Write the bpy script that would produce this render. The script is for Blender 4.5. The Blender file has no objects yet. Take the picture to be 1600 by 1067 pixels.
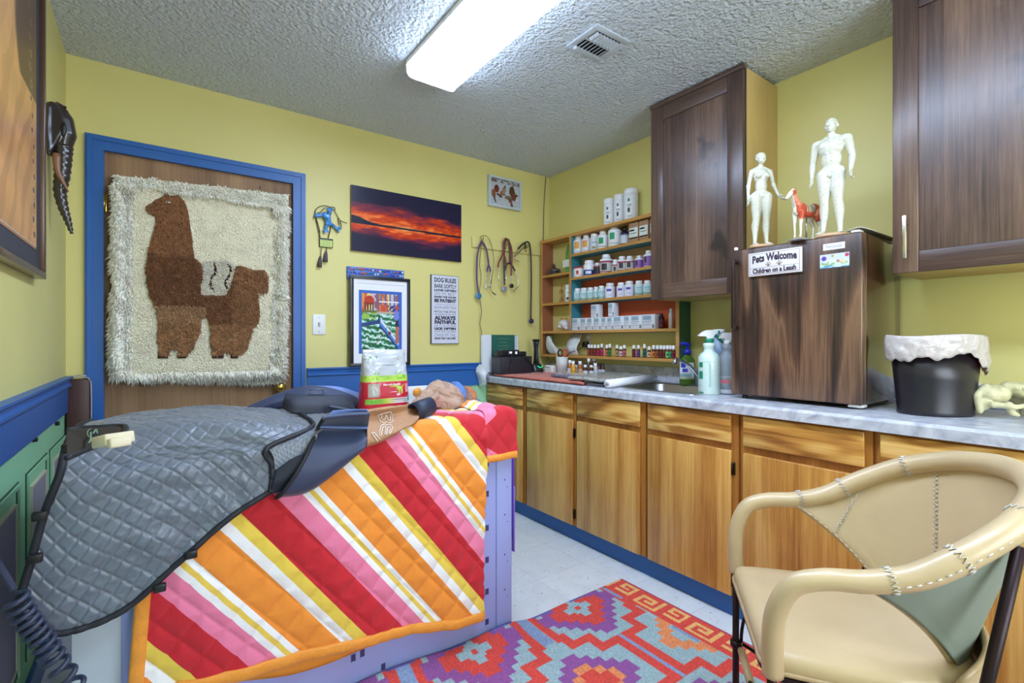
import bpy, bmesh, math, random
import numpy as np
from mathutils import Vector, Matrix, noise as mnoise

R = math.radians
PI = math.pi
scene = bpy.context.scene
C = scene.collection
random.seed(7)
rng = np.random.default_rng(7)

# ---------------------------------------------------------------- camera, light, exposure
F_PX, YAW, HORIZON = 760.55, R(36.0822), 531.18
CAM = Vector((-2.5108, -2.9445, 1.1604))
cd = bpy.data.cameras.new('camera')
cd.sensor_width = 36.0
cd.lens = F_PX / 1600 * 36
cd.shift_y = -(533.5 - HORIZON) / 1600
cd.clip_start = 0.02
cam = bpy.data.objects.new('camera', cd)
C.objects.link(cam)
cam.location = CAM
cam.rotation_euler = (R(90), 0, -YAW)
scene.camera = cam

world = bpy.data.worlds.new('sky')
scene.world = world
world.use_nodes = True
bgn = world.node_tree.nodes['Background']
bgn.inputs[0].default_value = (0.75, 0.86, 1.0, 1)
bgn.inputs[1].default_value = 3.0

scene.view_settings.view_transform = 'Standard'
scene.view_settings.look = 'None'
scene.view_settings.gamma = 1.0
scene.view_settings.use_curve_mapping = False
scene.view_settings.exposure = 0.65
LAMP_STRENGTH = 150.0
ADDED_WINDOW_STRENGTH = 24.0

def area_light(name, loc, rot, sx, sy, power, col):
    l = bpy.data.lights.new(name, 'AREA')
    l.shape = 'RECTANGLE'; l.size = sx; l.size_y = sy; l.energy = power; l.color = col
    o = bpy.data.objects.new(name, l); C.objects.link(o)
    o.location = loc; o.rotation_euler = rot
    return o
# fill light behind an added, unseen rear window to brighten the room
area_light('added_window_fill', (-1.35, -4.62, 1.45), (R(90), 0, 0), 1.5, 1.2, ADDED_WINDOW_STRENGTH, (0.86, 0.93, 1.0))

# room size
W, H, REAR = 2.8421, 2.4466, -4.4

# ---------------------------------------------------------------- helpers
def ray(px, py):
    t = (px - 800) / F_PX
    return Vector((math.sin(YAW) + t * math.cos(YAW), math.cos(YAW) - t * math.sin(YAW), -(py - HORIZON) / F_PX))
def onx(px, py, x): r = ray(px, py); return CAM + r * ((x - CAM.x) / r.x)
def ony(px, py, y): r = ray(px, py); return CAM + r * ((y - CAM.y) / r.y)
def onz(px, py, z): r = ray(px, py); return CAM + r * ((z - CAM.z) / r.z)

def lin(c):
    c = np.asarray(c, dtype=float)
    if c.max() > 1.001: c = c / 255.0
    return np.where(c <= 0.04045, c / 12.92, ((c + 0.055) / 1.055) ** 2.4)
def L4(c): a = lin(c); return (float(a[0]), float(a[1]), float(a[2]), 1.0)

MATS = {}
def nodes(name):
    m = bpy.data.materials.new(name); m.use_nodes = True
    nt = m.node_tree
    return m, nt, nt.nodes['Principled BSDF']
def mat(name, col, rough=0.5, metal=0.0, bump=None, var=None, spec=0.5, alpha=None, trans=0.0, coat=0.0, sheen=0.0, emis=None, sss=0.0):
    """col srgb; bump=(scale,strength,dist); var=(scale,amount) mottles the colour"""
    if name in MATS: return MATS[name]
    m, nt, b = nodes(name)
    b.inputs['Base Color'].default_value = L4(col)
    b.inputs['Roughness'].default_value = rough
    b.inputs['Metallic'].default_value = metal
    b.inputs['Specular IOR Level'].default_value = spec
    if coat: b.inputs['Coat Weight'].default_value = coat; b.inputs['Coat Roughness'].default_value = 0.15
    if sheen: b.inputs['Sheen Weight'].default_value = sheen
    if trans: b.inputs['Transmission Weight'].default_value = trans; b.inputs['IOR'].default_value = 1.3
    if alpha is not None: b.inputs['Alpha'].default_value = alpha
    if sss: b.inputs['Subsurface Weight'].default_value = sss; b.inputs['Subsurface Scale'].default_value = 0.01
    if emis: b.inputs['Emission Color'].default_value = L4(emis[0]); b.inputs['Emission Strength'].default_value = emis[1]
    tc = nt.nodes.new('ShaderNodeTexCoord')
    if var:
        n = nt.nodes.new('ShaderNodeTexNoise'); n.inputs['Scale'].default_value = var[0]; n.inputs['Detail'].default_value = 4
        nt.links.new(tc.outputs['Object'], n.inputs['Vector'])
        mx = nt.nodes.new('ShaderNodeMix'); mx.data_type = 'RGBA'
        a = np.array(lin(col)); k = var[1]
        mx.inputs[6].default_value = (*(a * (1 - k)), 1); mx.inputs[7].default_value = (*np.minimum(a * (1 + k), 1), 1)
        mr = nt.nodes.new('ShaderNodeMapRange'); mr.inputs[1].default_value = 0.3; mr.inputs[2].default_value = 0.7
        nt.links.new(n.outputs[0], mr.inputs[0]); nt.links.new(mr.outputs[0], mx.inputs[0])
        nt.links.new(mx.outputs[2], b.inputs['Base Color'])
    if bump:
        n = nt.nodes.new('ShaderNodeTexNoise'); n.inputs['Scale'].default_value = bump[0]; n.inputs['Detail'].default_value = 4
        nt.links.new(tc.outputs['Object'], n.inputs['Vector'])
        bp = nt.nodes.new('ShaderNodeBump'); bp.inputs['Strength'].default_value = bump[1]; bp.inputs['Distance'].default_value = bump[2]
        nt.links.new(n.outputs[0], bp.inputs['Height']); nt.links.new(bp.outputs[0], b.inputs['Normal'])
    MATS[name] = m
    return m

def attr_mat(name, rough=0.6, bump=None, spec=0.4, coat=0.0, sheen=0.0):
    """colour from the mesh's own colour attribute (a print, a weave, dyed wool)"""
    if name in MATS: return MATS[name]
    m, nt, b = nodes(name)
    a = nt.nodes.new('ShaderNodeAttribute'); a.attribute_name = 'col'
    nt.links.new(a.outputs['Color'], b.inputs['Base Color'])
    b.inputs['Roughness'].default_value = rough; b.inputs['Specular IOR Level'].default_value = spec
    if coat: b.inputs['Coat Weight'].default_value = coat; b.inputs['Coat Roughness'].default_value = 0.1
    if sheen: b.inputs['Sheen Weight'].default_value = sheen
    if bump:
        tc = nt.nodes.new('ShaderNodeTexCoord')
        n = nt.nodes.new('ShaderNodeTexNoise'); n.inputs['Scale'].default_value = bump[0]; n.inputs['Detail'].default_value = 3
        nt.links.new(tc.outputs['Object'], n.inputs['Vector'])
        bp = nt.nodes.new('ShaderNodeBump'); bp.inputs['Strength'].default_value = bump[1]; bp.inputs['Distance'].default_value = bump[2]
        nt.links.new(n.outputs[0], bp.inputs['Height']); nt.links.new(bp.outputs[0], b.inputs['Normal'])
    MATS[name] = m
    return m

def wood(name, cols, axis='Z', ringw=0.34, ring=9.0, stretch=0.07, rough=0.4, fine=1.0, coat=0.0, distort=2.2, knots=0.0, seed=0.0, plane_boards=None, spec=0.5):
    """grain running along axis; cols = dark -> light srgb"""
    if name in MATS: return MATS[name]
    m, nt, b = nodes(name)
    N, K = nt.nodes, nt.links
    g = N.new('ShaderNodeNewGeometry')
    mp = N.new('ShaderNodeMapping')
    sc = [1, 1, 1]; sc['XYZ'.index(axis)] = stretch
    mp.inputs['Scale'].default_value = sc; mp.inputs['Location'].default_value = (seed, seed * 1.7, seed * 0.6)
    K.new(g.outputs['Position'], mp.inputs['Vector'])
    n1 = N.new('ShaderNodeTexNoise'); n1.inputs['Scale'].default_value = ring * 0.55; n1.inputs['Detail'].default_value = 2; n1.inputs['Distortion'].default_value = 0.4
    K.new(mp.outputs[0], n1.inputs['Vector'])
    mul = N.new('ShaderNodeMath'); mul.operation = 'MULTIPLY'; mul.inputs[1].default_value = distort * 8
    K.new(n1.outputs[0], mul.inputs[0])
    sn = N.new('ShaderNodeMath'); sn.operation = 'SINE'; K.new(mul.outputs[0], sn.inputs[0])
    mr = N.new('ShaderNodeMapRange'); mr.inputs[1].default_value = -1; mr.inputs[2].default_value = 1
    K.new(sn.outputs[0], mr.inputs[0])
    mp2 = N.new('ShaderNodeMapping'); s2 = [260 * fine] * 3; s2['XYZ'.index(axis)] = 9 * fine
    mp2.inputs['Scale'].default_value = s2; K.new(g.outputs['Position'], mp2.inputs['Vector'])
    n2 = N.new('ShaderNodeTexNoise'); n2.inputs['Scale'].default_value = 1.0; n2.inputs['Detail'].default_value = 3
    K.new(mp2.outputs[0], n2.inputs['Vector'])
    mp3 = N.new('ShaderNodeMapping'); s3 = [3.0] * 3; s3['XYZ'.index(axis)] = 1.2
    mp3.inputs['Scale'].default_value = s3; mp3.inputs['Location'].default_value = (seed * 3, 0, seed); K.new(g.outputs['Position'], mp3.inputs['Vector'])
    n3 = N.new('ShaderNodeTexNoise'); n3.inputs['Scale'].default_value = 2.0; n3.inputs['Detail'].default_value = 3
    K.new(mp3.outputs[0], n3.inputs['Vector'])
    def madd(a, k, off=None):
        x = N.new('ShaderNodeMath'); x.operation = 'MULTIPLY_ADD'; x.inputs[1].default_value = k
        K.new(a, x.inputs[0])
        if off is None: x.inputs[2].default_value = 0
        elif isinstance(off, (int, float)): x.inputs[2].default_value = off
        else: K.new(off, x.inputs[2])
        return x.outputs[0]
    mp4 = N.new('ShaderNodeMapping'); s4 = [95 * fine] * 3; s4['XYZ'.index(axis)] = 2.2 * fine
    mp4.inputs['Scale'].default_value = s4; K.new(g.outputs['Position'], mp4.inputs['Vector'])
    n4 = N.new('ShaderNodeTexNoise'); n4.inputs['Scale'].default_value = 1.0; n4.inputs['Detail'].default_value = 3; n4.inputs['Distortion'].default_value = 0.6
    K.new(mp4.outputs[0], n4.inputs['Vector'])
    t = madd(mr.outputs[0], ringw, -0.03 - ringw / 2)
    t = madd(n4.outputs[0], 0.62, t)
    t = madd(n2.outputs[0], 0.42, t)
    t = madd(n3.outputs[0], 0.50 + knots * 0.5, t)
    t = madd(t, 1.0, -0.22 - knots * 0.25)
    if knots:
        v = N.new('ShaderNodeTexVoronoi'); v.inputs['Scale'].default_value = 4.6
        mpk = N.new('ShaderNodeMapping'); sk = [1, 1, 1]; sk['XYZ'.index(axis)] = 0.55; mpk.inputs['Scale'].default_value = sk
        mpk.inputs['Location'].default_value = (0.3 + seed, 0.2, 0.13)
        nd = N.new('ShaderNodeTexNoise'); nd.inputs['Scale'].default_value = 9
        K.new(g.outputs['Position'], nd.inputs['Vector'])
        ad = N.new('ShaderNodeVectorMath'); ad.operation = 'MULTIPLY_ADD'; ad.inputs[1].default_value = (0.2, 0.2, 0.2)
        K.new(nd.outputs['Color'], ad.inputs[0]); K.new(g.outputs['Position'], ad.inputs[2])
        K.new(ad.outputs[0], mpk.inputs[0]); K.new(mpk.outputs[0], v.inputs['Vector'])
        kr = N.new('ShaderNodeMapRange'); kr.inputs[1].default_value = 0.02; kr.inputs[2].default_value = 0.25; kr.inputs[3].default_value = -knots; kr.inputs[4].default_value = 0
        K.new(v.outputs['Distance'], kr.inputs[0]); t = madd(kr.outputs[0], 1.0, t)
    if plane_boards:   # boards glued side by side: (axis, width, amount)
        sx = N.new('ShaderNodeSeparateXYZ'); K.new(g.outputs['Position'], sx.inputs[0])
        dv = N.new('ShaderNodeMath'); dv.operation = 'DIVIDE'; dv.inputs[1].default_value = plane_boards[1]
        K.new(sx.outputs['XYZ'.index(plane_boards[0])], dv.inputs[0])
        fl = N.new('ShaderNodeMath'); fl.operation = 'FLOOR'; K.new(dv.outputs[0], fl.inputs[0])
        wn = N.new('ShaderNodeTexWhiteNoise'); wn.noise_dimensions = '1D'; K.new(fl.outputs[0], wn.inputs['W'])
        o = N.new('ShaderNodeMath'); o.operation = 'MULTIPLY_ADD'; o.inputs[1].default_value = plane_boards[2]; o.inputs[2].default_value = -plane_boards[2] / 2
        K.new(wn.outputs['Value'], o.inputs[0])
        a2 = N.new('ShaderNodeMath'); a2.operation = 'ADD'; K.new(t, a2.inputs[0]); K.new(o.outputs[0], a2.inputs[1]); t = a2.outputs[0]
    cr = N.new('ShaderNodeValToRGB')
    e = cr.color_ramp.elements
    while len(e) < len(cols): e.new(0.5)
    for i, c in enumerate(cols):
        e[i].position = 0.1 + 0.8 * i / (len(cols) - 1); e[i].color = L4(c)
    K.new(t, cr.inputs[0]); K.new(cr.outputs[0], b.inputs['Base Color'])
    b.inputs['Roughness'].default_value = rough; b.inputs['Specular IOR Level'].default_value = spec
    if coat: b.inputs['Coat Weight'].default_value = coat; b.inputs['Coat Roughness'].default_value = 0.25
    bp = N.new('ShaderNodeBump'); bp.inputs['Strength'].default_value = 0.12; bp.inputs['Distance'].default_value = 0.002
    K.new(n2.outputs[0], bp.inputs['Height']); K.new(bp.outputs[0], b.inputs['Normal'])
    MATS[name] = m
    return m

class MB:
    def __init__(s): s.v = []; s.f = []; s.m = []; s.n = 0; s.cols = None; s.sm = []
    def add(s, vs, fs, mi=0, smooth=False):
        vs = np.asarray(vs, dtype=float).reshape(-1, 3)
        s.v.append(vs)
        for f in fs: s.f.append([i + s.n for i in f]); s.m.append(mi); s.sm.append(smooth)
        s.n += len(vs)
        return s
    def box(s, a, b, mi=0, bev=0.0, M=None, seg=2):
        a, b = np.minimum(a, b), np.maximum(a, b)
        if bev <= 0:
            vs = [(x, y, z) for x in (a[0], b[0]) for y in (a[1], b[1]) for z in (a[2], b[2])]
            fs = [(0, 1, 3, 2), (4, 6, 7, 5), (0, 4, 5, 1), (2, 3, 7, 6), (0, 2, 6, 4), (1, 5, 7, 3)]
            if M is not None: vs = [M @ Vector(v) for v in vs]
            return s.add(vs, fs, mi)
        bm = bmesh.new(); bmesh.ops.create_cube(bm, size=1)
        for v in bm.verts: v.co = Vector([(v.co[i] + .5) * (b[i] - a[i]) + a[i] for i in range(3)])
        bev = min(bev, 0.49 * min(b[i] - a[i] for i in range(3)))
        bmesh.ops.bevel(bm, geom=bm.edges[:], offset=bev, segments=seg, affect='EDGES', profile=0.5)
        s.bm(bm, mi, M, True); return s
    def bm(s, bm, mi=0, M=None, smooth=False):
        bm.verts.ensure_lookup_table()
        for i, v in enumerate(bm.verts): v.index = i
        vs = [(M @ v.co if M is not None else v.co)[:] for v in bm.verts]
        s.add(vs, [[v.index for v in f.verts] for f in bm.faces], mi, smooth); bm.free()
    def tube(s, pts, r, n=10, mi=0, caps=True, closed=False, flat=1.0, up=None):
        """r scalar, list or function of 0..1; flat squashes one axis"""
        P = [Vector(p) for p in pts]; k = len(P)
        T = []
        for i in range(k):
            a = P[(i - 1) % k] if (closed or i > 0) else P[0]; b = P[(i + 1) % k] if (closed or i < k - 1) else P[-1]
            T.append((b - a).normalized() if (b - a).length > 1e-9 else Vector((0, 0, 1)))
        nrm = Vector(up) if up else (Vector((0, 0, 1)) if abs(T[0].z) < 0.9 else Vector((1, 0, 0)))
        vs = []
        for i in range(k):
            nrm = (nrm - T[i] * nrm.dot(T[i]))
            if nrm.length < 1e-6: nrm = T[i].orthogonal()
            nrm.normalize(); bn = T[i].cross(nrm)
            rr = r(i / (k - 1)) if callable(r) else (r[i] if hasattr(r, '__len__') else r)
            for j in range(n):
                a = 2 * PI * j / n
                vs.append(P[i] + nrm * (math.cos(a) * rr * flat) + bn * (math.sin(a) * rr))
        fs = []
        for i in range(k if closed else k - 1):
            for j in range(n):
                i2 = (i + 1) % k; fs.append((i * n + j, i * n + (j + 1) % n, i2 * n + (j + 1) % n, i2 * n + j))
        if caps and not closed: fs.append(list(range(n))[::-1]); fs.append([(k - 1) * n + j for j in range(n)])
        return s.add(vs, fs, mi, True)
    def lathe(s, prof, c=(0, 0, 0), n=24, mi=0, sx=1.0, sy=1.0, M=None, caps=True):
        vs = []; k = len(prof)
        for r, z in prof:
            for j in range(n):
                a = 2 * PI * j / n; v = Vector((c[0] + r * math.cos(a) * sx, c[1] + r * math.sin(a) * sy, c[2] + z))
                vs.append(M @ v if M is not None else v)
        fs = [(i * n + j, i * n + (j + 1) % n, (i + 1) * n + (j + 1) % n, (i + 1) * n + j) for i in range(k - 1) for j in range(n)]
        if caps:
            if prof[0][0] > 1e-6: fs.append(list(range(n))[::-1])
            if prof[-1][0] > 1e-6: fs.append([(k - 1) * n + j for j in range(n)])
        return s.add(vs, fs, mi, True)
    def ell(s, c, r, mi=0, n=14, M=None):
        prof = [(math.sin(PI * i / 8) + 1e-7, -math.cos(PI * i / 8)) for i in range(9)]
        vs = []
        for a, z in prof:
            for j in range(n):
                t = 2 * PI * j / n; v = Vector((a * math.cos(t) * r[0], a * math.sin(t) * r[1], z * r[2]))
                if M is not None: v = M @ v
                vs.append(v + Vector(c))
        fs = [(i * n + j, i * n + (j + 1) % n, (i + 1) * n + (j + 1) % n, (i + 1) * n + j) for i in range(8) for j in range(n)]
        return s.add(vs, fs, mi, True)
    def grid(s, P, mi=0, thick=0.0, closed_u=False):
        """P[i][j] points; thick offsets a back face along the normal"""
        P = np.asarray(P, dtype=float); a, b = P.shape[:2]
        idx = lambda i, j: i * b + j
        fs = [(idx(i, j), idx(i, j + 1), idx(i + 1, j + 1), idx(i + 1, j)) for i in range(a - 1) for j in range(b - 1)]
        if not thick: return s.add(P.reshape(-1, 3), fs, mi, True)
        du = np.gradient(P, axis=0); dv = np.gradient(P, axis=1)
        nn = np.cross(dv, du); nn /= (np.linalg.norm(nn, axis=2, keepdims=True) + 1e-12)
        Q = P - nn * thick
        n0 = a * b
        fs2 = [tuple(n0 + k for k in f[::-1]) for f in fs]
        rim = [idx(0, j) for j in range(b)] + [idx(i, b - 1) for i in range(1, a)] + [idx(a - 1, j) for j in range(b - 2, -1, -1)] + [idx(i, 0) for i in range(a - 2, 0, -1)]
        side = [(rim[(k + 1) % len(rim)], rim[k], rim[k] + n0, rim[(k + 1) % len(rim)] + n0) for k in range(len(rim))]
        return s.add(np.concatenate([P.reshape(-1, 3), Q.reshape(-1, 3)]), fs + fs2 + side, mi, True)
    def prism(s, poly, f, depth_vec, mi=0):
        """poly list of 2D points, f maps 2D to 3D, extruded by depth_vec"""
        A = [Vector(f(*p)) for p in poly]; D = Vector(depth_vec); k = len(A)
        vs = A + [p + D for p in A]
        bm = bmesh.new(); bv = [bm.verts.new(v) for v in vs]
        bm.faces.new(bv[:k]); bm.faces.new(bv[k:][::-1])
        for i in range(k): bm.faces.new((bv[(i + 1) % k], bv[i], bv[i + k], bv[(i + 1) % k + k]))
        bmesh.ops.recalc_face_normals(bm, faces=bm.faces[:])
        bmesh.ops.triangulate(bm, faces=[f_ for f_ in bm.faces if len(f_.verts) > 4])
        s.bm(bm, mi); return s
    def verts(s): return np.concatenate(s.v) if s.v else np.zeros((0, 3))

ORG = {}
def link(name, me, parent=None, origin=None):
    o = bpy.data.objects.new(name, me); C.objects.link(o)
    n = len(me.vertices); co = np.empty(n * 3, dtype=np.float32); me.vertices.foreach_get('co', co); co = co.reshape(-1, 3)
    if parent is not None:
        o.parent = parent; po = ORG[parent.name]; org = np.array(po)
    else:
        org = np.array(origin) if origin is not None else np.array([(co[:, 0].min() + co[:, 0].max()) / 2, (co[:, 1].min() + co[:, 1].max()) / 2, co[:, 2].min()])
        o.location = org
    co = co - org.astype(np.float32); me.vertices.foreach_set('co', co.ravel()); me.update()
    ORG[o.name] = tuple(org)
    return o
def mk(name, mb, mats, parent=None, colors=None, flat=False, recalc=True, origin=None, mods=None):
    me = bpy.data.meshes.new(name)
    v = mb.verts(); me.from_pydata(v.tolist(), [], mb.f)
    if not isinstance(mats, (list, tuple)): mats = [mats]
    for m in mats: me.materials.append(m)
    me.polygons.foreach_set('material_index', mb.m)
    me.polygons.foreach_set('use_smooth', [False if flat else s for s in mb.sm])
    if recalc:
        bm = bmesh.new(); bm.from_mesh(me); bmesh.ops.recalc_face_normals(bm, faces=bm.faces[:]); bm.to_mesh(me); bm.free()
    if colors is not None:
        a = me.color_attributes.new('col', 'FLOAT_COLOR', 'POINT')
        c4 = np.ones((len(v), 4), dtype=np.float32); c4[:, :3] = colors; a.data.foreach_set('color', c4.ravel())
    me.update()
    return link(name, me, parent, origin)
def thing(name, label, cat, loc, group=None):
    o = bpy.data.objects.new(name, None); C.objects.link(o); o.location = loc; o.empty_display_size = 0.05
    o['label'] = label; o['category'] = cat
    if group: o['group'] = group
    ORG[o.name] = tuple(loc)
    return o
def tag(o, label, cat, group=None, kind=None):
    o['label'] = label; o['category'] = cat
    if group: o['group'] = group
    if kind: o['kind'] = kind
    return o
def struct(name, mb, mats, **k):
    o = mk(name, mb, mats, **k); o['kind'] = 'structure'; return o
def copy_tree(o, parent=None):
    c = o.copy(); C.objects.link(c); c.parent = parent
    for ch in list(o.children): copy_tree(ch, c)
    return c
def remeshed(name, mb, mats, voxel, parent=None, smooth_it=6, origin=None, colfn=None):
    """one continuous surface grown over overlapping volumes"""
    me = bpy.data.meshes.new(name + '_raw'); me.from_pydata(mb.verts().tolist(), [], mb.f)
    bm = bmesh.new(); bm.from_mesh(me); bmesh.ops.recalc_face_normals(bm, faces=bm.faces[:]); bm.to_mesh(me); bm.free()
    t = bpy.data.objects.new('raw', me); C.objects.link(t)
    m = t.modifiers.new('r', 'REMESH'); m.mode = 'VOXEL'; m.voxel_size = voxel; m.use_smooth_shade = True
    s = t.modifiers.new('s', 'SMOOTH'); s.iterations = smooth_it; s.factor = 0.5
    dg = bpy.context.evaluated_depsgraph_get(); dg.update()
    out = bpy.data.meshes.new_from_object(t.evaluated_get(dg)); out.name = name
    bpy.data.objects.remove(t)
    out.materials.clear()
    for x in (mats if isinstance(mats, (list, tuple)) else [mats]): out.materials.append(x)
    if colfn is not None:
        n = len(out.vertices); co = np.empty(n * 3, dtype=np.float32); out.vertices.foreach_get('co', co); co = co.reshape(-1, 3)
        a = out.color_attributes.new('col', 'FLOAT_COLOR', 'POINT'); c4 = np.ones((n, 4), dtype=np.float32); c4[:, :3] = colfn(co); a.data.foreach_set('color', c4.ravel())
    return link(name, out, parent, origin)
def cap_chain(mb, pts, rs, n=12):
    """tapered rounded limb as overlapping balls"""
    P = [Vector(p) for p in pts]
    for i in range(len(P) - 1):
        d = (P[i + 1] - P[i]).length; k = max(2, int(d / (min(rs[i], rs[i + 1]) * 0.35)) + 1)
        mb.tube([P[i].lerp(P[i + 1], t / 4) for t in range(5)], [rs[i] + (rs[i + 1] - rs[i]) * t / 4 for t in range(5)], n=n)
    for p, r in zip(P, rs): mb.ell(p, (r, r, r), n=n)

def catmull(P, n):
    P = [np.array(p, dtype=float) for p in P]; Q = [2 * P[0] - P[1]] + P + [2 * P[-1] - P[-2]]; out = []
    segs = len(P) - 1
    for k in range(n):
        t = k / (n - 1) * segs; i = min(int(t), segs - 1); u = t - i
        a, b, c, d = Q[i:i + 4]
        out.append(0.5 * ((2 * b) + (-a + c) * u + (2 * a - 5 * b + 4 * c - d) * u * u + (-a + 3 * b - 3 * c + d) * u ** 3))
    return np.array(out)
def surf(ctrl, nu, nv):
    """smooth surface through a grid of control points ctrl[row][col]"""
    rows = [catmull(r, nv) for r in ctrl]
    return np.stack([catmull([r[j] for r in rows], nu) for j in range(nv)], axis=1)

def vnoise(u, v, seed=0):
    """2D value noise 0..1 on arrays"""
    iu, iv = np.floor(u).astype(int), np.floor(v).astype(int); fu, fv = u - iu, v - iv
    fu, fv = fu * fu * (3 - 2 * fu), fv * fv * (3 - 2 * fv)
    def h(a, b):
        x = (a * 374761393 + b * 668265263 + seed * 1442695041) & 0xffffffff
        x = ((x ^ (x >> 13)) * 1274126177) & 0xffffffff
        return ((x ^ (x >> 16)) & 0xffff) / 65535.0
    return (h(iu, iv) * (1 - fu) + h(iu + 1, iv) * fu) * (1 - fv) + (h(iu, iv + 1) * (1 - fu) + h(iu + 1, iv + 1) * fu) * fv
def fbm(u, v, seed=0, o=4):
    s = 0; a = 0.5
    for k in range(o): s = s + a * vnoise(u * 2 ** k, v * 2 ** k, seed + k); a *= 0.5
    return s / (1 - 0.5 ** o)
def mixc(c, col, m):
    return c * (1 - m[..., None]) + np.asarray(col, dtype=float) * m[..., None]
def sstep(a, b, x): t = np.clip((x - a) / (b - a + 1e-12), 0, 1); return t * t * (3 - 2 * t)

def picture(name, corner, ux, uz, nu, nv, fn, material, parent=None, origin=None):
    """flat print: corner = bottom left, ux / uz edge vectors, fn(u,v)->srgb 0..255 with v up"""
    u, v = np.meshgrid(np.linspace(0, 1, nu), np.linspace(0, 1, nv))
    P = np.array(corner)[None, None] + u[..., None] * np.array(ux) + v[..., None] * np.array(uz)
    mb = MB(); mb.grid(P)
    return mk(name, mb, material, parent, colors=lin(np.clip(fn(u, v), 0, 255) / 255.0).reshape(-1, 3), recalc=False, origin=origin)

FONT_CACHE = {}
def text_mesh(txt, size, depth=0.0, offset=0.0, align='CENTER', squash=1.0):
    cu = bpy.data.curves.new('t', 'FONT'); cu.body = txt; cu.size = size; cu.extrude = depth; cu.offset = offset; cu.align_x = align; cu.align_y = 'CENTER'
    cu.resolution_u = 2
    o = bpy.data.objects.new('t', cu); C.objects.link(o)
    dg = bpy.context.evaluated_depsgraph_get(); dg.update()
    me = bpy.data.meshes.new_from_object(o.evaluated_get(dg))
    v = np.array([x.co[:] for x in me.vertices]) if len(me.vertices) else np.zeros((0, 3))
    f = [list(p.vertices) for p in me.polygons]
    bpy.data.objects.remove(o); bpy.data.meshes.remove(me)
    if len(v): v[:, 0] *= squash
    return v, f
def add_text(mb, txt, origin, ux, uz, size, width=None, offset=0.0, depth=0.0, mi=0, rot=0.0, curve=None):
    """lettering on a plane: ux right, uz up (unit vectors); width squeezes the line to that width"""
    v, f = text_mesh(txt, size, depth, offset)
    if not len(v): return
    if width: w = v[:, 0].max() - v[:, 0].min(); v[:, 0] *= width / w
    if curve: v[:, 1] += curve * (1 - (2 * v[:, 0] / (width or 1)) ** 2)
    if rot: c, s = math.cos(rot), math.sin(rot); v[:, :2] = np.stack([v[:, 0] * c - v[:, 1] * s, v[:, 0] * s + v[:, 1] * c], 1)
    ux, uz = np.array(ux, dtype=float), np.array(uz, dtype=float); nn = np.cross(ux, uz)
    mb.add(np.array(origin) + v[:, :1] * ux + v[:, 1:2] * uz + v[:, 2:3] * nn, f, mi)

# ---------------------------------------------------------------- materials
def wall_mat(name, col, scale=55, dist=0.0015, rough=0.6, spec=0.3, strength=0.35):
    if name in MATS: return MATS[name]
    m = mat(name, col, rough, bump=(scale, strength, dist), var=(1.3, 0.05), spec=spec)
    return m
M_yellow = wall_mat('yellow_paint', (222, 212, 134), spec=0.5, rough=0.45)
M_green = wall_mat('mint_paint', (156, 212, 166))
M_blue = mat('blue_paint', (38, 98, 172), 0.4, bump=(30, 0.2, 0.001))
M_white = mat('white_plastic', (238, 238, 236), 0.4)
M_black = mat('black_plastic', (22, 22, 24), 0.4)
M_chrome = mat('chrome', (205, 208, 212), 0.16, 1.0)
M_steel = mat('brushed_steel', (176, 180, 186), 0.28, 1.0)
M_brass = mat('brass', (205, 170, 90), 0.25, 1.0)
M_oak = wood('oak', [(140, 86, 28), (184, 126, 54), (210, 156, 78), (228, 182, 106)], 'Z', ring=9, rough=0.30, coat=0.25, stretch=0.05, distort=3.2)
M_oakh = wood('oak_across', [(142, 88, 30), (188, 130, 56), (218, 166, 84), (236, 194, 116)], 'Y', ringw=0.6, ring=16, rough=0.30, coat=0.25, distort=3.6, seed=1.3, stretch=.22)
M_oakfr = wood('oak_frame', [(128, 76, 24), (172, 112, 44), (196, 138, 62)], 'Z', ring=9, rough=0.36, seed=2.2, stretch=.05)
M_walnut = wood('dark_alder', [(38, 26, 23), (76, 54, 45), (106, 80, 65), (136, 106, 86)], 'Z', ring=5, rough=0.33, coat=0.55, knots=0.55, plane_boards=('Y', 0.085, 0.22), stretch=0.16, distort=1.4)
M_walnuth = wood('dark_alder_rail', [(40, 28, 26), (76, 56, 48), (104, 80, 66), (128, 100, 82)], 'Y', ring=5, rough=0.33, coat=0.3, stretch=0.16, distort=1.4, seed=3)
M_walnutf = wood('dark_alder_stile', [(40, 28, 26), (76, 56, 48), (104, 80, 66), (130, 102, 82)], 'Z', ring=5, rough=0.33, coat=0.3, stretch=0.16, distort=1.4, seed=5)
M_maple = wood('pale_box_side', [(176, 146, 84), (198, 168, 102), (210, 182, 118)], 'Z', ring=5, rough=0.5)
M_fridge = wood('woodgrain_vinyl', [(38, 26, 22), (66, 46, 36), (92, 64, 48), (124, 92, 68), (96, 68, 50)], 'Z', ringw=.6, ring=11, stretch=0.16, rough=0.30, coat=0.2, distort=3.0, fine=1.0, seed=7.7)
M_shelfw = wood('shelf_pine', [(168, 116, 52), (196, 144, 74), (212, 164, 94)], 'Y', ring=6, rough=0.5)
M_doorw = wood('door_lauan', [(112, 80, 52), (150, 114, 78), (176, 138, 98)], 'Z', ring=9, stretch=0.04, rough=0.55)

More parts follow.
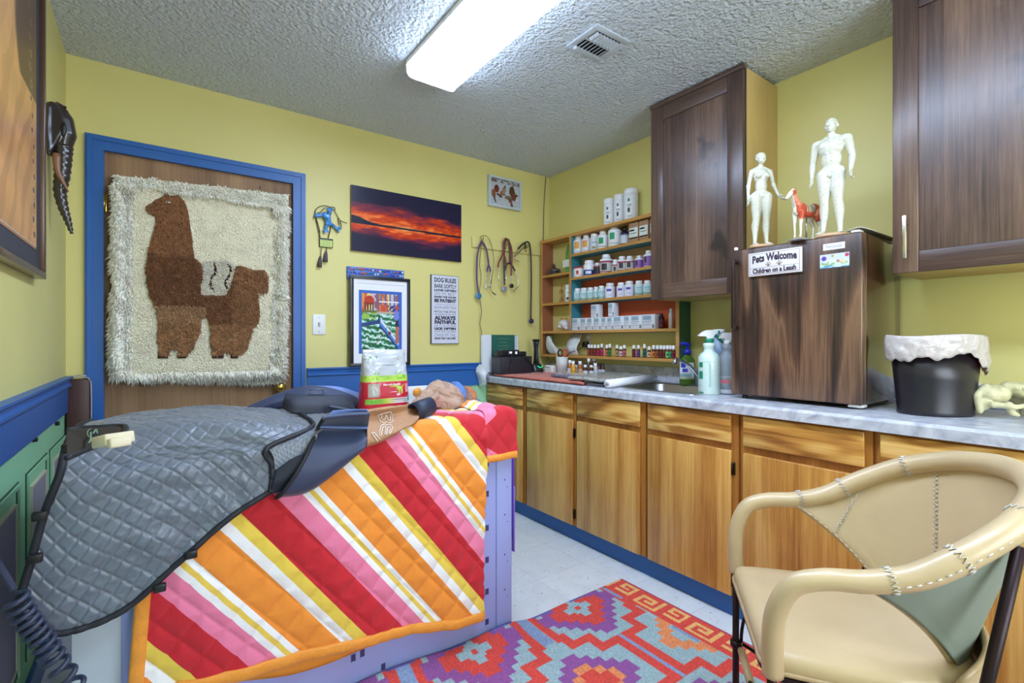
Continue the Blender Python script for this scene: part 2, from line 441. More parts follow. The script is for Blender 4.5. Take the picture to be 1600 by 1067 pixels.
def tile_mat():
    m, nt, b = nodes('vinyl_tile'); N, K = nt.nodes, nt.links
    g = N.new('ShaderNodeNewGeometry')
    mp = N.new('ShaderNodeMapping'); mp.inputs['Location'].default_value = (0.11, 0.2, 0)
    K.new(g.outputs['Position'], mp.inputs[0])
    br = N.new('ShaderNodeTexBrick'); br.offset = 0; br.squash = 1
    for k, v in (('Scale', 1.0), ('Mortar Size', 0.0012), ('Mortar Smooth', 0.3), ('Brick Width', 0.305), ('Row Height', 0.305), ('Bias', 0.0)): br.inputs[k].default_value = v
    br.inputs['Color1'].default_value = L4((232, 234, 236)); br.inputs['Color2'].default_value = L4((224, 227, 230)); br.inputs['Mortar'].default_value = L4((190, 194, 198))
    K.new(mp.outputs[0], br.inputs['Vector'])
    n = N.new('ShaderNodeTexNoise'); n.inputs['Scale'].default_value = 75; n.inputs['Detail'].default_value = 2
    K.new(g.outputs['Position'], n.inputs['Vector'])
    r = N.new('ShaderNodeMapRange'); r.inputs[1].default_value = 0.66; r.inputs[2].default_value = 0.72
    K.new(n.outputs[0], r.inputs[0])
    mx = N.new('ShaderNodeMix'); mx.data_type = 'RGBA'; mx.inputs[7].default_value = L4((150, 150, 140))
    K.new(r.outputs[0], mx.inputs[0]); K.new(br.outputs[0], mx.inputs[6])
    n2 = N.new('ShaderNodeTexNoise'); n2.inputs['Scale'].default_value = 14; n2.inputs['Detail'].default_value = 3
    K.new(g.outputs['Position'], n2.inputs['Vector'])
    m2 = N.new('ShaderNodeMix'); m2.data_type = 'RGBA'; m2.blend_type = 'MULTIPLY'; m2.inputs[0].default_value = 0.2
    K.new(mx.outputs[2], m2.inputs[6]); K.new(n2.outputs[0], m2.inputs[7])
    K.new(m2.outputs[2], b.inputs['Base Color'])
    b.inputs['Roughness'].default_value = 0.38
    return m
M_tile = tile_mat()

def popcorn_mat():
    m, nt, b = nodes('popcorn_texture'); N, K = nt.nodes, nt.links
    g = N.new('ShaderNodeNewGeometry')
    n = N.new('ShaderNodeTexNoise'); n.inputs['Scale'].default_value = 62; n.inputs['Detail'].default_value = 3; n.inputs['Roughness'].default_value = 0.6
    v = N.new('ShaderNodeTexVoronoi'); v.inputs['Scale'].default_value = 70; v.feature = 'SMOOTH_F1'
    K.new(g.outputs['Position'], n.inputs['Vector'])
    ad = N.new('ShaderNodeVectorMath'); ad.operation = 'MULTIPLY_ADD'; ad.inputs[1].default_value = (0.02,) * 3
    K.new(n.outputs['Color'], ad.inputs[0]); K.new(g.outputs['Position'], ad.inputs[2]); K.new(ad.outputs[0], v.inputs['Vector'])
    s = N.new('ShaderNodeMath'); s.operation = 'MULTIPLY_ADD'; s.inputs[1].default_value = -0.7
    K.new(v.outputs['Distance'], s.inputs[0]); K.new(n.outputs[0], s.inputs[2])
    bp = N.new('ShaderNodeBump'); bp.inputs['Strength'].default_value = 1.0; bp.inputs['Distance'].default_value = 0.022
    K.new(s.outputs[0], bp.inputs['Height']); K.new(bp.outputs[0], b.inputs['Normal'])
    b.inputs['Base Color'].default_value = L4((218, 228, 236)); b.inputs['Roughness'].default_value = 0.75
    return m
M_ceil = popcorn_mat()

def marble_mat():
    m, nt, b = nodes('laminate_marble'); N, K = nt.nodes, nt.links
    g = N.new('ShaderNodeNewGeometry')
    n = N.new('ShaderNodeTexNoise'); n.inputs['Scale'].default_value = 9; n.inputs['Detail'].default_value = 6; n.inputs['Distortion'].default_value = 2.2; n.inputs['Roughness'].default_value = 0.6
    K.new(g.outputs['Position'], n.inputs['Vector'])
    cr = N.new('ShaderNodeValToRGB'); e = cr.color_ramp.elements; e.new(0.5)
    e[0].position = 0.32; e[0].color = L4((150, 154, 166)); e[1].position = 0.5; e[1].color = L4((190, 193, 202)); e[2].position = 0.7; e[2].color = L4((214, 216, 222))
    K.new(n.outputs[0], cr.inputs[0]); K.new(cr.outputs[0], b.inputs['Base Color'])
    b.inputs['Roughness'].default_value = 0.3
    return m
M_marble = marble_mat()

# ---------------------------------------------------------------- room shell
T = 0.12
struct('floor', MB().box((-W - T, REAR - T, -0.1), (T, 0.2, 0)), M_tile)
struct('ceiling', MB().box((-W - T, REAR - T, H), (T, 0.2, H + 0.1)), M_ceil)
struct('wall_right', MB().box((0, REAR - T, 0), (T, 0.2, H)), M_yellow)
DX0, DX1, DZ = -2.71, -1.89, 2.04
mb = MB().box((-W, 0, 0.9), (DX0 - 0.01, 0.12, H)).box((DX1 + 0.01, 0, 0.9), (0, 0.12, H)).box((DX0 - 0.01, 0, DZ + 0.01), (DX1 + 0.01, 0.12, H))
mb.box((-W, 0, 0), (DX0 - 0.01, 0.12, 0.9), 1).box((DX1 + 0.01, 0, 0), (0, 0.12, 0.9), 1)
struct('wall_back', mb, [M_yellow, M_green])
struct('wall_left', MB().box((-W - T, REAR - T, 0.9), (-W, 0.2, H)).box((-W - T, REAR - T, 0), (-W, 0.2, 0.9), 1), [M_yellow, M_green])
# unseen rear wall; its window is added to let fill light in
wx0, wx1, wz0, wz1 = -2.1, -0.6, 0.9, 2.0
mb = MB().box((-W, REAR - T, 0), (wx0, REAR, H)).box((wx1, REAR - T, 0), (0, REAR, H)).box((wx0, REAR - T, 0), (wx1, REAR, wz0)).box((wx0, REAR - T, wz1), (wx1, REAR, H))
struct('wall_rear', mb, M_yellow)
wf = MB()
for a, b in (((wx0 - .06, wz0 - .06), (wx1 + .06, wz0)), ((wx0 - .06, wz1), (wx1 + .06, wz1 + .06)), ((wx0 - .06, wz0), (wx0, wz1)), ((wx1, wz0), (wx1 + .06, wz1)), ((-1.37, wz0), (-1.33, wz1))):
    wf.box((a[0], REAR - 0.02, a[1]), (b[0], REAR + 0.02, b[1]), bev=0.004)
struct('added_window_1', wf, M_blue)

# chair rail, blue, on left and back walls: a flat board with a moulded cap
def rail_prof(mb, p0, p1, nrm):
    p0, p1, nrm = Vector(p0), Vector(p1), Vector(nrm)
    prof = [(0, 0.842), (0.012, 0.842), (0.014, 0.95), (0.026, 0.957), (0.026, 0.966), (0.018, 0.972), (0.02, 0.985), (0.03, 0.992), (0.03, 1.0), (0, 1.0)]
    vs = []
    for p in (p0, p1):
        for d, z in prof: vs.append((p + nrm * d + Vector((0, 0, z)))[:])
    k = len(prof)
    fs = [(i, (i + 1) % k, k + (i + 1) % k, k + i) for i in range(k)] + [list(range(k)), list(range(k, 2 * k))[::-1]]
    mb.add(vs, fs)
mb = MB(); rail_prof(mb, (-W, REAR, 0), (-W, -0.03, 0), (1, 0, 0)); struct('trim_1', mb, M_blue)
mb = MB(); rail_prof(mb, (-1.82, 0, 0), (-0.60, 0, 0), (0, -1, 0)); struct('trim_2', mb, M_blue)
# blue skirting
struct('baseboard_left', MB().box((-W, REAR, 0), (-W + 0.014, 0, 0.1), bev=0.003), M_blue)
struct('baseboard_back', MB().box((-1.82, -0.014, 0), (-0.6, 0, 0.1), bev=0.003), M_blue)
# wainscot panels on the left wall
M_lilac = mat('lilac_grey_panel', (152, 146, 158), 0.6, var=(4, 0.05))
M_line = mat('dark_groove', (62, 84, 66), 0.7)
k = 0
for y0, y1 in ((-1.30, -0.94), (-0.83, -0.48), (-0.42, -0.05), (-1.76, -1.41), (-2.24, -1.88)):
    mb = MB(); z0, z1 = 0.165, 0.74
    def fr(a, x, wd, mi):
        ya, yb, za, zb = y0 + a, y1 - a, z0 + a, z1 - a
        mb.box((-W, ya, za), (-W + x, yb, za + wd), mi); mb.box((-W, ya, zb - wd), (-W + x, yb, zb), mi)
        mb.box((-W, ya, za + wd), (-W + x, ya + wd, zb - wd), mi); mb.box((-W, yb - wd, za + wd), (-W + x, yb, zb - wd), mi)
    fr(-0.004, 0.003, 0.005, 1); fr(0, 0.008, 0.012, 0); fr(0.012, 0.003, 0.004, 1)
    fr(0.048, 0.009, 0.006, 3)
    mb.box((-W, y0 + 0.05, z0 + 0.05), (-W + 0.006, y1 - 0.05, z1 - 0.05), 2)
    k += 1
    struct('trim_%d' % (k + 2), mb, [M_green, M_line, M_lilac, mat('cream_edge', (206, 200, 170), 0.6)])

# ---------------------------------------------------------------- the door
door = MB().box((DX0, 0.012, 0.005), (DX1, 0.05, DZ))
d = struct('door_1', door, M_doorw)
fr = MB()
def mitred(mb, x0, x1, z1, w, y0, y1):
    P = [(x0, 0), (x0, z1), (x1, z1), (x1, 0), (x1 - w, 0), (x1 - w, z1 - w), (x0 + w, z1 - w), (x0 + w, 0)]
    mb.prism(P, lambda a, b: (a, y0, b), (0, y1 - y0, 0))
mitred(fr, -2.777, -1.829, 2.104, 0.066, -0.018, 0.0)
mitred(fr, -2.770, -1.836, 2.097, 0.018, -0.024, -0.018)
fr.box((DX0 - 0.012, 0, 0), (DX0, 0.05, DZ)).box((DX1, 0, 0), (DX1 + 0.012, 0.05, DZ)).box((DX0 - 0.012, 0, DZ), (DX1 + 0.012, 0.05, DZ + 0.012))
o = mk('door_frame', fr, M_blue, d)
kn = MB().lathe([(0, 0), (0.03, 0), (0.03, 0.004), (0.012, 0.008), (0.011, 0.028), (0.022, 0.036), (0.027, 0.048), (0.024, 0.058), (0.012, 0.063), (0, 0.064)], M=Matrix.Translation((-1.962, 0.012, 0.90)) @ Matrix.Rotation(R(90), 4, 'X'))
mk('door_handle', kn, M_brass, d)
for z in (1.80, 0.25):
    hb = MB().box((DX0 - 0.012, -0.002, z - 0.045), (DX0 + 0.010, 0.013, z + 0.045), bev=0.002)
    hb.lathe([(0.006, z - 0.045), (0.006, z + 0.045)], (DX0, -0.004, 0), 10)
    mk('hinge', hb, M_brass, d)
# brown post in the corner left of the door
pp = thing('wooden_post', 'dark brown wooden post standing in the corner left of the llama hanging door', 'post', (-2.80, -0.025, 0))
mk('shaft', MB().box((-2.835, -0.055, 0), (-2.755, -0.003, 0.985), bev=0.004), wood('post_wood', [(44, 22, 18), (66, 34, 28), (84, 48, 40)], 'Z', rough=0.45), pp)
mb = MB(); mb.tube([(-2.835, -0.05, 0.99), (-2.81, -0.06, 1.0), (-2.785, -0.05, 0.995), (-2.76, -0.058, 0.99), (-2.752, -0.06, 0.97), (-2.750, -0.062, 0.90), (-2.751, -0.06, 0.75), (-2.75, -0.06, 0.6)], 0.0022, 8)
mb.tube([(-2.83, -0.03, 0.992), (-2.80, -0.02, 1.003), (-2.77, -0.04, 0.998)], 0.0035, 8)
mk('twine', mb, mat('twine', (196, 190, 168), 0.8), pp)

# ---------------------------------------------------------------- ceiling light and vent
lm, nt, b = nodes('lamp_lens')
N, K = nt.nodes, nt.links
g = N.new('ShaderNodeNewGeometry'); sx = N.new('ShaderNodeSeparateXYZ'); K.new(g.outputs['Position'], sx.inputs[0])
tot = None
for cx in (-1.525, -1.39):       # the two fluorescent tubes glow through the prismatic lens
    a = N.new('ShaderNodeMath'); a.operation = 'SUBTRACT'; a.inputs[1].default_value = cx; K.new(sx.outputs[0], a.inputs[0])
    q = N.new('ShaderNodeMath'); q.operation = 'MULTIPLY'; K.new(a.outputs[0], q.inputs[0]); K.new(a.outputs[0], q.inputs[1])
    s_ = N.new('ShaderNodeMath'); s_.operation = 'MULTIPLY'; s_.inputs[1].default_value = -1 / (0.034 ** 2); K.new(q.outputs[0], s_.inputs[0])
    ex = N.new('ShaderNodeMath'); ex.operation = 'EXPONENT'; K.new(s_.outputs[0], ex.inputs[0])
    if tot is None: tot = ex
    else:
        ad = N.new('ShaderNodeMath'); ad.operation = 'ADD'; K.new(tot.outputs[0], ad.inputs[0]); K.new(ex.outputs[0], ad.inputs[1]); tot = ad
me_ = N.new('ShaderNodeMath'); me_.operation = 'MULTIPLY_ADD'; me_.inputs[1].default_value = 1.0; me_.inputs[2].default_value = 0.28; K.new(tot.outputs[0], me_.inputs[0])
ms = N.new('ShaderNodeMath'); ms.operation = 'MULTIPLY'; ms.inputs[1].default_value = LAMP_STRENGTH / 6; K.new(me_.outputs[0], ms.inputs[0])
b.inputs['Base Color'].default_value = L4((215, 225, 235)); b.inputs['Emission Color'].default_value = L4((204, 223, 255)); b.inputs['Roughness'].default_value = 0.3
K.new(ms.outputs[0], b.inputs['Emission Strength'])
lx0, lx1, ly0, ly1 = -1.585, -1.33, -3.27, -0.857  # unseen near end made longer to brighten the right wall and front
cl = thing('fluorescent_ceiling_light', 'long white wraparound fluorescent light on the popcorn ceiling', 'ceiling light', (-1.4575, -1.48, H))
def wrap(mb, x0, x1, y0, y1, zt, zb):
    cxm = (x0 + x1) / 2
    prof = [(x0, zt), (x0 + 0.003, zb + 0.018), (x0 + 0.014, zb + 0.004), (x0 + 0.03, zb), (cxm, zb - 0.001), (x1 - 0.03, zb), (x1 - 0.014, zb + 0.004), (x1 - 0.003, zb + 0.018), (x1, zt)]
    vs = [(x, y, z) for y in (y0, y1) for x, z in prof]; k = len(prof)
    mb.add(vs, [(i, i + 1, k + i + 1, k + i) for i in range(k - 1)] + [list(range(k)), list(range(k, 2 * k))[::-1]])
mb = MB(); wrap(mb, lx0, lx1, ly0, ly1, H - 0.02, 2.372)
mk('lens', mb, lm, cl)
mk('housing', MB().box((lx0 - 0.004, ly0 - 0.002, H - 0.022), (lx1 + 0.004, ly1 + 0.002, H - 0.002)), M_white, cl)
for y0, y1 in ((ly0 - 0.006, ly0 - 0.0015), (ly1 + 0.0015, ly1 + 0.006)):
    mb = MB(); wrap(mb, lx0 - 0.003, lx1 + 0.003, y0, y1, H - 0.021, 2.369)
    mk('end_cap', mb, mat('clear_lens_edge', (200, 212, 222), 0.25, emis=((220, 232, 250), 0.12)), cl)
# vent
vt = thing('ceiling_vent', 'small white metal air vent with open louvres on the ceiling', 'air vent', (-0.97, -1.46, H))
vx0, vx1, vy0, vy1 = -1.07, -0.865, -1.555, -1.365
mb = MB()
mb.box((vx0, vy0, H - 0.008), (vx1, vy0 + 0.03, H), bev=0.003).box((vx0, vy1 - 0.03, H - 0.008), (vx1, vy1, H), bev=0.003).box((vx0, vy0 + .03, H - 0.008), (vx0 + 0.03, vy1 - .03, H), bev=0.002).box((vx1 - 0.03, vy0 + .03, H - 0.008), (vx1, vy1 - .03, H), bev=0.002)
mb.box((vx0 + .03, -1.464, H - .008), (vx1 - .03, -1.456, H - .003))
mk('vent_frame', mb, mat('vent_white', (190, 200, 208), 0.45), vt)
mk('duct_shade_sheet', MB().box((vx0 + .028, vy0 + .028, H - .0025), (vx1 - .028, vy1 - .028, H - .001)), mat('duct_shade', (30, 26, 30), 0.8), vt)  # dark sheet stands for the shade inside the duct
for side in (0, 1):
    for i in range(7):
        mbs = MB(); x = vx0 + 0.043 + i * 0.0198; ya, yb = ((-1.452, vy1 - .034), (vy0 + .034, -1.468))[side]
        mbs.box((-0.0075, ya, -0.0008), (0.0075, yb, 0.0008), M=Matrix.Translation((x, 0, H - 0.0085)) @ Matrix.Rotation(R(35 if side else -35), 4, 'Y'))
        mk('louvre', mbs, MATS['vent_white'], vt)
mk('damper_lever', MB().box((-1.045, -1.40, H - .02), (-1.035, -1.385, H - .005), bev=.002), MATS['vent_white'], vt)

# ---------------------------------------------------------------- base cabinets and worktop
CF = -0.60
bounds = [0.0, -0.455, -0.923, -1.41, -1.88, -2.343, -2.86]
doors = [(-0.010, -0.430), (-0.482, -0.905), (-0.941, -1.382), (-1.432, -1.852), (-1.905, -2.322), (-2.366, -2.84)]
where = ['in the corner behind the massage table end', 'second from the corner', 'third from the corner, left of the sink', 'under the sink and the spray bottles', 'under the small fridge', 'behind the leather chair']
where = ['nearest the back corner', 'second from the back corner', 'just left of the sink', 'below the green spray bottle', 'below the woodgrain fridge', 'below the black bin']
for i, (d0, d1) in enumerate(doors):
    y0, y1 = bounds[i], bounds[i + 1]
    t = thing('base_cabinet', 'oak base cabinet ' + where[i], 'cabinet', (-0.3, (y0 + y1) / 2, 0), 'oak base cabinets under the worktop')
    for pa, pb in (((-0.575, y1 + .0005, 0.10), (-0.02, y1 + .018, 0.861)), ((-0.575, y0 - .018, 0.10), (-0.02, y0 - .0005, 0.861))): mk('side_panel', MB().box(pa, pb), M_oakfr, t)
    mk('bottom_panel', MB().box((-0.575, y1 + .0185, 0.10), (-0.02, y0 - .0185, 0.118)), M_oakfr, t)
    mk('back_panel', MB().box((-0.0195, y1 + .0005, 0.10), (-0.01, y0 - .0005, 0.861)), M_oakfr, t)
    ff = MB(); xa, xb = -0.585, -0.575
    ff.box((xa, y0 - 0.012 if i else y0, 0.10), (xb, d0 - 0.008, 0.861)); ff.box((xa, d1 + 0.008, 0.10), (xb, y1, 0.861))
    for z0, z1 in ((0.10, 0.12), (0.69, 0.745), (0.84, 0.861)): ff.box((xa, d1 + .0081, z0), (xb, d0 - .0081, z1))
    mk('face_frame', ff, M_oakfr, t)
    mk('toe_kick', MB().box((-0.553, y1 + .0005, 0), (-0.54, y0 - .0005, 0.0995)), M_blue, t)
    def slab(z0, z1, m, nm):
        mb = MB().box((-0.601, d1, z0), (-0.5855, d0, z1), bev=0.0035)
        return mk(nm, mb, m, t)
    dr = slab(0.733, 0.852, M_oakh, 'drawer_front'); do = slab(0.104, 0.704, M_oak, 'door')
    hy = {1: d1 - 0.006, 2: d0 + 0.006, 3: d1 - 0.006, 4: d0 + 0.006, 0: d1 - .006, 5: d0 + .006}[i]
    if i in (1, 3):
        for z in (0.63, 0.17):
            mk('hinge', MB().box((-0.592, hy - 0.008, z - 0.026), (-0.5852, hy + 0.003, z + 0.026), bev=0.002).lathe([(0.0035, z - .026), (0.0035, z + .026)], (-0.594, hy + 0.002, 0), 8), mat('dark_hinge', (60, 48, 36), 0.35, 0.9), do)

ct = thing('countertop', 'grey white marbled laminate worktop along the right wall', 'countertop', (-0.31, -1.4, 0.862))
SX0, SX1, SY0, SY1 = -0.50, -0.10, -1.62, -1.10
mb = MB(); CTX = -0.617
def slabc(x0, y0, x1, y1): mb.box((x0, y0, 0.862), (x1, y1, 0.905))
slabc(-0.595, SY1, 0, 0.0); slabc(-0.595, -2.9, 0, SY0); slabc(-0.595, SY0, SX0, SY1); slabc(SX1, SY0, 0, SY1)
ed = [(-0.595, 0.862)] + [(CTX, 0.862)] + [(CTX, 0.862 + 0.043 * k / 4 if k < 3 else 0.895) for k in range(1, 4)] + [(CTX + 0.003, 0.901), (CTX + 0.009, 0.905), (-0.595, 0.905)]
vs = [(x, y, z) for y in (-2.9, 0.0) for x, z in ed]; k = len(ed)
mb.add(vs, [(i, (i + 1) % k, k + (i + 1) % k, k + i) for i in range(k)] + [list(range(k)), list(range(k, 2 * k))[::-1]], 0, False)
mk('worktop', mb, M_marble, ct)
mk('splashback', MB().box((-0.019, -2.9, 0.905), (-0.0005, 0.0, 0.997), bev=0.004).box((-0.6, -0.018, 0.905), (-0.019, -0.0005, 0.93), bev=0.004), M_marble, ct)
# sink
sk = thing('kitchen_sink', 'stainless steel sink set into the marbled worktop', 'sink', (-0.3, -1.36, 0.905))
def rrect(cx, cy, hx, hy, r, n=6):
    out = []
    for qx, qy, a0 in ((1, 1, 0), (-1, 1, 90), (-1, -1, 180), (1, -1, 270)):
        for i in range(n + 1):
            a = R(a0 + 90 * i / n); out.append((cx + qx * (hx - r) + r * math.cos(a), cy + qy * (hy - r) + r * math.sin(a)))
    return out
loops = []
cxs, cys = -0.30, -1.36
for (hx, hy, r, z) in ((0.215, 0.275, 0.03, 0.9055), (0.213, 0.273, 0.03, 0.910), (0.190, 0.250, 0.05, 0.909), (0.183, 0.243, 0.055, 0.900), (0.172, 0.232, 0.06, 0.77), (0.14, 0.20, 0.06, 0.75), (0.03, 0.03, 0.02, 0.745)):
    loops.append([(x, y, z) for x, y in rrect(cxs, cys, hx, hy, r)])
mb = MB(); P = np.array(loops); P = np.concatenate([P, P[:, :1]], axis=1); mb.grid(P)
mk('basin', mb, M_steel, sk, recalc=False)
mk('drain', MB().lathe([(0, 0.747), (0.035, 0.747), (0.038, 0.75), (0.035, 0.753)], (cxs, cys, 0), 20), M_chrome, sk)

# ---------------------------------------------------------------- wall shelf
M_teal = mat('teal_paint', (58, 130, 142), 0.5)
M_tealg = mat('green_teal_paint', (64, 112, 92), 0.5)
M_redbr = mat('red_brown_paint', (150, 92, 62), 0.5)
M_orange = mat('orange_red_paint', (196, 84, 42), 0.55)
M_tan = mat('tan_board', (186, 150, 104), 0.6)
ws = thing('wall_shelf', 'pine wall shelf with teal and brown compartments full of bottles above the worktop', 'shelf', (-0.055, -0.64, 1.03))
SXF = -0.112
YL, YD, YR = -0.030, -0.352, -1.266
def sh(nm, a, b, m, mi=None, bev=0.0):
    return mk(nm, MB().box(a, b, bev=bev), m, ws)
sh('top_board', (SXF, -1.234, 1.905), (-0.001, YL, 1.925), M_shelfw)
for y0, y1, m_in, z0, z1 in ((YL - 0.018, YL, M_redbr, 1.032, 1.9045), (YD - .018, YD, M_teal, 1.2295, 1.9045)):
    mb = MB().box((SXF + 0.004, y0, z0), (-0.001, y1, z1), 1).box((SXF, y0, z0), (SXF + 0.0039, y1, z1), 0)
    mk('side_panel', mb, [M_shelfw, m_in], ws)
mk('side_panel', MB().box((SXF + .004, YR, 1.032), (-0.001, YR + 0.022, 1.384), 1).box((SXF, YR, 1.032), (SXF + .0039, YR + .022, 1.384), 0), [M_shelfw, M_tealg], ws)
def shelfb(y0, y1, z, under):
    mb = MB().box((SXF, y1, z - 0.018), (-0.0035, y0, z), 0).box((SXF + 0.002, y1, z - 0.0195), (-0.0035, y0, z - 0.0181), 1)
    mk('shelf', mb, [M_shelfw, under], ws)
for z in (1.655, 1.44): shelfb(YL - .0185, YD + .0005, z, M_redbr)
for z in (1.774, 1.607, 1.437): shelfb(YD - .0185, -1.2335, z, M_teal)
shelfb(YL - .0185, YR + .0225, 1.228, M_redbr); shelfb(YL - .0185, YR + .0225, 1.052, M_tan)
mk('back_panel', MB().box((-.003, YL - .019, 1.053), (-.0005, YD, 1.90)), M_yellow, ws)
mk('back_panel', MB().box((-.003, -1.23, 1.61), (-.0005, YD - .019, 1.90)), M_tan, ws)
mk('back_panel', MB().box((-.003, -1.243, 1.23), (-.0005, YD - .019, 1.605)), M_orange, ws)
mk('back_panel', MB().box((-.003, -1.243, 1.035), (-.0005, YD - .019, 1.208)), M_yellow, ws)

M_bw = mat('bottle_white', (236, 238, 240), 0.32)
M_capw = mat('cap_white', (244, 244, 244), 0.4)
def cm(col, rough=0.45): return mat('label_%d_%d_%d' % tuple(col), col, rough)
M_ink = mat('ink_black', (30, 30, 34), 0.6)
def labelrot(y):   # angle on a shelf bottle that faces the room
    return math.atan2(CAM.y - y, CAM.x + 0.06)
def bottle(name, label, cat, group, cx, cy, z, w, h, body=None, cap=None, bands=(), neck=0.62, caph=0.17, shoulder=0.76, capr=None, text=None, square=False, textcol=None):
    r = w / 2; t = thing(name, label, cat, (cx, cy, z), group)
    body = body or M_bw; cap = cap or M_capw
    cr = capr or r * neck
    sh_ = h * shoulder; zc = h * (1 - caph)
    prof = [(0, 0), (r * .92, 0), (r, h * .02), (r, sh_ - r * .12), (r * .94, sh_), (cr * 1.12, sh_ + (zc - sh_) * .55), (cr * .92, zc - .001), (cr * .92, zc + .002), (0, zc + .002)]
    mk('body', MB().lathe(prof, (cx, cy, z), 20), body, t)
    capo = MB().lathe([(0, zc), (cr, zc), (cr * 1.02, zc + .001), (cr * 1.02, h - cr * .12), (cr * .92, h), (0, h)], (cx, cy, z), 20)
    mk('cap', capo, cap, t)
    a0 = labelrot(cy)
    for b_ in bands:   # (z0 frac, z1 frac, colour, half angle degrees or None, angle shift)
        z0, z1, col, ha, sh2 = (list(b_) + [None, 0])[:5] if len(b_) < 5 else b_
        rr = r * 1.012 + (0.0004 if ha else 0)
        if ha is None:
            mb = MB().lathe([(rr, h * z0), (rr, h * z1)], (cx, cy, z), 24, caps=False)
            mb.sm = [True] * len(mb.sm)
        else:
            k = 8; P = [[(cx + rr * math.cos(a0 - R(sh2) + R(-ha + 2 * ha * j / k)), cy + rr * math.sin(a0 - R(sh2) + R(-ha + 2 * ha * j / k)), z + h * zz) for j in range(k + 1)] for zz in (z0, z1)]
            mb = MB().grid(P)
        mk('label', mb, cm(col), t, recalc=False)
    return t
def ys(px, x=-0.06): return onx(px, 500, x).y
def wpx(p0, p1, x=-0.06): return abs(ys(p1, x) - ys(p0, x)) * 0.93
def hz(py, px, x=-0.06): return onx(px, py, x).z

c5 = lambda v: 840 + v / 6.67
c5y = lambda v: 280 + v / 6.67
c6y = lambda v: 420 + v / 6.67
GR_TUB, GR1, GR2, GR3, GR4, GR5 = 'white powder tubs on the wall shelf', 'supplement bottles on the upper shelf', 'supplement bottles on the second shelf', 'supplement bottles on the third shelf', 'white remedy cartons on the orange shelf', 'essential oil vials on the bottom shelf'
S0, S1, S2, S3, S4, S5 = 1.9255, 1.7745, 1.6075, 1.4375, 1.2285, 1.0525
# tubs on top
for i, (a, b_, tp, nm) in enumerate(((695, 800, 130, 'furthest from the cabinet'), (803, 903, 95, 'middle of three'), (908, 1040, 55, 'nearest the cabinet'))):
    cy = ys((c5(a) + c5(b_)) / 2); h = (0.178, 0.186, 0.198)[i]
    t = bottle('supplement_tub', 'tall white tub on top of the wall shelf, ' + nm, 'tub', GR_TUB, -0.06, cy, S0, wpx(c5(a), c5(b_)) * .97, h, neck=0.97, caph=0.17, shoulder=0.80,
               bands=((0.56, 0.66, (70, 100, 70), 8, 18), (0.22, 0.36, (50, 70, 55), 10, 18), (0.44, 0.47, (110, 120, 110), 18, 14), (0.39, 0.41, (120, 130, 120), 14, 14), (0.08, 0.10, (130, 140, 130), 20, 10)))
O1 = (232, 160, 60); G1 = (30, 150, 90); 
row1 = [(380, 462, 595, 'orange label, first beside the divider', [(0.30, 0.62, O1, 28, 20), (0.62, 0.66, (200, 120, 90), 28, 20), (.1, .14, (190, 190, 190), 40, 0)], .66),
        (464, 545, 583, 'orange label, second from the divider', [(0.30, 0.62, O1, 28, 20), (0.62, 0.66, (200, 120, 90), 28, 20), (.1, .14, (190, 190, 190), 40, 0)], .66),
        (549, 630, 570, 'a plain pale blue lettered label', [(0.05, 0.72, (206, 216, 220)), (.45, .5, (120, 140, 170), 40, 0), (.12, .25, (150, 130, 90), 22, 10)], .8),
        (630, 726, 538, 'a small green square on the label', [(0.28, 0.60, G1, 24, 22), (.12, .15, (120, 140, 120), 45, 5)], .62),
        (742, 858, 478, 'green square, tallest of the top row', [(0.32, 0.62, G1, 22, 24), (.14, .16, (120, 140, 120), 45, 5)], .62)]
for a, b_, tp, nm, bands, nk in row1:
    cy = ys((c5(a) + c5(b_)) / 2); w = wpx(c5(a), c5(b_)); h = hz(c5y(tp), (c5(a) + c5(b_)) / 2) - S1
    bottle('supplement_bottle', 'white supplement bottle on the top shelf row with ' + nm, 'bottle', GR1, -0.055, cy, S1, w, h, bands=bands, neck=nk)
a, b_ = 862, 943; cy = ys((c5(a) + c5(b_)) / 2)
bottle('dropper_bottle', 'navy dropper bottle with a white label between white bottle and cartons, top row', 'bottle', GR1, -0.055, cy, S1, wpx(c5(a), c5(b_)), hz(c5y(488), c5(902)) - S1, body=mat('navy_glass', (34, 32, 62), 0.15), cap=M_black, neck=0.3, caph=0.22, shoulder=0.66, bands=((0.08, 0.56, (206, 208, 216)), (0.5, 0.56, (70, 60, 120))))
def carton(label, group, y0, y1, z, h, col, bands, name='carton', x0=-0.1, x1=-0.03, M=None):
    y0, y1 = max(y0, y1), min(y0, y1); cy = (y0 + y1) / 2
    t = thing(name, label, 'box', ((x0 + x1) / 2, cy, z), group)
    mk('box', MB().box((x0, y1, z), (x1, y0, z + h), bev=.001), cm(col), t)
    mb = MB(); ms = []
    for (a, b_, c, d_, cc) in bands:  # fractions: y from left, z
        mi = len(ms); ms.append(cm(cc))
        mb.box((x0 - 0.0006, y0 + (y1 - y0) * b_, z + h * c), (x0 - 0.0001, y0 + (y1 - y0) * a, z + h * d_), mi)
    if ms: mk('label', mb, ms, t)
    return t
for i, (a, b_) in enumerate(((950, 1047), (1058, 1150), (1172, 1262))):
    y0, y1 = ys(c5(a), -.09), ys(c5(b_), -.09)
    carton('tan carton on the top shelf row, ' + ('first beside the dropper bottle', 'second past the dropper bottle', 'half hidden by the dark cabinet')[i], 'tan cartons on the upper shelf', y0, y1, S1, 0.123, (170, 132, 100),
           [(0.03, .97, .2, .75, (222, 230, 220)), (.08, .6, .58, .66, (70, 90, 90)), (.08, .8, .45, .48, (150, 170, 150)), (.03, .97, .2, .26, (120, 150, 110))], x0=-.09, x1=-.02)
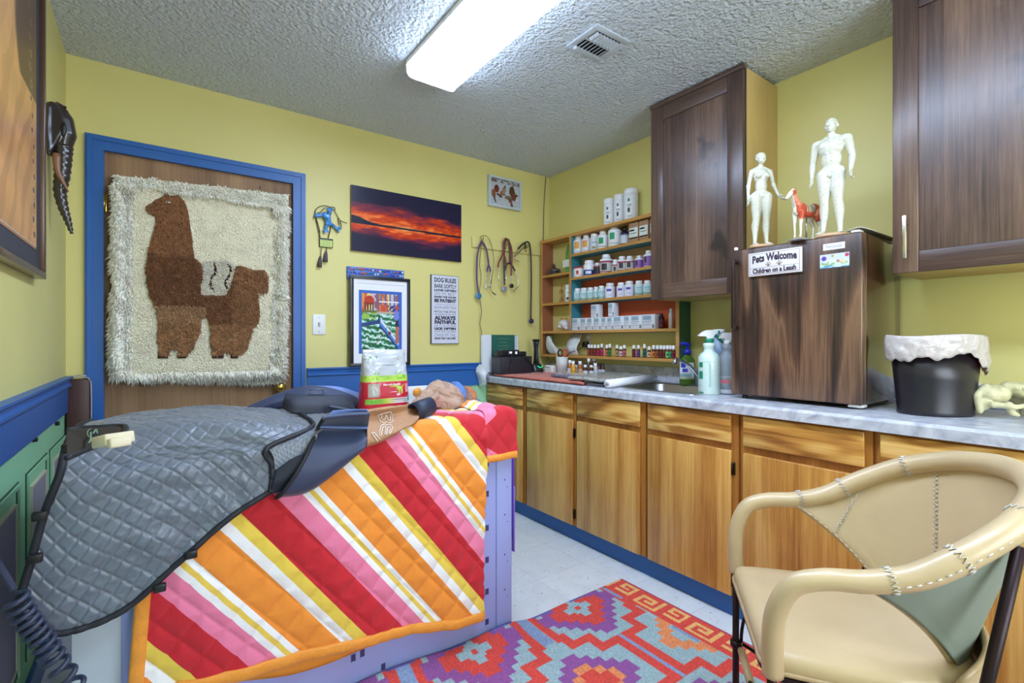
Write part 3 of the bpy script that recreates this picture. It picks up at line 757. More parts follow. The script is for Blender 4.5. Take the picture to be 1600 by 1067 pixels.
RD, BK, PU = (168, 40, 60), (48, 44, 50), (142, 96, 172)
row2 = [(383, 478, 917, 'jar', 'red capped white jar with a red letter mark, first on the second shelf row', [(.05, .8, (230, 228, 226)), (.3, .62, (200, 60, 60), 12, 20), (.2, .24, (200, 90, 90), 30, 0)], .97, mat('cap_red', (190, 44, 50), .4), .16),
        (487, 580, 848, 'b', 'white bottle with a blue band and white oval, second shelf row', [(.05, .38, (36, 56, 150)), (.13, .3, (220, 228, 240), 30, 10)], .8, None, .2),
        (586, 652, 872, 'b', 'slim white bottle with black and red label beside the blue-banded bottle', [(.05, .62, BK), (.62, .72, RD), (.05, .12, RD)], .7, None, .2),
        (656, 768, 786, 'b', 'large white bottle with black label and red stripes, tallest on the second row', [(.08, .55, (190, 190, 188)), (.16, .5, BK, 24, 20), (.55, .64, RD), (.05, .11, RD)], .62, None, .16),
        (776, 830, 838, 'b', 'narrow white and black labelled bottle right of the tallest red-striped one', [(.05, .45, (206, 204, 204)), (.1, .45, BK, 20, 10), (.5, .6, RD)], .7, None, .2),
        (834, 914, 805, 'b', 'red-striped white bottle, upright label, left of its twin on the second row', [(.08, .55, (206, 204, 204)), (.18, .55, BK, 26, 12), (.55, .64, RD), (.05, .1, RD)], .68, None, .18),
        (917, 990, 803, 'b', 'red-striped white bottle, right one of the twins on the second row', [(.08, .55, (206, 204, 204)), (.18, .55, BK, 26, 12), (.55, .64, RD), (.05, .1, RD)], .68, None, .18),
        (1013, 1092, 797, 'b', 'smaller white bottle with a purple label on the second shelf row', [(.08, .66, PU), (.25, .6, (60, 50, 60), 14, 34)], .5, None, .12),
        (1102, 1196, 745, 'b', 'larger white bottle with a purple label beside the dark cabinet', [(.08, .66, PU), (.28, .6, (60, 50, 60), 14, 34)], .5, None, .14)]
for a, b_, tp, kd, lb, bands, nk, cp, ch in row2:
    cy = ys((c5(a) + c5(b_)) / 2); w = wpx(c5(a), c5(b_)); h = hz(c5y(tp), (c5(a) + c5(b_)) / 2) - S2
    bottle('supplement_jar' if kd == 'jar' else 'supplement_bottle', lb, 'bottle', GR2, -0.055, cy, S2, w, h, bands=bands, neck=nk, cap=cp, caph=ch, shoulder=.8 if kd == 'jar' else .74)
TE, LT = (196, 222, 226), (120, 170, 176)
def tealb(): return [(.06, .72, TE), (.5, .56, LT, 34, 0), (.4, .43, LT, 30, 0), (.06, .2, (170, 214, 186)), (.32, .34, LT, 26, 0)]
def blueb(): return [(.06, .7, (226, 226, 240)), (.46, .60, (84, 70, 170), 26, 14), (.2, .24, (170, 170, 200), 20, 0)]
row3 = [(381, 444, 205, tealb(), 'small teal-labelled bottle, first beside the divider'), (446, 514, 200, tealb(), 'small teal-labelled bottle, second from the divider'), (516, 578, 195, tealb(), 'small teal-labelled bottle, third from the divider'),
        (580, 629, 188, tealb(), 'narrow teal-labelled bottle, fourth from the divider'), (631, 695, 178, tealb(), 'teal-labelled bottle, fifth from the divider'), (707, 794, 150, blueb(), 'white bottle with a short violet bar standing alone'),
        (826, 904, 145, blueb(), 'violet-barred white bottle, left of the touching pair'), (907, 995, 130, blueb(), 'violet-barred white bottle, right of the touching pair'),
        (1012, 1093, 125, tealb(), 'larger teal-labelled bottle, left of the two by the cabinet'), (1100, 1176, 122, tealb(), 'larger teal-labelled bottle beside the cabinet edge'), (1182, 1255, 118, tealb(), 'teal-labelled bottle mostly hidden by the cabinet')]
for a, b_, tp, bands, lb in row3:
    cy = ys((c5(a) + c5(b_)) / 2); w = wpx(c5(a), c5(b_)); h = hz(c6y(tp), (c5(a) + c5(b_)) / 2) - S3
    bottle('supplement_bottle', lb + ', third row', 'bottle', GR3, -0.055, cy, S3, w, h, bands=bands, neck=.74, caph=.17, shoulder=.76)
# cartons
BX = [(.05, .7, .62, .92, (150, 176, 190)), (.05, .75, .5, .54, (120, 130, 150)), (.05, .6, .38, .41, (150, 156, 170)), (.05, .7, .26, .29, (150, 156, 170)), (.8, .95, .06, .3, (110, 112, 130))]
cart = [(348, 440, 515), (445, 515, 512), (518, 580, 510), (585, 660, 507), (663, 722, 502), (725, 787, 500), (790, 895, 492), (900, 970, 487), (973, 1085, 482), (1092, 1222, 474)]
hlow = []
nth = ['first', 'second', 'third', 'fourth', 'fifth', 'sixth', 'seventh', 'eighth', 'ninth', 'tenth']
for i, (a, b_, tp) in enumerate(cart):
    y0, y1 = ys(c5(a), -.1) - .0005, ys(c5(b_), -.1) + .0005; h = hz(c6y(tp), c5((a + b_) / 2), -.1) - S4
    if i == 0: y0 = min(y0, -.3)
    hlow.append((a, b_, h))
    carton('white remedy carton on the orange shelf, %s in the bottom row from the divider' % nth[i], GR4, y0, y1, S4, h, (226, 228, 236), BX)
for (a, b_, tp, lb) in ((555, 672, 370, 'wider'), (735, 826, 358, 'narrower')):
    y0, y1 = ys(c5(a), -.1), ys(c5(b_), -.1)
    z = S4 + (0.097 if a < 600 else 0.1035) 
    zz = max(hz(c6y(tp + (500 if a < 600 else 492)), c5(a)), 0)
    y1 = y0 + (y1 - y0) * .66
    carton('white remedy carton stacked on top of the lower carton row, the %s of the two' % lb, GR4, y0, y1, S4 + max(h for a2, b2, h in hlow if a2 < b_ and b2 > a) + .0005, 0.088, (226, 228, 236), BX, x0=-.1, x1=-.055)
for a, b_, tp, lb in ((1226, 1262, 480, 'black and white label, touching the last carton'), (1266, 1318, 484, 'dark red and green label')):
    cy = ys((c5(a) + c5(b_)) / 2)
    bottle('tincture_bottle', 'small dark bottle on the orange shelf with ' + lb, 'bottle', 'dark tincture bottles on the orange shelf', -0.06, cy, S4, wpx(c5(a), c5(b_)), .093, body=mat('amber_dark', (50, 24, 26), .2), cap=M_black, bands=((.08, .58, (190, 190, 190) if a < 1250 else (110, 30, 50)), (.3, .5, (40, 40, 44), 20, 0)))
cy = ys(c5(1389)); bottle('glass_vial', 'slender clear bottle standing alone at the end of the orange shelf', 'bottle', None, -0.06, cy, S4, .026, .117, body=mat('clearish', (200, 200, 196), .15), cap=mat('pale_cap', (190, 200, 205), .3), neck=.6, caph=.3, bands=((.06, .55, (196, 180, 176)),))
# essential oils
cols5 = [(535, 'amber orange', (150, 60, 30)), (565, 'rust red', (150, 50, 30)), (597, 'brick', (140, 40, 40)), (632, 'crimson', (176, 30, 70)), (668, 'magenta', (180, 24, 90)), (722, 'salmon', (206, 110, 90)), (752, 'green', (60, 130, 50)),
         (828, 'ochre', (196, 140, 80)), (868, 'pale violet', (200, 190, 210)), (905, 'coral', (206, 96, 90)), (1003, 'plum', (120, 26, 60)), (1050, 'violet', (110, 60, 130)), (1115, 'deep teal', (20, 104, 100)), (1162, 'peach', (222, 170, 140)),
         (1210, 'orange', (214, 120, 50)), (1250, 'brown', (140, 80, 50)), (1286, 'maroon', (120, 30, 30)), (1320, 'dark red', (110, 24, 36)), (1354, 'light green', (130, 190, 110)), (1388, 'emerald', (30, 150, 90)), (1418, 'ruby', (130, 24, 60))]
for i, (c, nm, col) in enumerate(cols5):
    px = c5(c); cy = ys(px, -.085); h = 0.076 if i not in (4, 6, 12) else 0.082
    if i in (8, 13): h = .068
    xx = -0.085 if i != 20 else -0.1
    if i == 20: cy = ys(px, -.1)
    bottle('oil_vial', 'tiny essential oil vial with a %s label and white cap on the bottom shelf' % nm, 'vial', GR5, xx, cy, S5, .0235 if i else .0235, h, body=mat('vial_amber', (84, 38, 20), .15), cap=M_capw, neck=.72, caph=.3, shoulder=.62, bands=((.06, .52, col), (.2, .36, tuple(int(v * .45) for v in col), 24, 0)))

# ornaments in the left column of the shelf
t = MB(); random.seed(3)
for i in range(26):
    a = random.uniform(0, 2 * PI); r_ = random.uniform(0, .034); z = 1.656 + .013 + random.uniform(0, .075) * (1 - r_ / .05)
    s_ = random.uniform(.008, .014); t.ell((-.06 + r_ * math.cos(a), -.125 + r_ * math.sin(a) * 1.3, z), (s_, s_ * 1.1, s_), n=7)
t.lathe([(0, 1.656), (.045, 1.656), (.05, 1.662), (.04, 1.672), (0, 1.674)], (-.06, -.125, 0), 16)
o = remeshed('rock_ornament', t, mat('dark_cluster', (70, 62, 58), .35, var=(60, .9), bump=(90, .6, .004)), .0028, smooth_it=1)
tag(o, 'dark glittering crystal cluster ornament in the top brown compartment of the shelf', 'ornament')
gb = thing('green_bag', 'folded green bag with a white label in the top brown compartment', 'bag', (-.06, -.30, 1.656))
P = surf([[(-.055, -.255, 1.656), (-.09, -.295, 1.656), (-.06, -.345, 1.656)], [(-.05, -.25, 1.72), (-.085, -.29, 1.73), (-.055, -.347, 1.73)], [(-.05, -.25, 1.81), (-.075, -.30, 1.815), (-.055, -.345, 1.81)], [(-.045, -.262, 1.862), (-.06, -.30, 1.87), (-.05, -.344, 1.86)]], 16, 12)
mk('pouch', MB().grid(P, thick=.02), mat('green_pouch', (88, 158, 78), .5, bump=(40, .6, .006)), gb)
mk('label', MB().box((-.0945, -.333, 1.692), (-.088, -.262, 1.748), bev=.001), cm((226, 226, 222)), gb)
fg = MB(); cx, cy, z = -.07, -.222, 1.4405
fg.lathe([(0, 0), (.02, 0), (.022, .006), (.004, .05), (.005, .066), (.018, .092), (.006, .098), (.004, .106), (.006, .112)], (cx, cy, z), 4)
fg.ell((cx, cy, z + .126), (.008, .008, .012), n=10)
fg.tube([(cx, cy - .018, z + .088), (cx - .002, cy - .022, z + .06)], .0025, 6).tube([(cx, cy + .018, z + .088), (cx - .002, cy + .022, z + .06)], .0025, 6)
tag(mk('figurine', fg, mat('carved_wood', (150, 92, 44), .45)), 'slim carved wooden hourglass-shaped figurine in the middle brown compartment', 'figurine')
bottle('lotion_bottle', 'white lotion bottle with small dark print in the middle brown compartment', 'bottle', None, -.075, -.30, 1.4405, .042, .125, neck=.85, caph=.24, shoulder=.7, bands=((.12, .26, (60, 60, 60), 22, 10), (.5, .53, (120, 120, 120), 30, 0)))
bun = thing('fabric_bundle', 'white crumpled cloth bundle with an orange cord loop, lowest brown compartment', 'bundle', (-.06, -.245, 1.2285))
t = MB()
for p, r_ in (((-.06, -.205, 1.262), (.03, .03, .02)), ((-.06, -.235, 1.285), (.034, .045, .028)), ((-.06, -.265, 1.268), (.03, .034, .03)), ((-.06, -.285, 1.245), (.03, .022, .016))): t.ell(p, r_)
remeshed('cloth', t, mat('white_cloth', (226, 224, 222), .8, bump=(40, .8, .01)), .004, bun)
mb = MB(); mb.tube([(-.06, -.195 - .1 * t_, 1.30 + .022 * abs(math.sin(t_ * 2 * PI))) for t_ in np.linspace(0, 1, 24)], .003, 8)
mk('cord', mb, mat('orange_cord', (206, 124, 50), .6), bun)
bottle('pink_bottle', 'small pink bottle beside the cloth bundle in the lowest brown compartment', 'bottle', None, -.08, -.322, 1.2285, .028, .096, body=mat('pink_plastic', (198, 150, 196), .35), neck=.4, caph=.25)
# bottom shelf left: bags
t = MB()
for p, r_ in (((-.06, -.075, 1.09), (.035, .025, .03)), ((-.06, -.085, 1.135), (.03, .022, .05)), ((-.06, -.09, 1.18), (.02, .02, .02))): t.ell(p, r_)
o = remeshed('green_plastic_bag', t, mat('green_plastic', (96, 150, 110), .3, bump=(25, .7, .008), var=(14, .5)), .004)
tag(o, 'crumpled green plastic bag at the corner end of the bottom shelf', 'bag')
P = surf([[(-.095, -.085, 1.18), (-.098, -.10, 1.19), (-.09, -.125, 1.175)], [(-.105, -.09, 1.13), (-.11, -.13, 1.15), (-.105, -.17, 1.13)], [(-.10, -.12, 1.07), (-.112, -.17, 1.10), (-.105, -.23, 1.085)], [(-.09, -.17, 1.055), (-.11, -.21, 1.06), (-.10, -.25, 1.056)]], 18, 18)
P[..., 0] += 0.012 * (fbm(P[..., 1] * 45, P[..., 2] * 45, 3) - .5)
o = mk('plastic_bag', MB().grid(P, thick=.006), mat('clear_white_plastic', (214, 218, 224), .2, bump=(30, .6, .006), coat=.5)); tag(o, 'crumpled white plastic bag leaning on the bottom shelf beside the green bag', 'bag')
P = surf([[(-.03, -.29, 1.19), (-.03, -.34, 1.205), (-.03, -.40, 1.20)], [(-.06, -.29, 1.14), (-.075, -.35, 1.15), (-.06, -.41, 1.15)], [(-.07, -.285, 1.09), (-.1, -.35, 1.10), (-.08, -.40, 1.10)], [(-.05, -.28, 1.055), (-.08, -.33, 1.055), (-.06, -.40, 1.055)]], 20, 20)
P[..., 0] += 0.02 * (fbm(P[..., 1] * 30, P[..., 2] * 30, 9) - .5)
o = mk('zip_bag', MB().grid(P, thick=.008), MATS['clear_white_plastic']); tag(o, 'clear zip bag with pale contents standing on the bottom shelf left of the outlet', 'bag')
ot = thing('wall_outlet', 'white wall outlet with a black plug behind the bottom shelf', 'outlet', (0, -.435, 1.10))
mk('cover_plate', MB().box((-.008, -.47, 1.10), (-.003, -.40, 1.205), bev=.002), mat('almond', (206, 200, 178), .4), ot)
mk('socket', MB().box((-.0095, -.452, 1.165), (-.0075, -.418, 1.192), bev=.001), M_white, ot)
pl = thing('power_plug', 'black plug with a cable in the outlet above the vials', 'plug', (-.03, -.43, 1.11))
mk('plug', MB().box((-.042, -.45, 1.112), (-.0085, -.412, 1.148), bev=.005), M_black, pl)
mk('cable', MB().tube(catmull([(-.03, -.42, 1.115), (-.07, -.40, 1.09), (-.118, -.37, 1.07), (-.13, -.33, 1.03), (-.15, -.26, .96), (-.2, -.2, .912)], 30), .0028, 8), M_black, pl)

# ---------------------------------------------------------------- upper cabinets
def upper(y0, y1, z0, z1, label, stile, handle=None):
    t = thing('wall_cabinet', label, 'cabinet', (-.16, (y0 + y1) / 2, z0), 'dark wall cabinets')
    mk('body', MB().box((-.298, y1, z0), (-.001, y0, z1)), M_maple, t)
    mk('face_frame', MB().box((-.3045, y1 - .002, z0 + .012), (-.2985, y0 + .002, z1)), M_walnutf, t)
    xa, xb = -.327, -.305; za, zb = z0 - .002, z1 - .012
    dr = mk('door', MB().box((xa + .008, y1 + stile, za + stile), (xb, y0 - stile, zb - stile)), M_walnut, t)
    for ya_, yb_ in ((y0 - stile, y0), (y1, y1 + stile)): mk('stile', MB().box((xa, ya_, za), (xb, yb_, zb), bev=.003), M_walnutf, dr)
    for z_ in (za, zb - stile): mk('rail', MB().box((xa + .0005, y1 + stile, z_), (xb, y0 - stile, z_ + stile), bev=.003), M_walnuth, dr)
    if handle:
        hb = MB().box((xa - .032, handle[0] - .006, handle[1]), (xa - .022, handle[0] + .006, handle[2]), bev=.0015)
        for z in (handle[1] + .03, handle[2] - .03): hb.lathe([(.004, 0), (.004, .024)], M=Matrix.Translation((xa - .001, handle[0], z)) @ Matrix.Rotation(R(-90), 4, 'Y'), n=8)
        mk('handle', hb, mat('satin_nickel', (214, 210, 196), .25, 1.0), dr)
    mk('crown_strip', MB().box((-.331, y1 - .004, z1 - .012), (-.2986, y0 + .004, z1 + .012), bev=.003), M_walnuth, t)
    return t
upper(-1.238, -1.757, 1.382, 2.428, 'dark stained wall cabinet between the bottle shelf and the white figurines', .078)
upper(-2.322, -3.02, 1.405, 2.428, 'dark stained wall cabinet with a silver bar handle above the waste bin', .075, (-2.365, 1.452, 1.605))

# ---------------------------------------------------------------- small fridge and what is on it
FY0, FY1, FZ0, FZ1, FX = -1.768, -2.268, .922, 1.556, -.45
fd = thing('mini_fridge', 'small woodgrain-fronted fridge standing on the worktop', 'fridge', (-.24, -2.02, .905))
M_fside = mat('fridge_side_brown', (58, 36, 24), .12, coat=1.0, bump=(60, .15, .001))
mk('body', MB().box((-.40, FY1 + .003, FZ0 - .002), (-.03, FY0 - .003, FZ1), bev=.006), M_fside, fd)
dr = mk('door', MB().box((FX, FY1, FZ0), (-.405, FY0, FZ1 - .001), bev=.007), M_fridge, fd)
mk('gasket', MB().box((-.4049, FY1 + .008, FZ0 + .006), (-.4001, FY0 - .008, FZ1 - .008)), M_black, fd)
hb = MB(); hy = FY0 - .028
hb.box((FX - .036, hy - .007, 1.21), (FX - .028, hy + .007, 1.51), bev=.002); hb.box((FX - .032, hy - .008, 1.495), (FX, hy + .008, 1.512), bev=.003).box((FX - .032, hy - .008, 1.208), (FX, hy + .008, 1.225), bev=.003)
mk('handle', hb, mat('bronze_handle', (70, 52, 48), .3, .7), dr)
for x, y in ((-.42, FY0 - .05), (-.42, FY1 + .05), (-.06, FY0 - .05), (-.06, FY1 + .05)): mk('foot', MB().lathe([(0, .9055), (.012, .9055), (.012, .921), (0, .921)], (x, y, 0), 12), M_black, fd)
mk('hinge', MB().box((-.44, FY1 + .004, .912), (-.39, FY1 + .05, .9215), bev=.002), M_white, fd)
mk('top_clip', MB().box((-.445, FY0 - .025, FZ1), (-.43, FY0 - .012, FZ1 + .014), bev=.003).box((-.44, FY1 + .012, FZ1), (-.40, FY1 + .04, FZ1 + .008), bev=.002), M_white, fd)
# paper lying on the top
P = surf([[(-.40, -2.20, 1.572), (-.2, -2.21, 1.565), (-.05, -2.20, 1.566)], [(-.40, -2.24, 1.580), (-.2, -2.25, 1.572), (-.05, -2.24, 1.568)], [(-.39, -2.275, 1.566), (-.2, -2.28, 1.5615), (-.05, -2.275, 1.562)]], 10, 14)
o = mk('paper_sheet', MB().grid(P, thick=.002), mat('old_paper', (206, 202, 184), .7)); tag(o, 'curled pale paper lying on top of the fridge beside its right edge', 'paper')
# signs on the fridge
def fpt(px, py): return onx(px, py, FX - .004)
sg = thing('welcome_sign', 'white wooden sign reading Pets Welcome on the fridge door', 'sign', (FX, -1.92, 1.42))
s0 = onx(1170, 433, FX - .008); s1 = onx(1253, 386, FX - .008)
ya, yb = s0.y, s1.y; zc_ = (onx(1170, 433, FX - .008).z + onx(1170, 398, FX - .008).z) / 2; z0, z1 = onx(1170, 433, FX - .008).z, onx(1170, 397, FX - .008).z
mk('board', MB().box((FX - .012, yb, z0), (FX - .0005, ya, z1), bev=.002), mat('sign_white', (222, 216, 214), .5), sg)
U, V = (0, -1, 0), (0, 0, 1); yc = (ya + yb) / 2; wd = ya - yb; hh = z1 - z0
mb = MB()
add_text(mb, 'Pets Welcome', (FX - .0128, yc, z0 + hh * .68), U, V, .042, wd * .84, .0019, curve=.006)
add_text(mb, 'Children on a Leash', (FX - .0128, yc, z0 + hh * .20), U, V, .028, wd * .82, .0012)
mk('lettering', mb, mat('sign_ink', (62, 48, 66), .6), sg, recalc=False)
mb = MB()
for cx_ in (-.022, .022):
    p = lambda a, b_, r_: mb.add([(FX - .0128, yc - (a + r_ * math.cos(t_)), z0 + hh * .42 + b_ + r_ * math.sin(t_)) for t_ in np.linspace(0, 2 * PI, 9)[:-1]], [list(range(8))])
    p(cx_, 0, .006)
    for da, db in ((-.009, .004), (-.0035, .010), (.0035, .010), (.009, .004)): p(cx_ + da, db, .0026)
mk('paw_print', mb, mat('paw_tan', (140, 112, 96), .6), sg, recalc=False)
mb = MB()
for a_, b_ in (((.03, .06), (.97, .075)), ((.03, .925), (.97, .94)), ((.03, .06), (.037, .94)), ((.963, .06), (.97, .94)), ((.03, .335), (.97, .345))):
    mb.box((FX - .0126, ya - wd * b_[0], z0 + hh * a_[1]), (FX - .0121, ya - wd * a_[0], z0 + hh * b_[1]))
mk('border', mb, mat('sign_line', (120, 108, 120), .6), sg)
a, b_ = onx(1286, 392, FX - .002), onx(1320, 378, FX - .002)
t = thing('note_strip', 'small white paper strip with typed grey letters near the fridge door top', 'label', (FX, a.y, a.z))
za, zb = onx(1286, 392, FX).z, onx(1286, 382, FX).z
mk('paper', MB().box((FX - .0015, b_.y, za), (FX - .0002, a.y, zb)), cm((228, 226, 228)), t)
mb = MB(); add_text(mb, 'Personal', (FX - .002, (a.y + b_.y) / 2, (za + zb) / 2), U, V, .016, abs(a.y - b_.y) * .7); mk('lettering', mb, cm((130, 126, 136)), t, recalc=False)
ta = onx(1281, 420, FX - .002); tb = onx(1327, 395, FX - .002); zb = onx(1281, 399, FX).z
def stick(u, v):
    c = np.empty(u.shape + (3,)); c[:] = (198, 206, 226)
    n = fbm(u * 6, v * 4, 5); c = mixc(c, (150, 180, 120), sstep(.45, .5, n + .35 - v) * (v < .45)); c = mixc(c, (96, 160, 190), (v < .18) * 1.0)
    c = mixc(c, (220, 226, 236), sstep(.5, .6, fbm(u * 9, v * 7, 8)) * (v < .6) * .8)
    for cu, cv, r_, k_ in ((.14, .7, .09, (96, 60, 160)), (.92, .82, .07, (190, 50, 80)), (.44, .85, .05, (190, 150, 60)), (.62, .45, .06, (190, 120, 100)), (.8, .4, .08, (220, 200, 150))): c = mixc(c, k_, (((u - cu) ** 2 + ((v - cv) * .55) ** 2) < r_ ** 2) * .9)
    return c
o = picture('picture_magnet', (FX - .0012, ta.y, ta.z), (0, tb.y - ta.y, 0), (0, 0, zb - ta.z), 60, 36, stick, attr_mat('print_gloss', .35))
tag(o, 'small colourful landscape picture magnet on the upper right of the fridge door', 'magnet')

# ---------------------------------------------------------------- white point-chart figurines
def marks_mat(name, base, mark, scale=60):
    m, nt, b = nodes(name); N, K = nt.nodes, nt.links
    tc = N.new('ShaderNodeTexCoord')
    mp = N.new('ShaderNodeMapping'); mp.inputs['Scale'].default_value = (1, 1, 2.6); K.new(tc.outputs['Object'], mp.inputs[0])
    v = N.new('ShaderNodeTexVoronoi'); v.inputs['Scale'].default_value = scale; K.new(mp.outputs[0], v.inputs['Vector'])
    r = N.new('ShaderNodeMapRange'); r.inputs[1].default_value = 0.16; r.inputs[2].default_value = 0.24; r.inputs[3].default_value = 0.65; r.inputs[4].default_value = 0
    K.new(v.outputs['Distance'], r.inputs[0])
    mx = N.new('ShaderNodeMix'); mx.data_type = 'RGBA'; mx.inputs[6].default_value = L4(base); mx.inputs[7].default_value = L4(mark)
    K.new(r.outputs[0], mx.inputs[0]); K.new(mx.outputs[2], b.inputs['Base Color'])
    b.inputs['Roughness'].default_value = 0.28; b.inputs['Subsurface Weight'].default_value = 0.1; b.inputs['Subsurface Scale'].default_value = 0.01
    return m
M_fig = marks_mat('cream_vinyl', (212, 211, 192), (118, 132, 124))
def body_mesh(h, female, arms):
    """front is -Y; arms = [(elbow), (wrist), fingers dir, spread] for left (+X) and right (-X)"""
    mb = MB(); S = lambda *p: Vector(p) * h
    sw = .098 if female else .118; hw = .055 if female else .05
    # torso
    def e(x, y, z, a, b_, c): mb.ell(S(x, y, z), (a * h, b_ * h, c * h), n=20)
    e(0, .003, .745, .098 if not female else .076, .066 if not female else .058, .088)      # rib cage
    e(0, .004, .79, sw * .92, .042, .04)
    e(0, 0, .64, .080 if not female else .060, .056, .085)
    e(0, .006, .545, .088 if not female else .092, .064, .062)       # pelvis
    if female:
        for s_ in (-1, 1): e(s_ * .040, -.042, .742, .031, .028, .029)
    else:
        for s_ in (-1, 1): e(s_ * .044, -.034, .765, .046, .024, .036)
        e(0, -.05, .50, .014, .014, .018)
        for s_ in (-1, 1):
            for k in range(3): e(s_ * .018, -.046, .69 - k * .03, .018, .010, .014)
    for s_ in (-1, 1):
        e(s_ * .040, .042, .535, .042, .036, .045)                  # buttock
        st = .012 if female else .02
        cap_chain(mb, [S(s_ * hw, .0, .52), S(s_ * (hw - .004), -.006, .40), S(s_ * (hw - .008 + st * .4), -.006, .29)], [.062 * h, .053 * h, .037 * h])
        cap_chain(mb, [S(s_ * (hw - .008 + st * .4), -.006, .29), S(s_ * (hw - .006 + st * .6), .012, .21), S(s_ * (hw - .006 + st * .8), .008, .11), S(s_ * (hw - .006 + st), .006, .045)], [.036 * h, .039 * h, .024 * h, .020 * h])
        e(s_ * (hw - .008 + st * .4), -.026, .285, .020, .016, .022)
        fx = s_ * (hw - .002 + st)
        cap_chain(mb, [S(fx, .018, .022), S(fx + s_ * .006, -.03, .018), S(fx + s_ * .012, -.07, .010)], [.019 * h, .018 * h, .012 * h])
        for k in range(5): cap_chain(mb, [S(fx + s_ * .012 + (k - 2) * .0085, -.068, .009), S(fx + s_ * .013 + (k - 2) * .0095, -.088 + abs(k - (1 if s_ > 0 else 3)) * .003, .008)], [.006 * h, .0052 * h], n=8)
    # neck, head
    cap_chain(mb, [S(0, .008, .81), S(0, .004, .87)], [.032 * h, .029 * h] if not female else [.027 * h, .024 * h])
    for s_ in (-1, 1): cap_chain(mb, [S(s_ * .02, .012, .845), S(s_ * .08, .01, .812)], [.02 * h, .02 * h])
    hd = [(0, .004, .945, .048, .055, .055), (0, -.012, .915, .040, .042, .045), (0, -.03, .888, .020, .018, .016)]
    for q in hd: e(*q)
    cap_chain(mb, [S(0, -.049, .937), S(0, -.061, .918)], [.006 * h, .0085 * h], n=8)      # nose
    e(0, -.050, .899, .014, .006, .004); e(0, -.0485, .8935, .012, .006, .0035)              # lips
    for s_ in (-1, 1):
        e(s_ * .019, -.046, .934, .010, .007, .0055); e(s_ * .019, -.046, .945, .014, .007, .0035)   # eye, brow
        e(s_ * .049, .004, .928, .006, .013, .017)                                            # ear
        e(s_ * .03, -.03, .915, .012, .014, .012)
    if female: e(0, .012, .958, .054, .058, .048)
    # arms
    for s_, (el, wr, fd, curl) in zip((1, -1), arms):
        sh = S(s_ * sw, .006, .795)
        cap_chain(mb, [sh, S(*el)], [.037 * h if not female else .025 * h, .026 * h if not female else .019 * h])
        cap_chain(mb, [S(s_ * (sw - .02), .004, .80), sh], [.036 * h if not female else .026 * h, .036 * h if not female else .027 * h])
        mid = S(*el).lerp(S(*wr), .3)
        cap_chain(mb, [S(*el), mid, S(*wr)], [.025 * h, .027 * h if not female else .019 * h, .0145 * h])
        d = Vector(fd).normalized(); side = Vector((0, -1, 0)); side = (side - d * side.dot(d)).normalized(); nrm = d.cross(side) * s_
        w = S(*wr); palm = w + d * .034 * h
        for k in range(5): mb.ell(w + d * (.010 + .009 * k) * h, (.014 * h, .014 * h, .014 * h), n=8)
        for k in range(4):
            b0 = palm + d * .012 * h + side * ((k - 1.5) * .0105 * h); L = (.036, .042, .039, .030)[k] * h
            p1 = b0 + d * L * .5 + nrm * (-curl * L * .25); p2 = p1 + (d * (1 - curl) - nrm * curl).normalized() * L * .5
            cap_chain(mb, [b0 - d * .012 * h, b0, p1, p2], [.0075 * h, .0064 * h, .0058 * h, .005 * h], n=8)
        b0 = w + d * .012 * h - side * -.012 * h
        cap_chain(mb, [b0, b0 + (d * .6 + side * .9).normalized() * .020 * h, b0 + (d * .95 + side * .6).normalized() * .040 * h], [.009 * h, .0068 * h, .0056 * h], n=8)
    return mb
def figurine(label, px, x, h, female, arms, rot, base_r):
    p = onx(px, 370, x); z = FZ1 + .0005
    t = thing('acupuncture_figurine', label, 'figurine', (0, 0, 0), 'white figurines on the fridge')
    bd = MB().lathe([(0, 0), (base_r, 0), (base_r * 1.02, .006), (base_r * .98, .012), (0, .012)], (0, -.01, 0), 28, sy=.8)
    mk('base', bd, mat('pinkish_base', (206, 168, 132), .5), t)
    mb = body_mesh(h, female, arms)
    raw = mb.verts(); mb.v = [raw + np.array([0, 0, .011])]
    remeshed('body', mb, M_fig, .0021, t, smooth_it=3)
    t.location = (p.x, p.y, z); t.rotation_euler = (0, 0, rot)
    return t
# direction -Y local turned towards the room
def face(dx, dy): return math.atan2(dy, dx) + PI / 2
figurine('tall white male anatomy figurine standing on the right of the fridge top', 1299, -.395, .455, False,
         [((.148, .022, .645), (.150, -.035, .515), (.02, -.25, -1), .55), ((-.146, .02, .645), (-.140, -.025, .51), (-.0, -.15, -1), .5)], face(-1, -.08), .052)
figurine('smaller white female anatomy figurine on the left of the fridge top', 1189, -.395, .405, True,
         [((.135, .01, .655), (.175, -.02, .535), (.5, -.55, -.7), .15), ((-.125, .015, .65), (-.135, .0, .515), (0, -.1, -1), .35)], face(-.62, -.78), .05)
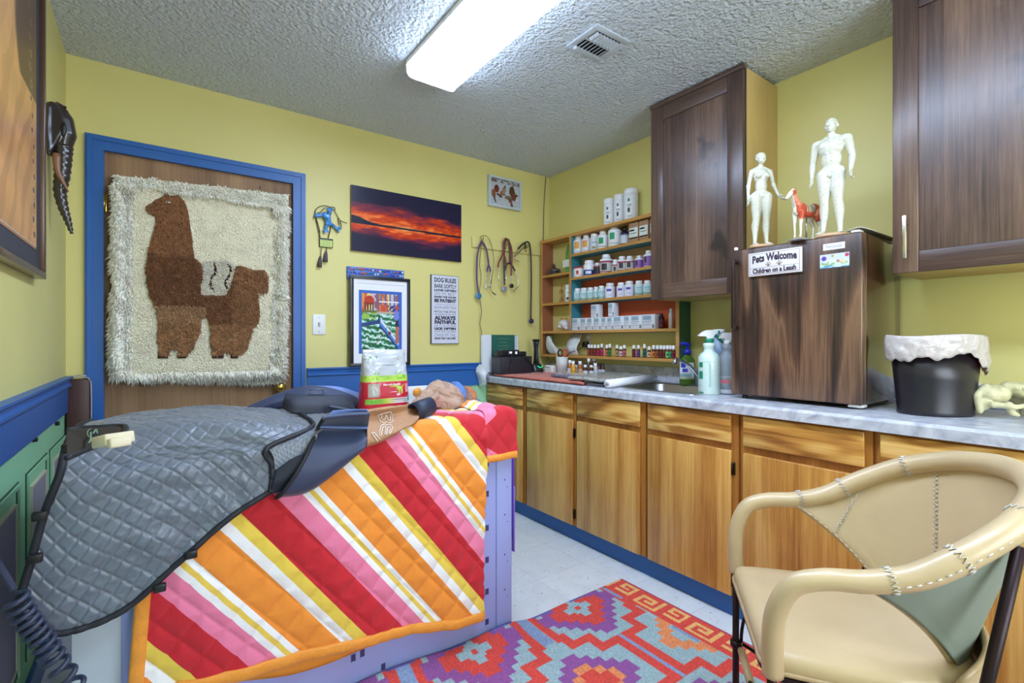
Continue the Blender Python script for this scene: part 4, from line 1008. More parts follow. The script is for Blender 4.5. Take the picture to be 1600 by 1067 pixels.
# horse
def horse():
    t = thing('horse_figurine', 'white and red anatomical horse figurine standing between the two white figurines', 'figurine', (0, 0, 0))
    h = .205; S = lambda *p: Vector(p) * h; mb = MB()
    def e(x, y, z, a, b_, c): mb.ell(S(x, y, z), (a * h, b_ * h, c * h), n=18)
    e(0, -.17, .575, .105, .17, .145); e(0, .02, .565, .11, .22, .130); e(0, .21, .60, .11, .155, .14)
    cap_chain(mb, [S(0, -.24, .63), S(0, -.33, .76), S(0, -.37, .88)], [.095 * h, .068 * h, .052 * h], n=14)
    cap_chain(mb, [S(0, -.37, .90), S(0, -.44, .86), S(0, -.52, .79), S(0, -.545, .76)], [.056 * h, .048 * h, .032 * h, .030 * h], n=14)
    for s_ in (-1, 1):
        cap_chain(mb, [S(s_ * .028, -.34, .94), S(s_ * .034, -.345, .99)], [.014 * h, .006 * h], n=8)
        cap_chain(mb, [S(s_ * .062, -.22, .52), S(s_ * .065, -.23, .40), S(s_ * .062, -.245, .27), S(s_ * .06, -.24, .10), S(s_ * .06, -.255, .03)], [.062 * h, .042 * h, .026 * h, .019 * h, .026 * h], n=12)
        cap_chain(mb, [S(s_ * .068, .24, .56), S(s_ * .072, .22, .42), S(s_ * .065, .30, .29), S(s_ * .062, .285, .12), S(s_ * .062, .265, .03)], [.085 * h, .055 * h, .028 * h, .020 * h, .027 * h], n=12)
    cap_chain(mb, [S(0, .345, .67), S(0, .41, .58), S(0, .42, .42), S(0, .41, .28)], [.026 * h, .030 * h, .030 * h, .014 * h], n=10)
    for k in range(8): e(0, -.30 - .012 * k, .72 + .032 * k, .012, .03, .022)
    def col(co):
        c = np.tile(np.array([[226, 222, 200]], dtype=float), (len(co), 1)); q = co / h
        n = fbm(q[:, 1] * 9, q[:, 2] * 9, 4)
        red = (q[:, 0] > .012) & (q[:, 2] > .36) & (q[:, 1] > -.44) & ~((q[:, 1] < -.28) & (q[:, 0] < .03))
        c[red] = (186, 74, 48)
        c[red & (n > .56)] = (214, 128, 96)
        ribs = red & (np.abs(q[:, 1] - .02) < .13) & (q[:, 2] > .53)
        c[ribs] = (96, 84, 72); c[ribs & (np.sin(q[:, 1] * 120) > 0)] = (190, 170, 140)
        rump = red & (q[:, 1] > .2); c[rump] = (166, 84, 66)
        c[(q[:, 2] < .055)] = (196, 170, 130)
        return lin(c / 255.)
    remeshed('body', mb, attr_mat('painted_model', .3), .0022, t, smooth_it=2, colfn=col)
    for x, y in ((0, -.05),): mk('support_rod', MB().lathe([(.003, 0), (.003, .1)], (0, 0, 0), 8), M_steel, t)
    mk('base', MB().box((-.03, -.075, -.006), (.03, .085, 0), bev=.002), mat('grey_base', (150, 146, 140), .5), t)
    p = onx(1262, 370, -.40); t.location = (p.x, p.y + .005, FZ1 + .0065); t.rotation_euler = (0, 0, face(-.86, .20))
horse()

# ---------------------------------------------------------------- waste bin with liner
bc = Vector((-.335, -2.445, .9055)); BM = Matrix.Translation(bc) @ Matrix.Rotation(R(-36), 4, 'Z')
bt = thing('waste_bin', 'oval black plastic waste bin with a crumpled white liner on the worktop', 'waste bin', bc)
def ring(a, hx, hy, z, amp=0): return BM @ Vector((hx * math.cos(a), hy * math.sin(a), z))
n = 72
def rim(a): return .240 + .010 * math.sin(2 * a + .6)
P = []
for f_, hx, hy in ((0, .112, .084), (.02, .116, .087), (.06, .114, .085), (.5, .124, .092), (1, .137, .100)):
    P.append([ring(2 * PI * j / n, hx, hy, f_ * rim(2 * PI * j / n)) for j in range(n + 1)])
for f_, hx, hy in ((.99, .133, .096), (.5, .120, .088), (.03, .110, .081)): P.append([ring(2 * PI * j / n, hx, hy, f_ * rim(2 * PI * j / n)) for j in range(n + 1)])
mb = MB().grid(P); mb.lathe([(0, .003), (1, .003)], n=36, sx=.111, sy=.082, M=BM)
mk('bin', mb, mat('black_bin', (30, 27, 34), .33, bump=(50, .1, .001)), bt)
P = []; rows = 16
for i in range(rows + 1):
    row = []
    for j in range(n * 2 + 1):
        a = 2 * PI * j / (n * 2); g = i / rows   # g: from inside up over the rim and down outside
        am = (a / (2 * PI)) % 1
        # how far the liner hangs down outside; a = -90 deg faces the camera
        drop = float(np.interp(math.degrees(a) % 360, [0, 60, 150, 195, 225, 250, 272, 300, 325, 345, 360], [.10, .08, .085, .085, .072, .080, .055, .095, .125, .12, .10])) + .004 * math.sin(11 * a) + .003 * math.sin(23 * a)
        ns = mnoise.noise(Vector((math.cos(a) * 5, math.sin(a) * 5, g * 3))) * .5 + mnoise.noise(Vector((math.cos(a) * 13, math.sin(a) * 13, g * 8))) * .35
        top = .270 + .003 * math.sin(3 * a)
        if g < .3: t_ = g / .3; hx, hy, z = .12 + .02 * t_, .085 + .02 * t_, .14 + (top - .14) * t_; k_ = .006
        elif g < .4: t_ = (g - .3) / .1; hx, hy, z = .14 + .008 * t_, .105 + .008 * t_, top; k_ = .002
        else: t_ = (g - .4) / .6; hx, hy, z = .148 + .004 * math.sin(t_ * PI) - .003 * t_, .113 + .004 * math.sin(t_ * PI) - .003 * t_, top - drop * t_; k_ = .014 * min(1, t_ * 3)
        row.append(ring(a, hx + ns * k_, hy + ns * k_, z + ns * .004 * (g > .45)))
    P.append(row)
mk('liner', MB().grid(P, thick=.0012), mat('liner_plastic', (206, 194, 188), .28, bump=(28, .8, .012), coat=.4, sss=.1), bt)
# ---------------------------------------------------------------- animal skull
sc_ = Vector((-.215, -2.625, .906)); SM = Matrix.Translation(sc_) @ Matrix.Rotation(R(-36), 4, 'Z')
mb = MB()
def se(x, y, z, a, b_, c, rz=0): mb.ell(SM @ Vector((x, y, z)), (a, b_, c), n=14, M=Matrix.Rotation(R(-36 + rz), 3, 'Z'))
def sc2(pts, rs): cap_chain(mb, [SM @ Vector(p) for p in pts], rs, n=8)
se(-.070, .01, .075, .050, .045, .034); se(-.105, .01, .045, .018, .030, .026)
sc2([(-.105, -.03, .045), (-.06, -.058, .040), (-.01, -.056, .048), (.03, -.045, .055)], [.011, .008, .008, .010])
sc2([(-.02, -.045, .098), (-.005, -.052, .075), (-.01, -.054, .05)], [.007, .006, .006])
sc2([(-.03, 0, .098), (.02, 0, .088), (.08, 0, .072), (.16, 0, .052), (.22, 0, .04)], [.020, .028, .026, .020, .014])
sc2([(.02, -.03, .06), (.07, -.03, .042), (.15, -.02, .032), (.22, -.006, .03)], [.016, .015, .010, .009]); sc2([(.02, .03, .06), (.07, .03, .042), (.15, .02, .032)], [.016, .015, .010])
sc2([(-.07, -.045, .045), (-.06, -.045, .020), (-.035, -.04, .012)], [.012, .010, .007])
for k in range(7): sc2([(.03 + .019 * k, -.031 + .002 * k, .032), (.033 + .019 * k, -.031 + .002 * k, .014)], [.008, .005])
for k in range(5): sc2([(.03 + .019 * k, .031, .032), (.033 + .019 * k, .031, .004)], [.008, .005])
sc2([(-.10, 0, .10), (-.13, 0, .07), (-.12, .0, .02)], [.012, .012, .010])
o = remeshed('animal_skull', mb, mat('bone', (206, 200, 158), .5, bump=(40, .5, .003), var=(22, .3)), .0032, smooth_it=2)
tag(o, 'pale animal skull lying on the worktop to the right of the black bin', 'skull')

# ---------------------------------------------------------------- at the sink
cw = .9055
def spray(label, x, y, z, w, h, bodym, trigm, neckm, rot, lab=None):
    t = thing('spray_bottle', label, 'spray bottle', (x, y, z), 'spray bottles by the fridge'); r = w / 2; k = h
    prof = [(0, 0), (r * .94, 0), (r, k * .015), (r, k * .45), (r * .97, k * .58), (r * .80, k * .63), (r * .50, k * .665), (r * .47, k * .70), (r * .50, k * .72), (r * .56, k * .75), (r * .56, k * .79), (r * .4, k * .80), (0, k * .80)]
    mk('bottle', MB().lathe(prof, (x, y, z), 28), bodym, t)
    mk('collar', MB().lathe([(0, k * .80), (r * .40, k * .80), (r * .42, k * .865), (r * .3, k * .868), (0, k * .868)], (x, y, z), 24), neckm, t)
    M = Matrix.Translation((x, y, z)) @ Matrix.Rotation(rot, 4, 'Z')
    mb = MB()
    poly = [(-r * 1.05, k * .905), (-r * .95, k * .93), (-r * .6, k * .975), (-r * .3, k * .998), (r * .3, k * 1.0), (r * .75, k * .985), (r * .78, k * .95), (r * .5, k * .93), (r * .28, k * .868), (-r * .28, k * .868), (-r * .34, k * .90), (-r * .6, k * .905)]
    mb.prism(poly, lambda a, b_: M @ Vector((a, -.011, b_)), M.to_3x3() @ Vector((0, .022, 0)))
    mk('spray_head', mb, trigm, t)
    mk('trigger', MB().tube([M @ Vector(p) for p in ((r * .3, 0, k * .93), (r * .75, 0, k * .90), (r * 1.0, 0, k * .85), (r * 1.35, 0, k * .80))], [.006, .0055, .005, .004], 8, flat=1.4), neckm, t)
    mk('nozzle', MB().tube([M @ Vector(p) for p in ((r * .76, 0, k * .967), (r * 1.0, 0, k * .967))], .008, 10), neckm, t)
    if lab:
        a0 = math.atan2(CAM.y - y, CAM.x - x); mb = MB(); ms = []
        for (z0, z1, a1, a2, c) in lab:
            P = [[(x + (r + .0006) * math.cos(a0 + R(a1 + (a2 - a1) * j / 6)), y + (r + .0006) * math.sin(a0 + R(a1 + (a2 - a1) * j / 6)), z + k * zz) for j in range(7)] for zz in (z0, z1)]
            mb.grid(P, mi=len(ms)); ms.append(cm(c))
        mk('label', mb, ms, t, recalc=False)
    return t
M_haze = mat('hazy_bottle', (206, 226, 218), .22, sss=.15, coat=.3)
GRN = (26, 134, 100)
p = onx(1108, 600, -.40)
labs = [(.42, .50, -62, -34, GRN), (.24, .36, -62, -34, GRN), (.02, .04, -62, -30, GRN), (.08, .12, -55, -38, (200, 210, 206))]
labs += [(.13 + .03 * i, .1335 + .03 * i, -4, (14 if i % 2 else 20), (110, 160, 150)) for i in range(12)] + [(.12, .48, 4, 5.5, (80, 140, 130)), (.5, .505, -30, 30, (120, 150, 140))]
spray('hazy white spray bottle with green print and white trigger in front of the sink', p.x, p.y, cw, .098, .302, M_haze, M_white, mat('green_collar', GRN, .4), math.atan2(.59, -.81) + PI, labs)
p = onx(1136, 600, -.33)
spray('clear spray bottle with a white trigger and pink label half behind the fridge', p.x, p.y, cw, .085, .29, mat('clear_bottle', (206, 214, 222), .12, trans=.55), M_white, M_white, math.atan2(.59, -.81) + PI, [(.18, .24, -50, 20, (214, 120, 130)), (.27, .30, -50, 40, (170, 170, 180)), (.02, .08, -50, 40, (200, 205, 214))])
p = onx(1124, 560, -.16)
jug = thing('blue_jug', 'pale blue plastic jug with a clipped cap behind the spray bottles', 'jug', (p.x, p.y, cw))
mb = MB().lathe([(0, 0), (.07, 0), (.075, .01), (.077, .10), (.074, .18), (.06, .235), (.045, .255), (.044, .285), (0, .286)], (p.x, p.y, cw), 28)
mk('body', mb, mat('pale_blue_plastic', (160, 188, 222), .2, trans=.35), jug)
mk('cap', MB().lathe([(0, .286), (.03, .286), (.03, .31), (0, .311)], (p.x, p.y, cw), 20), M_capw, jug)
p = onx(1074, 590, -.075)
sp = thing('soap_dispenser', 'green hand soap bottle with a blue pump behind the faucet', 'soap bottle', (p.x, p.y, cw))
mk('bottle', MB().lathe([(0, 0), (.046, 0), (.050, .006), (.050, .12), (.044, .145), (.022, .165), (.018, .175), (0, .176)], (p.x, p.y, cw), 26, sy=.8), mat('green_soap', (92, 128, 52), .15, trans=.3), sp)
a0 = math.atan2(CAM.y - p.y, CAM.x - p.x); mb = MB(); ms = []
for (z0, z1, a1, a2, c) in ((.035, .128, -60, 60, (222, 226, 232)), (.10, .125, -45, -5, (46, 56, 170)), (.075, .095, -30, 10, (60, 60, 170)), (.05, .066, -55, 40, (150, 190, 196)), (.036, .046, -60, 60, (180, 200, 150))):
    P = [[(p.x + (.0508) * math.cos(a0 + R(a1 + (a2 - a1) * j / 8)), p.y + .0508 * .8 * math.sin(a0 + R(a1 + (a2 - a1) * j / 8)) , cw + zz) for j in range(9)] for zz in (z0, z1)]
    mb.grid(np.array(P) + np.array([-.0006 * len(ms), 0, 0]), mi=len(ms)); ms.append(cm(c))
mk('label', mb, ms, sp, recalc=False)
mb = MB().lathe([(0, .172), (.021, .172), (.023, .196), (.018, .2), (.007, .203), (.006, .222), (0, .222)], (p.x, p.y, cw), 18)
mb.tube([(p.x + .012, p.y - .012, cw + .226), (p.x, p.y, cw + .230), (p.x - .02, p.y + .014, cw + .236), (p.x - .036, p.y + .026, cw + .228)], [.009, .012, .010, .006], 10)
mk('pump', mb, mat('blue_pump', (34, 44, 170), .3), sp)
fc = thing('faucet', 'chrome swivel faucet over the steel sink', 'faucet', (-.085, -1.40, cw))
b0 = onx(1098, 598, -.085); tip = onx(1056, 563, -.255)
mb = MB().lathe([(0, 0), (.028, 0), (.028, .006), (.020, .012), (.017, .05), (.012, .058), (0, .06)], (b0.x, b0.y, cw), 20)
mk('base', mb, M_chrome, fc)
mb = MB().tube(catmull([(b0.x, b0.y, cw + .04), (b0.x - .03, b0.y + .01, cw + .06), tuple(b0.lerp(tip, .5) + Vector((0, 0, .035))), tuple(tip + Vector((.012, 0, .006))), tuple(tip + Vector((-.008, 0, .0)))], 20), .0095, 12)
mb.lathe([(0, -.022), (.012, -.022), (.013, -.006), (.010, .004), (0, .005)], tuple(tip + Vector((-.008, 0, 0))), 16)
mk('spout', mb, M_chrome, fc)
mk('lever', MB().tube([(b0.x + .005, b0.y - .002, cw + .058), (b0.x + .02, b0.y - .01, cw + .085), (b0.x + .022, b0.y - .05, cw + .092)], [.007, .006, .005], 8), M_chrome, fc)

# ---------------------------------------------------------------- left end of the worktop
P0 = [(-.585, -.06), (-.40, -.045), (-.10, -.14), (-.16, -.42), (-.36, -.80), (-.50, -1.02), (-.598, -.99), (-.598, -.5)]
uu, vv = np.meshgrid(np.linspace(0, 1, 60), np.linspace(0, 1, 40))
A, B_, C_, D_ = [np.array(q) for q in ((-.597, -.10), (-.12, -.09), (-.30, -.70), (-.597, -1.0))]
XY = (A * (1 - uu[..., None]) + D_ * uu[..., None]) * (1 - vv[..., None]) + (B_ * (1 - uu[..., None]) + C_ * uu[..., None]) * vv[..., None]
Z_ = .917 + .006 * fbm(XY[..., 0] * 14, XY[..., 1] * 14, 2) + .004 * sstep(.0, .06, np.minimum(np.minimum(uu, 1 - uu), np.minimum(vv, 1 - vv)))
P = np.concatenate([XY, Z_[..., None]], axis=2)
o = mk('towel', MB().grid(P, thick=.0105), mat('coral_towel', (212, 92, 66), .95, bump=(180, 1.0, .006), var=(26, .28), sheen=.4)); tag(o, 'coral red terry towel spread on the left end of the worktop', 'towel')
# black box with gadgets
bb = thing('black_box', 'black electronics box on the towel end of the worktop near the corner', 'box', (-.47, -.16, .922))
mk('case', MB().box((-.60, -.20, .922), (-.33, -.07, 1.045), bev=.006, M=Matrix.Identity(4)), mat('black_case', (38, 36, 44), .5), bb)
mk('side_face', MB().box((-.603, -.19, .93), (-.5995, -.08, 1.035), bev=.001), mat('grey_case_side', (74, 76, 80), .55), bb)
t = thing('charger_unit', 'small black charger unit with lit display lying on the black box', 'charger', (-.47, -.14, 1.0455))
mb = MB().box((-.595, -.185, 1.0455), (-.535, -.10, 1.085), bev=.004).box((-.53, -.18, 1.0455), (-.43, -.10, 1.090), bev=.005).box((-.42, -.165, 1.0455), (-.355, -.11, 1.078), bev=.005)
mk('case', mb, mat('navy_black', (26, 26, 34), .35), t)
mk('display', MB().box((-.520, -.1815, 1.066), (-.497, -.1802, 1.079)).box((-.468, -.1815, 1.062), (-.452, -.1802, 1.079)), mat('display_lit', (210, 225, 240), .4, emis=((210, 225, 245), .5)), t)
mb = MB().tube(catmull([(-.50, -.185, 1.056), (-.52, -.206, 1.04), (-.52, -.208, .99), (-.535, -.208, .96)], 16), .0045, 8).tube(catmull([(-.40, -.17, 1.055), (-.40, -.207, 1.035), (-.36, -.208, 1.0), (-.32, -.205, .96), (-.31, -.2, .925)], 20), .003, 8)
mk('cable', mb, M_black, t)
# binder / cards leaning on the wall
t = thing('spiral_booklet', 'white spiral booklet with a green cover leaning behind the black box', 'booklet', (-.50, -.03, .93))
a, b_ = ony(752, 523, -.03), ony(810, 578, -.03)
for i in range(3): mk('page', MB().box((a.x + .004 * i, -.028 - .004 * i, .93), (b_.x - .03 + .012 * i, -.0265 - .004 * i, a.z - .002 * i)), cm((226, 230, 236)), t)
g0, g1 = ony(768, 523, -.04), ony(804, 552, -.04)
mk('cover', MB().box((g0.x, -.0415, .95), (g1.x, -.0395, g0.z)), cm((38, 98, 84)), t)
mb = MB()
for i, (w_, s_) in enumerate(((.11, .016), (.07, .016), (.10, .012), (.08, .016))): mb.box(((g0.x + g1.x - w_) / 2, -.0423, g0.z - .031 - .026 * i), ((g0.x + g1.x + w_) / 2, -.0416, g0.z - .026 - .026 * i))
mk('print_lines', mb, cm((96, 134, 100)), t, recalc=False)
mb = MB()
for i in range(12): mb.tube([(g1.x + .012 + .008 * math.cos(q), -.042 + .006 * math.sin(q), g0.z - .006 - .02 * i) for q in np.linspace(0, 2 * PI, 9)], .0012, 5)
mk('spiral', mb, cm((60, 70, 130)), t)
# hair clipper on its stand
p = ony(838, 575, -.13); cx, cy = p.x, p.y
t = thing('hair_clipper', 'black cordless clipper standing in its charging dock with a green light', 'clipper', (cx, cy, .91))
dock = mk('charging_dock', MB().lathe([(0, 0), (.052, 0), (.054, .008), (.050, .02), (.040, .05), (.032, .062), (0, .062)], (cx, cy, .9225), 28, sx=1.1, sy=.8), mat('dock_black', (34, 36, 42), .3), t)
mb = MB(); mb.tube([(cx, cy, .985), (cx - .002, cy, 1.03), (cx - .003, cy, 1.09), (cx - .003, cy, 1.13), (cx - .003, cy, 1.15)], [.028, .023, .020, .026, .028], 16, flat=.7)
mk('clipper_body', mb, mat('clipper_black', (40, 42, 52), .3), t)
mk('blade', MB().box((cx - .028, cy - .014, 1.15), (cx + .022, cy + .012, 1.166), bev=.003), M_black, t)
mb = MB(); mb.tube([(cx - .024, cy - .046, .970), (cx, cy - .050, .957), (cx + .024, cy - .046, .970)], .0028, 8); mk('light', mb, mat('green_led', (30, 190, 130), .4, emis=((30, 220, 150), .8)), t)
# adapter
t = thing('power_adapter', 'white rounded adapter with a thin black cable left of the cup', 'adapter', (-.16, -.22, .907))
mk('case', MB().box((-.20, -.27, .9065), (-.12, -.17, .975), bev=.014), M_white, t)
mk('cable', MB().tube(catmull([(-.2, -.24, .96), (-.26, -.24, .965), (-.29, -.25, .93), (-.26, -.3, .912), (-.22, -.36, .912)], 20), .0022, 6), M_black, t)
# cup with scissors
p = onx(878, 580, -.17)
t = thing('white_cup', 'white plastic cup holding scissors beside the amber bottle tray', 'cup', (p.x, p.y, cw))
mb = MB().lathe([(0, 0), (.036, 0), (.043, .115), (.041, .115), (.034, .006), (0, .006)], (p.x, p.y, .925), 26)
mk('cup', mb, mat('cup_white', (222, 222, 220), .4), t); 
mk('tub', MB().lathe([(0, 0), (.046, 0), (.048, .019), (0, .019)], (p.x, p.y, cw), 24), M_white, t)
s_ = thing('scissors', 'scissors with black and red loop handles standing in the white cup', 'scissors', (p.x, p.y, .95))
for dx, c in ((-.012, (36, 30, 32)), (.020, (206, 74, 50))):
    hm = MB(); ccx = p.x + dx * .81; ccy = p.y - dx * .59 - .01 * 0; ccz = 1.068
    hm.tube([(ccx + .81 * .015 * math.cos(q) , ccy - .59 * .015 * math.cos(q), ccz + .024 * math.sin(q)) for q in np.linspace(0, 2 * PI, 20)[:-1]], .0055, 8, closed=True)
    hm.tube([(ccx, ccy, ccz - .024), (p.x, p.y, .99)], .005, 8); mk('handle', hm, cm(c), s_)
mk('blade', MB().tube([(p.x, p.y, .995), (p.x + .002, p.y, .935)], [.006, .003], 6, flat=.4), M_steel, s_)
q = MB().tube([(p.x - .02, p.y + .01, .94), (p.x - .03, p.y + .025, 1.07)], [.0035, .0035], 8); tag(mk('pencil', q, cm((222, 186, 110))), 'light wooden pencil leaning in the white cup', 'pencil')
# patterned flat case
mb = MB().box((-.40, -.78, .918), (-.30, -.58, .934), bev=.004, M=None)
def patt(u, v): 
    c = np.empty(u.shape + (3,)); c[:] = (150, 150, 170); n = fbm(u * 22, v * 22, 3, 2)
    return mixc(mixc(c, (60, 62, 96), (n > .55) * 1.), (206, 200, 206), (n < .4) * 1.)
t = thing('patterned_case', 'flat case with a speckled blue grey pattern between the towel and the foil pack', 'case', (-.42, -.72, .925))
q0, q1 = onz(850, 589, .93), onz(884, 592, .93)
mk('case', MB().box((-.50, -.80, .9285), (-.36, -.60, .944), bev=.004), mat('case_speckle', (120, 122, 150), .4, var=(120, .8)), t)
picture('cover', (-.498, -.798, .9446), (.136, 0, 0), (0, .196, 0), 40, 50, patt, attr_mat('print_gloss'), t)
# foil wrapped pack with a white roll
t = thing('wrapped_pack', 'long pack in clear plastic with a white paper roll lying before the sink', 'package', (-.33, -.97, .906))
uu, vv = np.meshgrid(np.linspace(0, 1, 70), np.linspace(0, 1, 50))
A, B_, C_, D_ = [np.array(q) for q in ((-.575, -.84), (-.575, -1.16), (-.06, -1.04), (-.10, -.70))]
XY = (A * (1 - uu[..., None]) + D_ * uu[..., None]) * (1 - vv[..., None]) + (B_ * (1 - uu[..., None]) + C_ * uu[..., None]) * vv[..., None]
Z_ = .926 + .014 * fbm(XY[..., 0] * 22, XY[..., 1] * 22, 12) 
mk('plastic_wrap', MB().grid(np.concatenate([XY, Z_[..., None]], axis=2), thick=.017), mat('wrap_plastic', (176, 180, 176), .15, bump=(60, .9, .01), var=(40, .35), coat=.7), t)
mb = MB().tube([(-.59, -1.165, .929), (-.05, -1.045, .929)], .022, 20).tube([(-.592, -1.166, .929), (-.588, -1.165, .929)], .010, 12, 1)
mk('paper_roll', mb, [mat('roll_white', (232, 232, 238), .45), cm((170, 170, 180))], t)
mk('grey_edge', MB().box((-.56, -1.10, .908), (-.10, -.98, .922), bev=.003), cm((120, 122, 130)), t)
# round tray with little bottles
p = onx(914, 585, -.17); tx, ty = p.x, p.y
t = thing('wicker_tray', 'round woven cream tray crowded with small amber bottles', 'tray', (tx, ty, cw))
mb = MB().lathe([(0, 0), (.10, 0), (.14, .022), (.147, .038), (.141, .038), (.134, .026), (.098, .010), (0, .010)], (tx, ty, cw), 40)
mk('tray', mb, mat('cream_wicker', (216, 204, 168), .7, bump=(120, 1, .006)), t)
mb = MB()
for q in range(2): mb.tube([(tx + .146 * math.cos(a), ty + .146 * math.sin(a), cw + .034 + .004 * math.sin(a * 40 + q * PI)) for a in np.linspace(0, 2 * PI, 161)[:-1]], .0035, 5, closed=True)
mk('rim', mb, MATS['cream_wicker'], t)
AMB = mat('amber_glass', (150, 80, 26), .12, coat=.5); AMB2 = mat('amber_glass_dark', (70, 36, 20), .12, coat=.5); YG = mat('yellow_oil', (206, 150, 30), .12, coat=.5); CG = mat('clear_grey', (196, 196, 190), .12, coat=.5)
bl = [(300, -.06, .104, AMB, (196, 192, 214), 'amber bottle with a lilac label, leftmost in the tray'), (365, -.08, .100, YG, None, 'bottle of bright yellow oil in the tray'), (403, -.02, .092, CG, (210, 212, 200), 'clear pale bottle with a grey cap in the tray'),
      (442, -.07, .098, AMB, (190, 150, 110), 'amber bottle with a tan label beside the clear pale one'), (497, -.08, .074, AMB2, (200, 204, 214), 'short dark bottle with a white label, front of tray'), (533, .03, .112, AMB2, (110, 80, 50), 'tall dark bottle, left one of the back pair in the tray'),
      (588, .05, .116, AMB2, (190, 190, 200), 'tall dark bottle, right one of the back pair in the tray'), (560, -.075, .072, AMB2, (206, 206, 214), 'short dark bottle in the middle front of the tray'), (602, -.06, .084, CG, (190, 196, 214), 'grey labelled bottle right of the tray centre'), (640, -.03, .082, AMB2, (196, 200, 214), 'dark bottle with pale label near the right rim'), (677, -.02, .080, AMB2, (206, 206, 212), 'rightmost dark bottle with a white label in the tray')]
for i, (c, dd, h, m, lc, lb) in enumerate(bl):
    px = c5(c); fwd = Vector((math.sin(YAW), math.cos(YAW), 0)); d0 = (Vector((tx, ty, 0)) - Vector((CAM.x, CAM.y, 0))).dot(fwd) + dd
    lat = (px - 800) / F_PX * d0; q = Vector((CAM.x, CAM.y, 0)) + fwd * d0 + Vector((fwd.y, -fwd.x, 0)) * lat
    if (q.xy - Vector((tx, ty))).length > .118: q.xy = Vector((tx, ty)) + (q.xy - Vector((tx, ty))).normalized() * .118
    bottle('amber_bottle', lb, 'bottle', 'small bottles in the wicker tray', q.x, q.y, cw + .0165, .034, h, body=m, cap=M_capw if i not in (2, 9, 10) else M_black, neck=.62, caph=.2, shoulder=.66, bands=((.08, .5, lc),) if lc else ())
# white plastic scrap at the corner end
P = surf([[(-.66, -.02, .99), (-.66, -.06, .97), (-.64, -.09, .93)], [(-.70, -.03, .95), (-.69, -.07, .93), (-.66, -.10, .915)], [(-.675, -.02, .885), (-.675, -.07, .885), (-.66, -.1, .88)], [(-.66, -.02, .83), (-.66, -.05, .84), (-.64, -.08, .85)]], 14, 14)
o = mk('plastic_sack', MB().grid(P, thick=.006), MATS['clear_white_plastic']); tag(o, 'crumpled white plastic hanging at the corner end of the worktop', 'bag')

# ---------------------------------------------------------------- sheepskin llama hanging on the door
def tufts(name, P, D, L, r, cols, parent, material, bend=(0, 0, -.4), jit=.35):
    """one mesh of tapering wool locks rooted at P"""
    n = len(P); D = D + rng.normal(0, jit, D.shape); D /= np.linalg.norm(D, axis=1, keepdims=True)
    L = L * rng.uniform(.7, 1.3, n); a = np.cross(D, rng.normal(0, 1, D.shape)); a /= np.linalg.norm(a, axis=1, keepdims=True); b = np.cross(D, a)
    ring = []
    bend = np.array(bend)
    for f, rr in ((0, 1.0), (.55, .8)):
        c = P + D * (L * f)[:, None] + bend * (L * f * f)[:, None]
        for k in range(3): q = 2 * PI * k / 3; ring.append(c + (a * math.cos(q) + b * math.sin(q)) * (r * rr))
    tip = P + D * L[:, None] + bend * L[:, None]
    V = np.stack(ring + [tip], axis=1).reshape(-1, 3)
    base = (np.arange(n) * 7)[:, None]
    quads = np.concatenate([base + np.array([k, (k + 1) % 3, 3 + (k + 1) % 3, 3 + k]) for k in range(3)])
    tris = np.concatenate([base + np.array([3 + k, 3 + (k + 1) % 3, 6]) for k in range(3)])
    me = bpy.data.meshes.new(name)
    me.vertices.add(len(V)); me.vertices.foreach_set('co', V.ravel())
    nl = quads.size + tris.size; me.loops.add(nl); me.loops.foreach_set('vertex_index', np.concatenate([quads.ravel(), tris.ravel()]))
    me.polygons.add(len(quads) + len(tris)); me.polygons.foreach_set('loop_start', np.concatenate([np.arange(len(quads)) * 4, quads.size + np.arange(len(tris)) * 3]))
    me.polygons.foreach_set('use_smooth', [True] * (len(quads) + len(tris)))
    me.update(calc_edges=True)
    at = me.color_attributes.new('col', 'FLOAT_COLOR', 'POINT')
    cc = np.ones((n, 7, 4), dtype=np.float32); cc[:, :, :3] = lin(np.clip(cols, 0, 255) / 255.)[:, None, :]; at.data.foreach_set('color', cc.ravel())
    me.materials.append(material)
    return link(name, me, parent)
def c2(x, y, yy=-.035): p = ony(120 + x / 2.318, 200 + y / 2.318, yy); return (p.x, p.z)
def inpoly(X, Z, poly):
    ins = np.zeros(X.shape, bool); k = len(poly)
    for i in range(k):
        (x0, z0), (x1, z1) = poly[i], poly[(i + 1) % k]
        c = ((z0 > Z) != (z1 > Z)) & (X < (x1 - x0) * (Z - z0) / (z1 - z0 + 1e-12) + x0); ins ^= c
    return ins
M_wool = attr_mat('wool', .9, spec=.1, sheen=.2)
hg = thing('sheepskin_hanging', 'cream sheepskin wall hanging with a brown llama covering the door', 'wall hanging', (-2.31, 0, .92))
TL, TR, BR, BL = [np.array(c2(*q)) for q in ((135, 168), (768, 242), (752, 920), (122, 905))]
iTL, iTR, iBR, iBL = [np.array(c2(*q)) for q in ((208, 205), (716, 288), (700, 878), (196, 888))]
bk = MB().prism([tuple(TL), tuple(TR), tuple(BR), tuple(BL)], lambda a, b_: (a, -.004, b_), (0, -.024, 0)); mk('backing', bk, mat('hide', (214, 206, 176), .9), hg)
